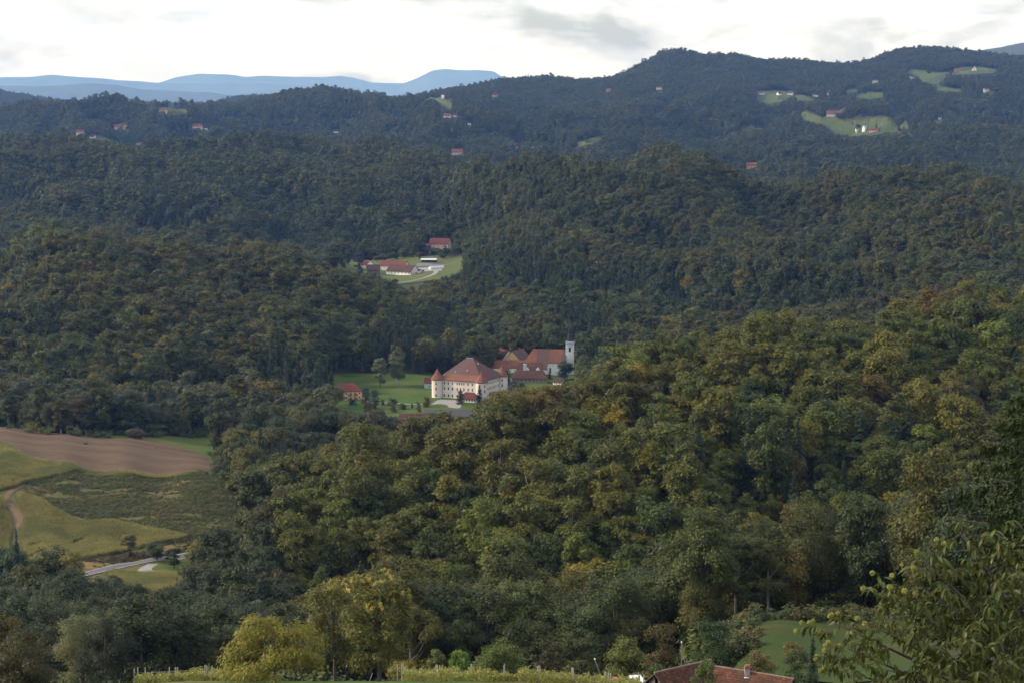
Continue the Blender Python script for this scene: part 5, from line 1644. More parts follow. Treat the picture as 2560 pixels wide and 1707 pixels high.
# ------------------------------------------------------------------ far houses
WALLS = {'w': M_plaster_w, 'p': M_pink_w, 'o': M_orange_w}
ROOFS = {'r': M_far_r, 'd': M_tile_d, 'g': M_grey_r, 't': M_teal_w, 'm': M_tile_m, 'o': simple('dull_orange_roof_tiles', (0.20, 0.085, 0.05), (0.16, 0.07, 0.045), 0.5), 'w': M_white}
for q, p in zip(FAR, FARPOS):
    px, py, w, d, ze, zr, rz, wl, rf, lab = q
    house('hill_house', lab, p, R(rz), w, d, ze, zr, WALLS[wl], ROOFS[rf], 'house' if 'barn' not in lab and 'chapel' not in lab else ('barn' if 'barn' in lab else 'chapel'),
          max(1, int(w / 4)), 1, 1, over=0.6, base=-5.0, win=(1.3, 1.5), chim=(w * 0.2, 0, 0.9) if w > 7 else None)

# ------------------------------------------------------------------ trees and bushes one by one
def canopy_ground(px, py, h, ymin=380, ymax=4000):
    ys = np.exp(np.linspace(math.log(ymin), math.log(ymax), 2000))
    x0, _, z0 = P(px, py, 1000.0)
    d = CZ + (z0 - CZ) / 1000 * ys - hgt(x0 / 1000 * ys, ys) - h
    k = np.where(d < 0)[0]
    y = ys[k[0]] if len(k) else ys[-1]
    return y
PROTO_W = [12.6, 9.6, 12.2, 12.0]
def tree_at(px, py_top, wpx, Y, style, tint, label, name='tree', seed=0, rot=None, cat='tree', lift=0.0):
    """a broadleaf of the common shapes, fitted to its height and width"""
    x, y, z = base_at(px, Y=Y)
    top = P(px, py_top, Y)[2]
    ht = max(1.0, top - z)
    k = (seed * 4 + style) % 12
    sx = wpx / FPX * Y / PROTO_W[style]
    return place_tree(name, TREE_A[k][0], TREE_A[k][1], (x, y, z - 0.1 + lift), rot if rot is not None else seed * 1.7, (sx, sx, ht / 20.5), tint, label, cat)
def conifer_at(px, py_top, wpx, Y, k, tint, label, name='conifer', cat='conifer'):
    x, y, z = base_at(px, Y=Y)
    ht = P(px, py_top, Y)[2] - z
    sx = wpx / FPX * Y / (2 * (3.6, 2.7, 3.6, 3.3)[k])
    return place_tree(name, CONE_A[k][0], CONE_A[k][1], (x, y, z - 0.1), px * 0.1, (sx, sx, ht / (24, 22, 24, 20)[k]), tint, label, cat)
BUSH = []
for i in range(5):
    r = np.random.default_rng(1200 + i)
    q, lc = crown_parts(r, 2600, 0.16, 2.0, 0.1, 3.6, nl=20, lobe=0.4, flat=0.9, prof=0.6, top=0.45)
    st_ = MB()
    for k in range(5):
        c = lc[k * 3]
        st_.tube([(0.15 * math.cos(k * 1.3), 0.15 * math.sin(k * 1.3), -0.3), (c[0] * 0.5, c[1] * 0.5, c[2] * 0.6), tuple(c)], [0.05, 0.035, 0.01], 5)
    BUSH.append((leaf_mesh('crown', [q], LEAF), st_.mesh('stems', bark, True)))
def bush_at(px, py_top, wpx, Y, tint, label, seed=0, cat='bush', name='bush'):
    x, y, z = base_at(px, Y=Y)
    ht = max(0.6, P(px, py_top, Y)[2] - z)
    sx = wpx / FPX * Y / 4.2
    e = empty(name, (x, y, z - 0.05), seed * 1.3)
    c = mesh_obj('crown', BUSH[seed % 5][0], e)
    c['tint'] = tint
    mesh_obj('stems', BUSH[seed % 5][1], e)
    e.scale = (sx, sx, ht / 3.7)
    return tag(e, label, cat)
DG, OL, GG, BR, YG, RU, PG, YE = (0.042, 0.068, 0.018), (0.10, 0.11, 0.02), (0.125, 0.14, 0.062), (0.11, 0.082, 0.03), (0.19, 0.17, 0.025), (0.13, 0.065, 0.027), (0.15, 0.20, 0.04), (0.30, 0.23, 0.025)
COLUMN = []
for i, (tp, pf) in enumerate(((0.35, 0.5), (0.12, 0.75))):
    r = np.random.default_rng(1300 + i)
    q, lc = crown_parts(r, 4500, 0.2, 2.4, 0.2, 10.0, nl=60, lobe=0.34, flat=1.0, prof=pf, top=tp, droop=-0.4)
    COLUMN.append((leaf_mesh('crown', [q], NEEDLE), MB().tube([(0, 0, -0.4), (0, 0, 4), (0, 0, 8.5)], [0.2, 0.15, 0.03], 6).mesh('trunk', bark, True)))
def column_at(px, py_top, wpx, Y, k, tint, label, name, cat):
    x, y, z = base_at(px, Y=Y)
    ht = P(px, py_top, Y)[2] - z
    sx = wpx / FPX * Y / 5.0
    return place_tree(name, COLUMN[k][0], COLUMN[k][1], (x, y, z - 0.05), px * 0.1, (sx, sx, ht / 10.3), tint, label, cat)
# manor park
tree_at(950, 898, 36, 1376, 1, GG, 'smaller grey-green birch standing on the manor lawn', 'birch_tree', 1)
tree_at(995, 870, 46, 1382, 1, (0.10, 0.115, 0.05), 'taller grey-green birch standing on the manor lawn', 'birch_tree', 2)
column_at(914, 966, 24, 1290, 0, (0.034, 0.046, 0.020), 'taller of two dark columnar cypresses by the park path', 'cypress', 'cypress')
column_at(938, 972, 26, 1284, 0, (0.034, 0.050, 0.020), 'shorter of two dark columnar cypresses by the park path', 'cypress', 'cypress')
column_at(1151, 975, 25, 1304, 1, (0.022, 0.036, 0.014), 'dense dark conical thuja before the manor', 'thuja', 'thuja')
conifer_at(1199, 959, 27, 1303, 0, (0.018, 0.030, 0.018), 'dark open spruce beside the small annex', 'spruce_tree', 'spruce')
bush_at(1066, 992, 22, 1292, RU, 'rust red round shrub at the edge of the forecourt', 0)
for k, (px, py, w, Y, c, lb) in enumerate([
        (980, 995, 30, 1300, DG, 'wide dark green shrub beside the park path'), (956, 998, 15, 1302, DG, 'small dark shrub beside the wide dark shrub'),
        (981, 1008, 22, 1272, BR, 'brownish shrub below the park path'), (1006, 1008, 22, 1285, (0.06, 0.045, 0.03), 'plum tinted shrub along the park path'),
        (883, 996, 22, 1308, DG, 'dark green shrub in front of the orange house'), (921, 1004, 22, 1272, BR, 'brown shrub at the foot of the cypresses'),
        (1030, 1009, 8, 1288, (0.02, 0.034, 0.014), 'tiny dark conical shrub by the path'), (1046, 1005, 14, 1268, BR, 'brown bush behind the outbuilding roof')]):
    bush_at(px, py, w, Y, c, lb, k)
tree_at(850, 962, 36, 1312, 2, OL, 'olive green tree in front of the orange house', 'tree', 1)
conifer_at(812, 915, 26, 1300, 3, (0.035, 0.045, 0.022), 'tall dark pine left of the orange house', 'pine_tree')
conifer_at(828, 926, 24, 1306, 3, (0.032, 0.044, 0.022), 'second tall dark pine nearest the orange house', 'pine_tree')
tree_at(790, 925, 44, 1300, 1, DG, 'dark tree behind the pines by the orange house', 'tree', 2)
# by the church
tree_at(1411, 901, 44, 1420, 2, (0.026, 0.048, 0.020), 'dense dark round tree in front of the church nave', 'tree', 0)
conifer_at(1374, 925, 8, 1424, 1, (0.02, 0.032, 0.014), 'narrow dark conifer against the church wall')
bush_at(1266, 922, 28, 1398, (0.045, 0.06, 0.02), 'garden shrubs between manor tower and stone range', 1)
tree_at(1259, 884, 22, 1494, 2, (0.04, 0.06, 0.02), 'round tree behind the convent wing', 'tree', 1)
bush_at(1302, 955, 24, 1385, (0.05, 0.065, 0.02), 'bush on the grass below the stone range', 2)
# farm
tree_at(897, 634, 27, W(1995), 1, (0.060, 0.038, 0.022), 'copper leaved oval tree beside the farm cottage', 'copper_beech', 1)
for k, (px, py, w, Y, c) in enumerate([(1010, 612, 34, 2120, OL), (1038, 604, 30, 2125, BR), (1062, 612, 30, 2118, DG), (1090, 614, 34, 2122, OL), (1118, 610, 34, 2128, (0.06, 0.07, 0.02)), (985, 622, 32, 2112, DG), (960, 626, 30, 2110, OL), (1142, 606, 34, 2140, DG), (1048, 622, 24, 2095, BR), (1105, 624, 26, 2098, DG), (940, 630, 26, 2105, BR)]):
    tree_at(px, py + 9, w * 0.85, W(Y), (0, 2, 3)[k % 3], c, 'small orchard tree between the farm and the pink farmhouse', 'orchard_tree', k)['group'] = 'orchard trees above the farm'
for (px, py, w, Y0, lb) in [(2131, 304, 6, 312, 'small dark spruce standing alone on the hill meadow'), (2164, 308, 6, 320, 'dark spruce behind the cottage at the foot of the hill meadow'), (2191, 308, 9, 326, 'dark spruce beside the dull red roofed house on the hill meadow')]:
    conifer_at(px, py, w, ground(px, Y0, 2800, W(6000))[1], 0, (0.02, 0.03, 0.014), lb, 'spruce_tree', 'spruce')
for (px, py, w, Y0, c, lb) in [(2098, 281, 24, 300, DG, 'dark round tree beside the large far barn'), (2248, 318, 10, 331, DG, 'lone round bush at the right end of the hill meadow'), (2145, 310, 12, 322, DG, 'small round tree behind the low white cottage'), (2162, 228, 8, 236, DG, 'lone tree on the small crest meadow'), (2322, 176, 12, 186, DG, 'dark tree on the upper edge of the upper meadow')]:
    tree_at(px, py, w, ground(px, Y0, 2800, W(6000))[1], 2, c, lb, 'tree', 1)
# fields
bush_at(339, 1072, 48, 1128, (0.10, 0.075, 0.045), 'grey-brown domed willow bush at the far field edge', 0)
for k, (px, py, w) in enumerate([(500, 1174, 22), (516, 1178, 14), (540, 1172, 24)]):
    bush_at(px, py, w, 992, DG, ('dark rounded bush at the lower corner of the ploughed field', 'small dark bush between two larger ones at the field corner', 'dark bush where the ploughed field meets the wood')[k], k)
bush_at(103, 1062, 22, 1135, (0.13, 0.115, 0.02), 'yellowish bush on the upper field edge', 3)
# roadside
r = np.random.default_rng(77)
tree_at(322, 1337, 42, 868, 1, (0.14, 0.13, 0.035), 'thin airy olive tree beside the valley road', 'roadside_tree', 1)
tree_at(392, 1354, 56, 858, 2, (0.045, 0.06, 0.014), 'full dark green tree between the two roads', 'roadside_tree', 1)
tree_at(436, 1372, 46, 848, 1, (0.04, 0.06, 0.018), 'oval green tree over the gravel side road', 'roadside_tree', 0)
tree_at(136, 1345, 112, 790, 2, (0.062, 0.072, 0.014), 'broad green and gold tree below the lower maize', 'tree', 2)
tree_at(185, 1380, 60, 785, 0, YG, 'golden olive tree leaning on the broad tree below the maize', 'tree', 1)
tree_at(36, 1362, 78, 780, 2, DG, 'dark round tree beside the lone spruce below the maize', 'tree', 0)
tree_at(-10, 1370, 80, 790, 0, DG, 'dark spreading tree below the dirt track', 'tree', 2)
conifer_at(45, 1312, 34, 770, 0, (0.018, 0.030, 0.014), 'lone dark spruce below the dirt track', 'spruce_tree', 'spruce')
conifer_at(444, 1440, 24, 735, 1, (0.018, 0.028, 0.014), 'slim dark spruce below the gravel side road', 'spruce_tree', 'spruce')
conifer_at(462, 1450, 20, 742, 1, (0.018, 0.028, 0.014), 'small dark spruce beside the slim one below the side road', 'spruce_tree', 'spruce')
# trees that stand out in the woods
for (px, py, w, st, c, lb) in [
        (1941, 982, 82, 2, (0.15, 0.19, 0.035), 'bright pale green tree standing out in the wooded hillside'),
        (1988, 862, 60, 2, YG, 'golden tree on the crest of the near wood'),
        (2195, 925, 95, 0, (0.075, 0.125, 0.045), 'blue-green tree on the upper right wood'),
        (2120, 955, 70, 0, (0.06, 0.105, 0.045), 'second blue-green tree beside its larger neighbour'),
        (2370, 930, 90, 0, (0.095, 0.13, 0.035), 'light green spreading tree high in the right wood'),
        (1860, 960, 60, 3, (0.06, 0.10, 0.04), 'small blue-green tree below the crest'),
        (1345, 1010, 84, 2, (0.13, 0.135, 0.025), 'yellow-green round tree on the near crest'),
        (1425, 1000, 80, 0, (0.105, 0.115, 0.02), 'mossy yellow tree on the near crest below the church'),
        (1640, 955, 46, 1, (0.13, 0.13, 0.028), 'slim yellowish tree below the crest'),
        (348, 880, 50, 3, YE, 'bright golden tree at the foot of the left hill'),
        (487, 710, 72, 2, (0.060, 0.105, 0.022), 'fresh green round tree on the left hill'),
        (470, 690, 34, 2, YE, 'yellow tree above the fresh green one on the left hill'),
        (65, 800, 42, 2, (0.14, 0.16, 0.03), 'pale yellow-green tree on the far left of the left hill'),
        (300, 835, 68, 2, (0.11, 0.07, 0.03), 'reddish brown round tree on the left hill'),
        (665, 790, 50, 2, (0.11, 0.145, 0.03), 'light green tree with bare white stems beside it'),
        (2260, 745, 54, 2, (0.13, 0.135, 0.04), 'pale tree on the middle right hillside'),
        (1780, 735, 44, 1, (0.125, 0.115, 0.04), 'pale crowned tree on the dark slope behind the church')]:
    Y = canopy_ground(px, py + 14, 15.0)
    tree_at(px, py, w, Y, st, c, lb, 'tree', int(px) % 3)
    
# undergrowth along the wood edges: countless
ux, uy = [], []
for (a, b, n) in ((360, 1000, 9000), (1000, 1480, 5000)):
    yy = np.sqrt(rng.random(n) * (b * b - a * a) + a * a)
    xx = (rng.random(n) * 2 - 1) * 0.29 * yy
    ux.append(xx); uy.append(yy)
ux, uy = np.concatenate(ux), np.concatenate(uy)
uz = hgt(ux, uy)
pb, qb = proj(ux, uy, uz + 1.2)
k = np.ones(len(ux), bool)
for poly, yf in CLEAR:
    k &= ~(in_poly(pb, qb, poly) & (uy < yf + 5))
k &= ~((uz < 7) & (uy > 700) & ~in_poly(pb, qb, [(-300, 1000), (300, 1030), (640, 1040), (830, 1040), (1010, 1060), (1300, 1000), (1420, 968), (1800, 900), (1700, 1000), (1000, 1400), (600, 1500), (470, 1500), (640, 1330), (560, 1190), (600, 1085), (300, 1098), (0, 1066), (-300, 1052)]))
k &= ~((uy < 405) & (ux / uy > 0.10) & (ux / uy < 0.20)) & (visible(ux, uy, uz + 4, 8.0))
ux, uy, uz = ux[k], uy[k], uz[k]
n = len(ux)
s_ = 1.6 + 1.9 * rng.random(n)
rt = np.zeros((n, 3)); rt[:, 2] = rng.random(n) * 6.28
tn = 1.6 * PCOL[rng.integers(0, 6, n)] * (0.8 + 0.4 * rng.random(n))[:, None]
instancer('undergrowth', np.stack([ux, uy, uz], -1), rt, np.stack([s_ * 1.2, s_ * 1.2, s_], -1), rng.integers(0, 5, n), np.concatenate([tn, np.ones((n, 1))], 1), scrub_shapes, 'bushy undergrowth at the foot of the woods')

# poles
def pole(px, py_top, py_bot, Y, label, r0=0.13, arm=None, lean=0.0, cap=False):
    Y = Y or ground(px, py_bot, 600, 1300)[1]
    x, y, z = base_at(px, Y=Y)
    h = P(px, py_top, Y)[2] - z
    e = empty('power_pole', (x, y, z))
    tag(e, label, 'pole')
    MB().tube([(0, 0, -0.6), (lean * 0.5, 0, h * 0.5), (lean, 0, h)], [r0 * 1.2, r0, r0 * 0.75], 8).build('shaft', M_pole, e)
    if arm:
        for z_ in arm:
            MB().box(-0.9 + lean, 0.9 + lean, -0.06, 0.06, h - z_ - 0.06, h - z_ + 0.06).build('crossarm', M_pole, e)
            for xx in (-0.8, 0.8, 0.0):
                MB().ring([(0.05, h - z_ + 0.06), (0.06, h - z_ + 0.2), (0.02, h - z_ + 0.26)], 6, xx + lean, 0).build('insulator', M_frame_w, e)
    if cap:
        MB().ring([(r0, h), (r0 * 1.1, h + 0.12), (r0 * 0.4, h + 0.25)], 8, lean, 0).build('cap', M_frame_w, e)
    return e
pole(216, 1073, 1111, None, 'thin pole rising from weeds in the ploughed field')
pole(390, 1089, 1123, None, 'thin pole near the rounded end of the ploughed field')
pole(439, 1342, 1368, None, 'power pole with crossarms beside the lower maize', arm=(0.4, 1.6))
for k, (px, Y) in enumerate(((213, ground(213, 1111)[1]), (389, ground(389, 1123)[1]))):
    bush_at(px, (1106, 1119)[k], 16, Y, (0.05, 0.06, 0.02), ('weeds round the pole in the ploughed field', 'weeds round the pole at the rounded field end')[k], k)

# ------------------------------------------------------------------ foreground: trees of their own shape
def hero(name, label, px, py_top, wpx, Y, tint, seed, n=14000, s=0.15, nl=46, lobe=0.27, zb=0.12, prof=0.7, top=0.45, flat=0.8, droop=0.35, aspect=0.45, mat=None, cat='tree', trunk=True, limbs=14, jit=0.5, accents=None, base=None):
    """tree of real size with small leaf sprays; accents adds clusters of another colour"""
    x, y, z = base or base_at(px, Y=Y)
    ht = P(px, py_top, Y)[2] - z
    R_ = wpx / FPX * Y / 2
    r = np.random.default_rng(seed)
    q, lc = crown_parts(r, n, s, R_ * 0.92, ht * zb, ht * 0.98, nl, lobe, flat, prof, top, droop, aspect, jit)
    e = empty(name, (x, y, z - 0.05), 0.0)
    c = mesh_obj('crown', leaf_mesh('crown', [q], mat or LEAF), e)
    c['tint'] = tuple(1.2 * q for q in tint)
    if accents:
        (m, frac, col, lbl) = accents
        hi = [k for k in np.argsort(-lc[:, 2]) if r.random() < frac][:m]
        P_, D_ = [], []
        for k in hi:
            for _ in range(5):
                d = unit(r.standard_normal(3) + np.array([0, -0.6, 0.7]))
                cc = lc[k] + d * R_ * lobe * 0.95
                P_.append(cc + 0.16 * r.standard_normal((26, 3))); D_.append(np.repeat(d[None], 26, 0))
        P_, D_ = np.concatenate(P_), np.concatenate(D_)
        nn = len(P_)
        qa = cards(P_, D_ + 0.5 * r.standard_normal((nn, 3)), r.standard_normal((nn, 3)) - 0.4 * UP, np.full(nn, s * 0.85), 0.4, r)
        a = mesh_obj('flower_clusters', leaf_mesh('flower_clusters', [qa], mat or LEAF), e)
        a['tint'] = tuple(1.3 * q for q in col)
        a['label'] = lbl
    if trunk:
        mesh_obj('trunk', trunk_mesh(r, 'trunk', ht, max(0.12, ht * 0.018), lc, bark, limbs, 0.2), e)
    return tag(e, label, cat)
FINE = leaf_mat('garden_leaves', 0.3, 0.55, 0.5, hue=0.10)
hero('cherry_tree', 'broad yellow-green tree with orange tips on the grass by the vines', 688, 1541, 300, 262, (0.170, 0.160, 0.016), 5, 9500, 0.30, 60, 0.20, 0.10, 0.85, 0.2, 0.6, 1.0, 0.22, FINE, jit=0.3)
hero('pagoda_tree', 'tall tree with pale yellow flower clusters beside the vineyard', 948, 1440, 205, 315, (0.095, 0.098, 0.014), 6, 14000, 0.26, 56, 0.24, 0.22, 0.6, 0.55, 0.9, 0.3, 0.4, FINE, accents=(16, 0.7, (0.30, 0.25, 0.05), 'pale yellow flower clusters'))
hero('pagoda_tree', 'yellow topped tree leaning against the tall flowering tree', 838, 1452, 165, 332, (0.100, 0.100, 0.016), 7, 9500, 0.26, 42, 0.27, 0.30, 0.6, 0.6, 0.9, 0.3, 0.4, FINE, accents=(7, 0.8, (0.24, 0.20, 0.04), 'yellow leaf clusters'))
hero('bush', 'golden bush at the foot of the tall flowering tree', 1010, 1655, 105, 290, (0.15, 0.13, 0.02), 8, 3500, 0.17, 22, 0.36, 0.03, mat=FINE, cat='bush', trunk=False)
hero('pine_tree', 'dense dark pine at the corner of the vineyard', 268, 1548, 185, 226, (0.012, 0.017, 0.006), 9, 14000, 0.15, 56, 0.24, 0.04, 0.8, 0.35, 0.9, -0.2, 0.22, NEEDLE, 'pine')
hero('willow_tree', 'pale silvery willow behind the dark pine', 205, 1540, 150, 246, (0.125, 0.130, 0.050), 10, 11000, 0.17, 40, 0.30, 0.05, 0.7, 0.5, 0.9, 0.2, 0.2, FINE)
hero('hazel_tree', 'brownish green shrubby tree beside the silvery willow', 75, 1588, 200, 232, (0.055, 0.052, 0.014), 11, 14000, 0.15, 46, 0.28, 0.03, 0.75, 0.35, 0.9, 0.4, 0.4, FINE)
hero('oak_tree', 'blue-green rounded tree at the wood edge below the vineyard', 1088, 1480, 98, 402, (0.034, 0.052, 0.020), 12, 9000, 0.24, 36, 0.30, 0.10, mat=LEAF)
hero('young_tree', 'slimmer of two young trees above the vine rows', 1092, 1621, 52, 286, (0.105, 0.125, 0.030), 13, 4500, 0.15, 24, 0.34, 0.15, mat=FINE)
hero('young_tree', 'fresh green rounder young tree above the vine rows', 1150, 1628, 66, 284, (0.090, 0.155, 0.022), 14, 5000, 0.15, 26, 0.34, 0.12, mat=FINE)
hero('apple_tree', 'round green tree standing in the vineyard', 1252, 1604, 138, 264, (0.080, 0.105, 0.020), 15, 10000, 0.15, 40, 0.28, 0.06, 0.6, 0.4, mat=FINE)
hero('walnut_tree', 'dark green tree behind the tiled farmhouse', 1775, 1556, 135, 318, (0.034, 0.058, 0.016), 16, 9000, 0.20, 40, 0.29, 0.05, 0.65, 0.45, mat=FINE)
hero('apple_tree', 'bushy tree growing in front of the tiled roof', 1764, 1650, 100, 199, (0.070, 0.098, 0.018), 17, 9000, 0.11, 36, 0.29, 0.06, 0.6, 0.45, mat=FINE)
hero('bush', 'green bush behind the wooden gable', 1650, 1652, 62, 236, (0.050, 0.090, 0.020), 18, 4000, 0.11, 24, 0.32, 0.03, mat=FINE, cat='bush', trunk=False)
hero('bush', 'dark green bush right of the tiled farmhouse', 2000, 1622, 105, 226, (0.034, 0.060, 0.016), 19, 7000, 0.12, 34, 0.30, 0.03, mat=FINE, cat='bush', trunk=False)
hero('bush', 'olive brown bush above the chimney', 1900, 1630, 95, 282, (0.105, 0.088, 0.026), 20, 5000, 0.15, 28, 0.32, 0.03, mat=FINE, cat='bush', trunk=False)
hero('bush', 'golden olive bush at the lower edge of the small meadow', 1985, 1605, 70, 292, (0.13, 0.105, 0.026), 21, 4000, 0.15, 24, 0.32, 0.03, mat=FINE, cat='bush', trunk=False)
hero('oak_tree', 'pale ash-olive tree standing out of the dark wood by the small meadow', 2112, 1312, 118, 414, (0.125, 0.115, 0.045), 22, 9000, 0.22, 48, 0.26, 0.06, 0.6, 0.5, mat=LEAF)
for k, (px, pt, w, Y, c, lb) in enumerate([
        (1560, 1590, 130, 345, OL, 'olive tree at the wood edge beyond the vineyard'), (1450, 1570, 120, 350, (0.05, 0.06, 0.016), 'dark tree at the wood edge beyond the vineyard'),
        (1370, 1600, 110, 340, (0.05, 0.045, 0.014), 'brownish tree at the wood edge beyond the vineyard'), (1650, 1560, 120, 352, (0.07, 0.055, 0.014), 'golden brown tree left of the poles'),
        (1840, 1480, 130, 405, (0.075, 0.07, 0.014), 'warm olive tree at the corner of the small meadow'), (560, 1560, 130, 400, DG, 'dark tree behind the vine row'),
        (430, 1570, 130, 390, (0.04, 0.05, 0.014), 'dark green tree behind the vine row and the pine'), (640, 1490, 60, 420, (0.12, 0.12, 0.085), 'pale grey tree rising behind the yellow-green tree')]):
    hero('edge_tree', lb, px, pt, w, Y, c, 40 + k, 7500, 0.22, 40, 0.29, 0.05, 0.65, 0.45, mat=LEAF)
cf = conifer_at(2030, 1575, 42, 262, 0, (0.016, 0.026, 0.014), 'small dark spruce at the edge of the small meadow', 'spruce_tree', 'spruce')

# ------------------------------------------------------------------ vineyard
VINE = leaf_mat('vine_leaves', 0.32, 0.5, 0.5, hue=0.10)
M_post = simple('pale_vine_posts', (0.42, 0.39, 0.34), (0.30, 0.27, 0.23), 1.0)
def vine_row(x0, x1, Y, label, seed, h=1.9):
    r = np.random.default_rng(seed)
    xm = (x0 + x1) / 2
    z0 = H(xm, Y)
    e = empty('vine_row', (xm, Y, z0))
    tag(e, label, 'vine row')
    L = x1 - x0
    n = int(L * 150)
    u = r.random(n) * L - L / 2
    zz = hgt(xm + u, np.full(n, Y)) - z0
    lump = 0.5 + 0.6 * vnoise(u * 0.75, np.zeros(n), seed) + 0.25 * vnoise(u * 2.3, np.zeros(n), seed + 5)
    hole = vnoise(u * 0.6, np.zeros(n) + 3.0, seed + 9)
    u = np.where(hole > 0.72, u + 0.5, u)
    t = r.random(n) ** 0.8
    C = np.stack([u, 0.30 * r.standard_normal(n) * (0.6 + lump), zz + 0.35 + (h - 0.35) * t * (0.48 + 0.62 * lump) + 0.06 * r.standard_normal(n)], -1)
    q = cards(C, np.stack([0.5 * r.standard_normal(n), -0.8 + 0.6 * r.standard_normal(n), 0.5 + 0.4 * r.standard_normal(n)], -1), r.standard_normal((n, 3)) - UP, 0.13 * (0.6 + 0.8 * r.random(n)), 0.6, r)
    f = mesh_obj('vine_leaves', leaf_mesh('vine_leaves', [q], VINE), e)
    f['tint'] = (0.30, 0.30, 0.06)
    f['kind'] = 'stuff'
    k = max(2, int(L / 4.2))
    for i in range(k + 1):
        u_ = -L / 2 + L * i / k + 0.2 * r.standard_normal()
        zb = H(xm + u_, Y) - z0
        MB().tube([(u_, 0, zb - 0.3), (u_ + 0.05 * r.standard_normal(), 0, zb + h + 0.45 + 0.3 * r.random())], [0.085, 0.075], 6).build('post', M_post, e)
    for w_ in (0.8, 1.3, 1.8):
        MB().tube([(-L / 2 + L * i / 12, 0, H(xm - L / 2 + L * i / 12, Y) - z0 + w_) for i in range(13)], [0.012] * 13, 4).build('wire', M_metal, e)
    return e
for k, Y in enumerate((272.0, 276.0, 280.0)):
    vine_row((335 - 1280) / FPX * 280, (600 - 1280) / FPX * 280, Y, ('front yellow-green vine row on the grass slope', 'middle yellow-green vine row on the grass slope', 'rear yellow-green vine row on the grass slope')[k], 60 + k)
for k, Y in enumerate((258.0, 262.0, 266.0, 270.0)):
    vine_row((1010 - 1280) / FPX * 275, (1600 - 1280) / FPX * 275, Y, ('lowest long vine row across the foot of the picture', 'second long vine row behind the lowest one', 'third long vine row, behind the second', 'rearmost long vine row, next to the wood')[k], 70 + k, 2.0)
# leaning poles
def free_pole(px0, py0, px1, py1, Y, label, r0=0.1, cap=True, mat=None):
    a, b = Vector(P(px0, py0, Y)), Vector(P(px1, py1, Y))
    d = (b - a).normalized()
    g = H(b.x, b.y)
    k = max(0, (b.z - g + 0.6) / max(0.05, -d.z))
    foot = b + d * k
    e = empty('pole', foot)
    tag(e, label, 'pole')
    MB().tube([(0, 0, 0), (a - foot) * 0.5, a - foot], [r0 * 1.2, r0, r0 * 0.8], 8).build('shaft', mat or M_pole, e)
    if cap:
        q = a - foot
        MB().ring([(r0 * 1.0, -0.02), (r0 * 1.15, 0.14), (r0 * 0.4, 0.24)], 8, 0, 0).build('cap', M_frame_w, e).location = q
    return e
free_pole(1487, 1648, 1508, 1702, 282, 'leaning wooden pole with white cap behind the vine rows', 0.11)
free_pole(1704, 1606, 1704, 1660, 262, 'upright pole of the pole pair behind the roof', 0.09)
free_pole(1706, 1612, 1713, 1660, 262.4, 'bracing pole of the pole pair behind the roof', 0.08, False)
free_pole(931, 1681, 921, 1710, 262, 'thin red and white stake leaning beside the flowering tree', 0.035, False, M_frame_w)

# ------------------------------------------------------------------ the tiled farmhouse
def tiled_slope(parent, a, b, c, d, mat, name='tiles', cw=0.19, ch=0.33):
    """overlapping clay tiles over the plane a-b (eave) d-c (ridge)"""
    a, b, c, d = (np.array(p, float) for p in (a, b, c, d))
    rows = max(2, int(np.linalg.norm(d - a) / ch))
    nrm = np.cross(b - a, d - a)
    nrm /= np.linalg.norm(nrm)
    if nrm[2] < 0: nrm = -nrm
    r = np.random.default_rng(int(abs(a[0] * 10)) + 3)
    V, F, CV = [], [], []
    for i in range(rows):
        l0, l1 = a + (d - a) * i / rows, b + (c - b) * i / rows
        up = (d - a) / rows
        ncol = max(2, int(np.linalg.norm(l1 - l0) / cw))
        u = (l1 - l0) / ncol
        for j in range(ncol):
            p = l0 + u * (j + 0.5 * (i % 2) * 0.0)
            h = 0.03 + 0.012 * r.random()
            j0 = 0.012 * r.standard_normal()
            base = len(V)
            for (s_, t_, hh) in ((0.03, -0.12 + j0, h), (0.5, -0.2 + j0, h + 0.012), (0.97, -0.12 + j0, h), (0.97, 1.0, 0.008), (0.5, 1.0, 0.016), (0.03, 1.0, 0.008)):
                V.append(p + u * s_ + up * t_ + nrm * hh)
            for (s_, t_) in ((0.03, -0.12 + j0), (0.5, -0.2 + j0), (0.97, -0.12 + j0)):
                V.append(p + u * s_ + up * t_ + nrm * 0.003)
            F += [(base, base + 1, base + 4, base + 5), (base + 1, base + 2, base + 3, base + 4), (base + 6, base + 7, base + 1, base), (base + 7, base + 8, base + 2, base + 1)]
            CV += [r.random()] * 9
    me = np_mesh(name, np.array(V), np.array(F), mat)
    at = me.attributes.new('cv', 'FLOAT', 'POINT')
    at.data.foreach_set('value', np.array(CV, np.float32))
    o = mesh_obj(name, me, parent)
    o['kind'] = 'stuff'
    return o
def tile_mat():
    m, t, o = new_mat('clay_tiles')
    b = bsdf(t, o, 0.9, 0.15)
    a = N(t, 'ShaderNodeAttribute', attribute_type='GEOMETRY', attribute_name='cv')
    c = ramp(t, a.outputs['Fac'], [(0.0, (0.085, 0.040, 0.028)), (0.45, (0.125, 0.054, 0.034)), (0.85, (0.16, 0.066, 0.038)), (1.0, (0.23, 0.095, 0.05))])
    v = coords(t, 'Object')
    c = mixc(t, ramp(t, noise(t, v, 0.7, 5, 0.65), [(0.4, 0.0), (0.65, 0.75)]), c, (0.055, 0.04, 0.03))
    t.links.new(c, b.inputs['Base Color'])
    return m
M_clay = tile_mat()
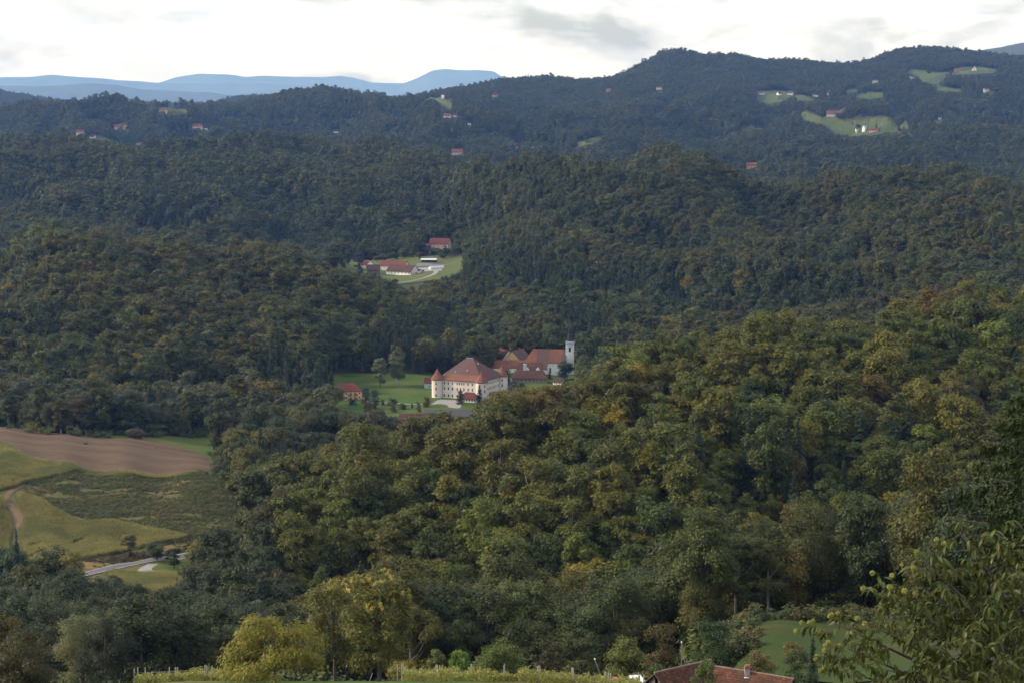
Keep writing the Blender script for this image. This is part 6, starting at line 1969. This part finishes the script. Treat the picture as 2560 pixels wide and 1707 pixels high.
def farmhouse():
    ZR = 139.4
    A0, A1 = Vector(at_z(1642, 1680, ZR)), Vector(at_z(1772, 1650, ZR))
    B0, B1 = Vector(at_z(1795, 1666, ZR - 0.35)), Vector(at_z(1976, 1695, ZR - 0.35))
    foot = Vector((A0.x, A0.y, H(A0.x, A0.y)))
    e = empty('farmhouse', foot)
    tag(e, 'old farmhouse with two wings of brown clay tiles, wooden gable and brick chimney', 'farmhouse')
    def wing(p0, p1, half, drop, tag_, gable0, gable1):
        d = (p1 - p0); d.z = 0; d.normalize()
        n = Vector((d.y, -d.x, 0))
        if n.y > 0: n = -n                      # n points to the camera side
        p0, p1 = p0 - foot, p1 - foot
        ov = 0.35
        q0, q1 = p0 - d * ov, p1 + d * ov
        dz = Vector((0, 0, -drop))
        for s_, nm in ((1, 'near'), (-1, 'far')):
            ea, eb = q0 + n * half * s_ + dz, q1 + n * half * s_ + dz
            dk = MB()
            slab(dk, [ea - Vector((0, 0, 0.02)), eb - Vector((0, 0, 0.02)), q1 - Vector((0, 0, 0.02)), q0 - Vector((0, 0, 0.02))], 0.10)
            deck = dk.build('roof', M_wood_w, e)
            tiled_slope(deck, ea, eb, q1, q0, M_clay)
        rid = MB()
        k = int((q1 - q0).length / 0.4)
        for i in range(k):
            a_, b_ = q0 + (q1 - q0) * (i / k) + Vector((0, 0, 0.05)), q0 + (q1 - q0) * ((i + 1.1) / k) + Vector((0, 0, 0.035))
            rid.tube([a_, b_], [0.12, 0.10], 7)
        rid.build('ridge_tiles', simple('pale_ridge_tiles', (0.26, 0.19, 0.15), (0.18, 0.11, 0.085), 1.5), e)
        # walls below
        hw = half - 0.45
        zt = -drop * (hw / half) - 0.1
        zb = -foot.z + min(H(foot.x, foot.y), H(foot.x + 8, foot.y)) - 1.0
        w = MB()
        c0, c1, c2, c3 = p0 + n * hw, p1 + n * hw, p1 - n * hw, p0 - n * hw
        for (u, v) in ((c0, c1), (c1, c2), (c2, c3), (c3, c0)):
            w.add([(u.x, u.y, zb), (v.x, v.y, zb), (v.x, v.y, p0.z + zt), (u.x, u.y, p0.z + zt)], [(0, 1, 2, 3)])
        w.build('wall', M_stone_w, e)
        for gp, on in ((p0, gable0), (p1, gable1)):
            if not on: continue
            # vertical boards closing the gable
            m = 13
            for i in range(m):
                s0, s1 = -hw + 2 * hw * i / m + 0.012, -hw + 2 * hw * (i + 1) / m - 0.012
                sm = abs((s0 + s1) / 2)
                top = -drop * (sm / half) - 0.22
                if abs(sm) < 0.45 and on == 2:
                    continue
                sgn = -1 if gp is p0 else 1
                pa, pb = gp + n * s0 + d * sgn * (0.02 + 0.015 * (i % 2)), gp + n * s1 + d * sgn * (0.02 + 0.015 * (i % 2))
                MB().add([(pa.x, pa.y, gp.z + zt - 0.2), (pb.x, pb.y, gp.z + zt - 0.2), (pb.x, pb.y, gp.z + top), (pa.x, pa.y, gp.z + top)] +
                         [(pa.x - d.x * sgn * 0.03, pa.y - d.y * sgn * 0.03, gp.z + zt - 0.2), (pb.x - d.x * sgn * 0.03, pb.y - d.y * sgn * 0.03, gp.z + zt - 0.2), (pb.x - d.x * sgn * 0.03, pb.y - d.y * sgn * 0.03, gp.z + top), (pa.x - d.x * sgn * 0.03, pa.y - d.y * sgn * 0.03, gp.z + top)],
                         [(0, 1, 2, 3), (7, 6, 5, 4), (0, 4, 5, 1), (1, 5, 6, 2), (2, 6, 7, 3), (3, 7, 4, 0)]).build('board', M_wood_w, e)
            if on == 2:
                q = gp + d * 0.3
                MB().add([(q.x + n.x * 0.45, q.y + n.y * 0.45, gp.z + zt), (q.x - n.x * 0.45, q.y - n.y * 0.45, gp.z + zt), (q.x - n.x * 0.45, q.y - n.y * 0.45, gp.z - 0.5), (q.x + n.x * 0.45, q.y + n.y * 0.45, gp.z - 0.5)], [(0, 1, 2, 3)]).build('hatch', M_dark, e)
    wing(A0, A1, 3.6, 3.0, 'a', 2, 0)
    wing(B0, B1, 3.8, 2.9, 'b', 0, 1)
    # chimney
    c = Vector(at_z(1868, 1684, ZR - 0.55)) - foot
    MB().box(c.x - 0.28, c.x + 0.28, c.y - 0.28, c.y + 0.28, c.z - 0.9, c.z + 0.62).build('chimney', M_concrete, e)
    cp_ = MB().box(c.x - 0.30, c.x + 0.30, c.y - 0.30, c.y + 0.30, c.z + 0.621, c.z + 0.86).build('chimney_head', M_brick, e)
    MB().box(c.x - 0.22, c.x + 0.22, c.y - 0.22, c.y + 0.22, c.z + 0.861, c.z + 1.02).build('chimney_cap', M_brick, e)
    fl = MB().box(c.x - 0.36, c.x + 0.36, c.y - 0.55, c.y - 0.285, c.z - 0.32, c.z - 0.22).build('flashing', M_frame_w, e)
    # dormer vent on the right wing
    v = Vector(at_z(1922, 1700, ZR - 1.0)) - foot
    MB().tube([(v.x, v.y, v.z - 0.5), (v.x, v.y, v.z + 0.45)], [0.07, 0.07], 8).build('vent_pipe', M_metal, e)
farmhouse()

# ------------------------------------------------------------------ van and red tractor behind the vines
def van():
    x, y, z = base_at(1591, Y=288)
    top = P(1591, 1690, 288)[2]
    z = min(z, top - 2.25)
    e = empty('van', (x, y, H(x, y)), R(100))
    tag(e, 'white van parked behind the vine rows', 'van')
    body = MB()
    prof = [(-2.6, 0.45), (-2.6, 1.9), (-2.35, 2.3), (0.9, 2.35), (1.35, 2.15), (1.95, 1.35), (2.6, 1.15), (2.7, 0.5)]
    n = len(prof)
    vv = []
    for (yy, ins) in ((-0.95, 0.0), (0.95, 0.0)):
        vv += [(p[0], yy * (0.86 if p[1] > 1.9 else 1.0), p[1]) for p in prof]
    ff = [tuple(range(n - 1, -1, -1)), tuple(range(n, 2 * n))] + [(i, (i + 1) % n, n + (i + 1) % n, n + i) for i in range(n)]
    paint = simple('white_paint', (0.78, 0.78, 0.79), (0.74, 0.74, 0.75), 0.3, 0.35, 0.5)
    b = body.add(vv, ff).build('body', paint, e)
    bv = b.modifiers.new('bevel', 'BEVEL'); bv.width = 0.10; bv.segments = 3
    MB().add([(1.42, -0.76, 2.06), (1.42, 0.76, 2.06), (1.93, 0.84, 1.42), (1.93, -0.84, 1.42)], [(0, 1, 2, 3)]).build('windscreen', M_glass, e).location = (0.03, 0, 0.03)
    for s_ in (-1, 1):
        MB().add([(0.4, s_ * 0.962, 1.35), (1.55, s_ * 0.962, 1.35), (1.15, s_ * 0.905, 1.95), (0.4, s_ * 0.905, 1.95)], [(0, 1, 2, 3)]).build('side_window', M_glass, e)
        hl = MB().box(2.6, 2.72, s_ * 0.72 - 0.18, s_ * 0.72 + 0.18, 0.85, 1.05).build('headlight', M_frame_w, e)
    MB().add([(-2.62, -0.7, 1.3), (-2.62, 0.7, 1.3), (-2.62, 0.62, 1.85), (-2.62, -0.62, 1.85)], [(0, 1, 2, 3)]).build('rear_window', M_glass, e)
    for (xx, yy) in ((-1.6, -0.85), (-1.6, 0.85), (1.7, -0.85), (1.7, 0.85)):
        w = MB().ring([(0.18, -0.12), (0.34, -0.11), (0.34, 0.11), (0.18, 0.12)], 18).build('wheel', MATS['rubber'], e)
        w.location, w.rotation_euler = (xx, yy, 0.34), (math.pi / 2, 0, 0)
        MB().ring([(0.05, -0.125), (0.2, -0.122), (0.2, 0.122), (0.05, 0.125)], 12).build('rim', M_metal, w)
    e.location.z = top - 2.36
van()
def red_tractor():
    x, y, z = base_at(1543, Y=284)
    top = P(1543, 1698, 284)[2]
    e = empty('tractor', (x, y, top - 2.0), R(85))
    tag(e, 'faded red tractor half hidden by the vine rows', 'tractor')
    red = simple('faded_red_paint', (0.42, 0.10, 0.055), (0.34, 0.085, 0.05), 0.8, 0.5, 0.4)
    b = MB().box(-1.9, 0.1, -0.4, 0.4, 0.75, 1.45).build('bonnet', red, e)
    bv = b.modifiers.new('bevel', 'BEVEL'); bv.width = 0.08; bv.segments = 2
    for (xx, yy) in ((0.15, -0.6), (0.15, 0.6), (1.3, -0.6), (1.3, 0.6)):
        MB().box(xx - 0.04, xx + 0.04, yy - 0.04, yy + 0.04, 0.9, 1.86).build('post', M_metal, e)
    c = MB().box(0.0, 1.5, -0.72, 0.72, 1.86, 2.0).build('canopy', red, e)
    bv = c.modifiers.new('bevel', 'BEVEL'); bv.width = 0.05; bv.segments = 2
    MB().box(0.5, 1.1, -0.3, 0.3, 0.8, 1.1).box(1.0, 1.12, -0.3, 0.3, 1.1, 1.5).build('seat', MATS['rubber'], e)
    MB().tube([(-1.2, 0.2, 1.4), (-1.2, 0.2, 2.0)], [0.04, 0.04], 8).build('exhaust', M_metal, e)
    for (xx, r_, yy) in ((-1.5, 0.42, -0.65), (-1.5, 0.42, 0.65), (0.8, 0.72, -0.8), (0.8, 0.72, 0.8)):
        w = MB().ring([(r_ * 0.55, -0.16), (r_, -0.14), (r_, 0.14), (r_ * 0.55, 0.16)], 18).build('wheel', MATS['rubber'], e)
        w.location, w.rotation_euler = (xx, yy, r_), (math.pi / 2, 0, 0)
        MB().ring([(0.05, -0.1), (r_ * 0.55, -0.11), (r_ * 0.55, 0.11), (0.05, 0.1)], 12).build('rim', red, w)
red_tractor()

# ------------------------------------------------------------------ chestnut tree close by, and the spruce behind it
def chestnut():
    r = np.random.default_rng(2024)
    bx, by = P(2750, 1400, 29.5)[0], 29.5
    bz = H(bx, by)
    e = empty('chestnut_tree', (bx, by, bz - 0.1))
    tag(e, 'sweet chestnut with long toothed leaves and spiny yellow burrs, close by', 'chestnut tree')
    org = np.array([bx, by, bz - 0.1])
    LOBES = [(2330, 1370, 28.1, .2), (2400, 1330, 28.3, .26), (2480, 1345, 28.5, .32), (2555, 1375, 28.7, .4), (2085, 1555, 27.2, .26), (2120, 1620, 27.0, .42), (2160, 1690, 26.8, .5), (2150, 1545, 27.4, .26), (2215, 1480, 27.6, .26), (2235, 1590, 27.2, .45), (2265, 1430, 27.8, .24),
             (2300, 1660, 27.0, .6), (2300, 1520, 27.6, .42), (2310, 1400, 28.0, .26), (2370, 1600, 27.4, .55), (2365, 1450, 27.9, .42), (2430, 1690, 26.9, .7),
             (2440, 1400, 28.2, .30), (2440, 1500, 27.9, .5), (2500, 1600, 27.5, .65), (2520, 1430, 28.3, .42), (2550, 1500, 28.0, .6),
             (2570, 1680, 27.2, .7), (2620, 1430, 28.8, .7), (2640, 1580, 28.2, .8), (2720, 1450, 29.4, .9), (2760, 1500, 29.6, 1.1), (2730, 1680, 28.6, 1.0), (2850, 1450, 30.4, 1.2), (2850, 1650, 30.0, 1.2)]
    lc = np.array([P(a, b, c) for a, b, c, _ in LOBES])
    lrad = np.array([q[3] for q in LOBES])
    # branches
    fork = np.array([bx, by, bz + 3.2])
    tr = MB()
    top = np.array([bx + 0.2, by + 0.1, P(2750, 1250, 29.5)[2]])
    tr.tube([np.array([bx, by, bz - 0.4]) - org, np.array([bx, by, bz + 1.2]) - org, fork - org, (fork * 0.4 + top * 0.6) - org, top - org], [0.26, 0.2, 0.17, 0.1, 0.03], 10)
    tr.build('trunk', bark, e, True)
    br = MB()
    for c, q in zip(lc, lrad):
        f = np.array([bx, by, bz + 1.5 + 0.55 * max(0, c[2] - bz - 1.5)])
        m = f * 0.45 + c * 0.55 + np.array([0, 0, -0.18])
        MB.tube(br, [f - org, m - org, c - org], [0.055, 0.03, 0.008], 6)
    br.build('branches', bark, e, True)
    # leaf shape: long pointed blade folded on its rib, gently arched
    def blade(L, W, arch, fold):
        st = [0.0, 0.12, 0.35, 0.6, 0.82, 1.0]
        wd = [0.06, 0.55, 1.0, 0.92, 0.5, 0.03]
        v, f = [], []
        for t, w in zip(st, wd):
            z = -arch * L * t * t
            v += [(-W * w, L * t, z + fold * W * w), (0, L * t, z), (W * w, L * t, z + fold * W * w)]
        for i in range(5):
            a = i * 3
            f += [(a, a + 1, a + 4, a + 3), (a + 1, a + 2, a + 5, a + 4)]
        return np.array(v), np.array(f)
    shapes = [blade(0.17, 0.027, 0.35, 0.35), blade(0.19, 0.029, 0.55, 0.3), blade(0.15, 0.026, 0.2, 0.45), blade(0.18, 0.027, 0.8, 0.25)]
    LM = leaf_mat('chestnut_leaves', 0.3, 0.5, 0.48, (0.062, 0.076, 0.009), 0.12)
    LM.node_tree.nodes['Principled BSDF'].inputs['Specular IOR Level'].default_value = 0.3
    place = []
    w = lrad ** 2.2
    nT_ = 1050
    kk = r.choice(len(lc), nT_, p=w / w.sum())
    tw = MB()
    tips = []
    for i in range(nT_):
        c, q = lc[kk[i]], lrad[kk[i]]
        d = unit(r.standard_normal(3) * np.array([1, 1, 0.85]) + np.array([-0.25, -0.35, 0.15]))
        p0 = c + d * q * (0.35 + 0.7 * r.random() ** 0.7)
        ax = unit(d * np.array([1, 1, 0.5]) + 0.4 * r.standard_normal(3) + np.array([-0.15, 0, 0.0]))
        Lt = 0.16 + 0.12 * r.random()
        tips.append((p0 + ax * Lt, i))
        if i % 2 == 0:
            tw.tube([p0 - ax * 0.12 - org, p0 + ax * Lt * 0.6 - org, p0 + ax * Lt - org], [0.006, 0.004, 0.002], 4)
        nl = r.integers(6, 10)
        for j in range(nl):
            t = j / nl
            base = p0 + ax * Lt * t
            side = unit(np.cross(ax, UP) + 1e-6)
            ang = j * 2.4 + r.random()
            out_ = unit(ax * 0.55 + side * math.cos(ang) + 0.6 * UP * math.sin(ang) - 0.55 * UP)
            place.append((base, out_))
    tw.build('twigs', bark, e, True)
    mats = []
    for (base, d) in place:
        y = Vector(d)
        z = Vector((0.45 * r.standard_normal(), 0.45 * r.standard_normal(), 1.0))
        x = y.cross(z).normalized()
        z = x.cross(y).normalized()
        mats.append(np.array([[x.x, y.x, z.x], [x.y, y.y, z.y], [x.z, y.z, z.z]]))
    size = 0.62 + 0.5 * r.random(len(place))
    # nearest to the eye and in view: each its own part
    bp = np.array([b for b, _ in place])
    pxs, pys = proj(bp[:, 0], bp[:, 1], bp[:, 2])
    inview = (pxs > 2030) & (pxs < 2560) & (pys < 1700)
    order = [i for i in np.argsort(bp[:, 1]) if inview[i]][:300]
    own = set(order)
    protos_ = []
    for (v, f) in shapes:
        me = np_mesh('leaf', v, f, LM, True)
        for nm in ('cv', 'cw'):
            a = me.attributes.new(nm, 'FLOAT', 'POINT')
            a.data.foreach_set('value', np.full(len(v), 0.4 + 0.2 * r.random(), np.float32))
        protos_.append(me)
    V, F, CVv, CW = [], [], [], []
    off = 0
    for i, (b, d) in enumerate(place):
        k = i % 4
        if i in own:
            o = mesh_obj('leaf', protos_[k], e)
            M = Matrix([list(row) for row in mats[i]]).to_4x4()
            o.matrix_local = Matrix.Translation(Vector(b - org)) @ M @ Matrix.Scale(size[i], 4)
            continue
        v, f = shapes[k]
        V.append((v * size[i]) @ mats[i].T + b - org)
        F.append(f + off)
        off += len(v)
        CVv.append(np.full(len(v), np.clip(0.5 + 0.25 * r.standard_normal(), 0, 1)))
        CW.append(np.full(len(v), r.random()))
    me = np_mesh('foliage', np.concatenate(V), np.concatenate(F), LM, True)
    for nm, arr in (('cv', CVv), ('cw', CW)):
        a = me.attributes.new(nm, 'FLOAT', 'POINT')
        a.data.foreach_set('value', np.concatenate(arr).astype(np.float32))
    o = mesh_obj('foliage', me, e)
    o['kind'] = 'stuff'
    # burrs
    bm = bmesh.new()
    bmesh.ops.create_icosphere(bm, subdivisions=3, radius=0.026)
    for v in bm.verts:
        if v.index % 2 == 0:
            v.co *= 1.45
    bme = bpy.data.meshes.new('burr')
    bm.to_mesh(bme)
    bm.free()
    bme.materials.append(simple('burr_spines', (0.22, 0.21, 0.045), (0.15, 0.15, 0.035), 20.0, 0.8))
    cand = [(t, i) for t, i in tips if proj(*t)[0] < 2480]
    cand.sort(key=lambda q: proj(*q[0])[0] * 0.6 + proj(*q[0])[1] * 0.5 + 60 * r.random())
    for t, i in cand[:30]:
        for j in range(1 + (i % 2)):
            o = mesh_obj('burr', bme, e)
            o.location = t - org + 0.035 * r.standard_normal(3)
            s_ = 0.85 + 0.45 * r.random()
            o.scale = (s_, s_, s_)
            o.rotation_euler = (r.random() * 3, r.random() * 3, 0)
chestnut()
def near_spruce():
    r = np.random.default_rng(31)
    x, y, z = base_at(2590, Y=42.0)
    top = P(2590, 850, 42.0)[2]
    ht = top - z
    e = empty('spruce_tree', (x, y, z - 0.1))
    tag(e, 'dark green spruce with hanging twigs rising behind the chestnut', 'spruce')
    n = 110000
    nb = 190
    tz = (np.arange(nb) / nb)
    zz = 1.0 + (ht - 1.0) * tz
    Lb = 4.4 * (1 - tz) ** 0.62 * (0.8 + 0.35 * r.random(nb)) + 0.15
    a = np.arange(nb) * 2.399 + 0.3 * r.standard_normal(nb)
    w = Lb ** 1.2
    k = r.choice(nb, n, p=w / w.sum())
    u = r.random(n) ** 0.75
    d = np.stack([np.cos(a[k]), np.sin(a[k]), np.zeros(n)], -1)
    sd = np.stack([-d[:, 1], d[:, 0], np.zeros(n)], -1)
    # twigs hang below the bough like a curtain
    tw = r.integers(0, 26, n)
    ts = np.sin(tw * 12.9898 + k * 78.233) * 43758.5453
    ts = ts - np.floor(ts)
    uu = np.clip(0.12 + 0.88 * (tw + 0.5) / 26, 0, 1)
    hang = r.random(n)
    C = d * (uu * Lb[k])[:, None] + sd * ((ts - 0.5) * 0.5 * Lb[k] * (1.05 - uu))[:, None]
    C[:, 2] = zz[k] - 0.42 * Lb[k] * uu ** 1.2 + 0.22 * Lb[k] * uu ** 4 - hang * 0.42 * (0.4 + 0.6 * ts)
    C += 0.012 * r.standard_normal((n, 3))
    A_ = np.stack([0.35 * r.standard_normal(n), 0.35 * r.standard_normal(n), -1 + 0.2 * r.standard_normal(n)], -1) + d * 0.35
    q = cards(C, r.standard_normal((n, 3)) + UP * 0.2, A_, 0.09 * (0.7 + 0.6 * r.random(n)), 0.28, r)
    c = mesh_obj('crown', leaf_mesh('crown', [q], NEEDLE), e)
    c['tint'] = (0.032, 0.050, 0.011)
    MB().tube([(0, 0, -0.3), (0, 0, ht * 0.5), (0, 0, ht)], [0.2, 0.12, 0.02], 8).build('trunk', bark, e, True)
    br = MB()
    for i in range(nb):
        dd = np.array([math.cos(a[i]), math.sin(a[i]), 0])
        br.tube([(0, 0, zz[i]), dd * Lb[i] * 0.5 + np.array([0, 0, zz[i] - 0.42 * Lb[i] * 0.43]), dd * Lb[i] * 0.98 + np.array([0, 0, zz[i] - 0.2 * Lb[i]])], [0.02, 0.012, 0.003], 4)
    br.build('boughs', bark, e, True)
near_spruce()
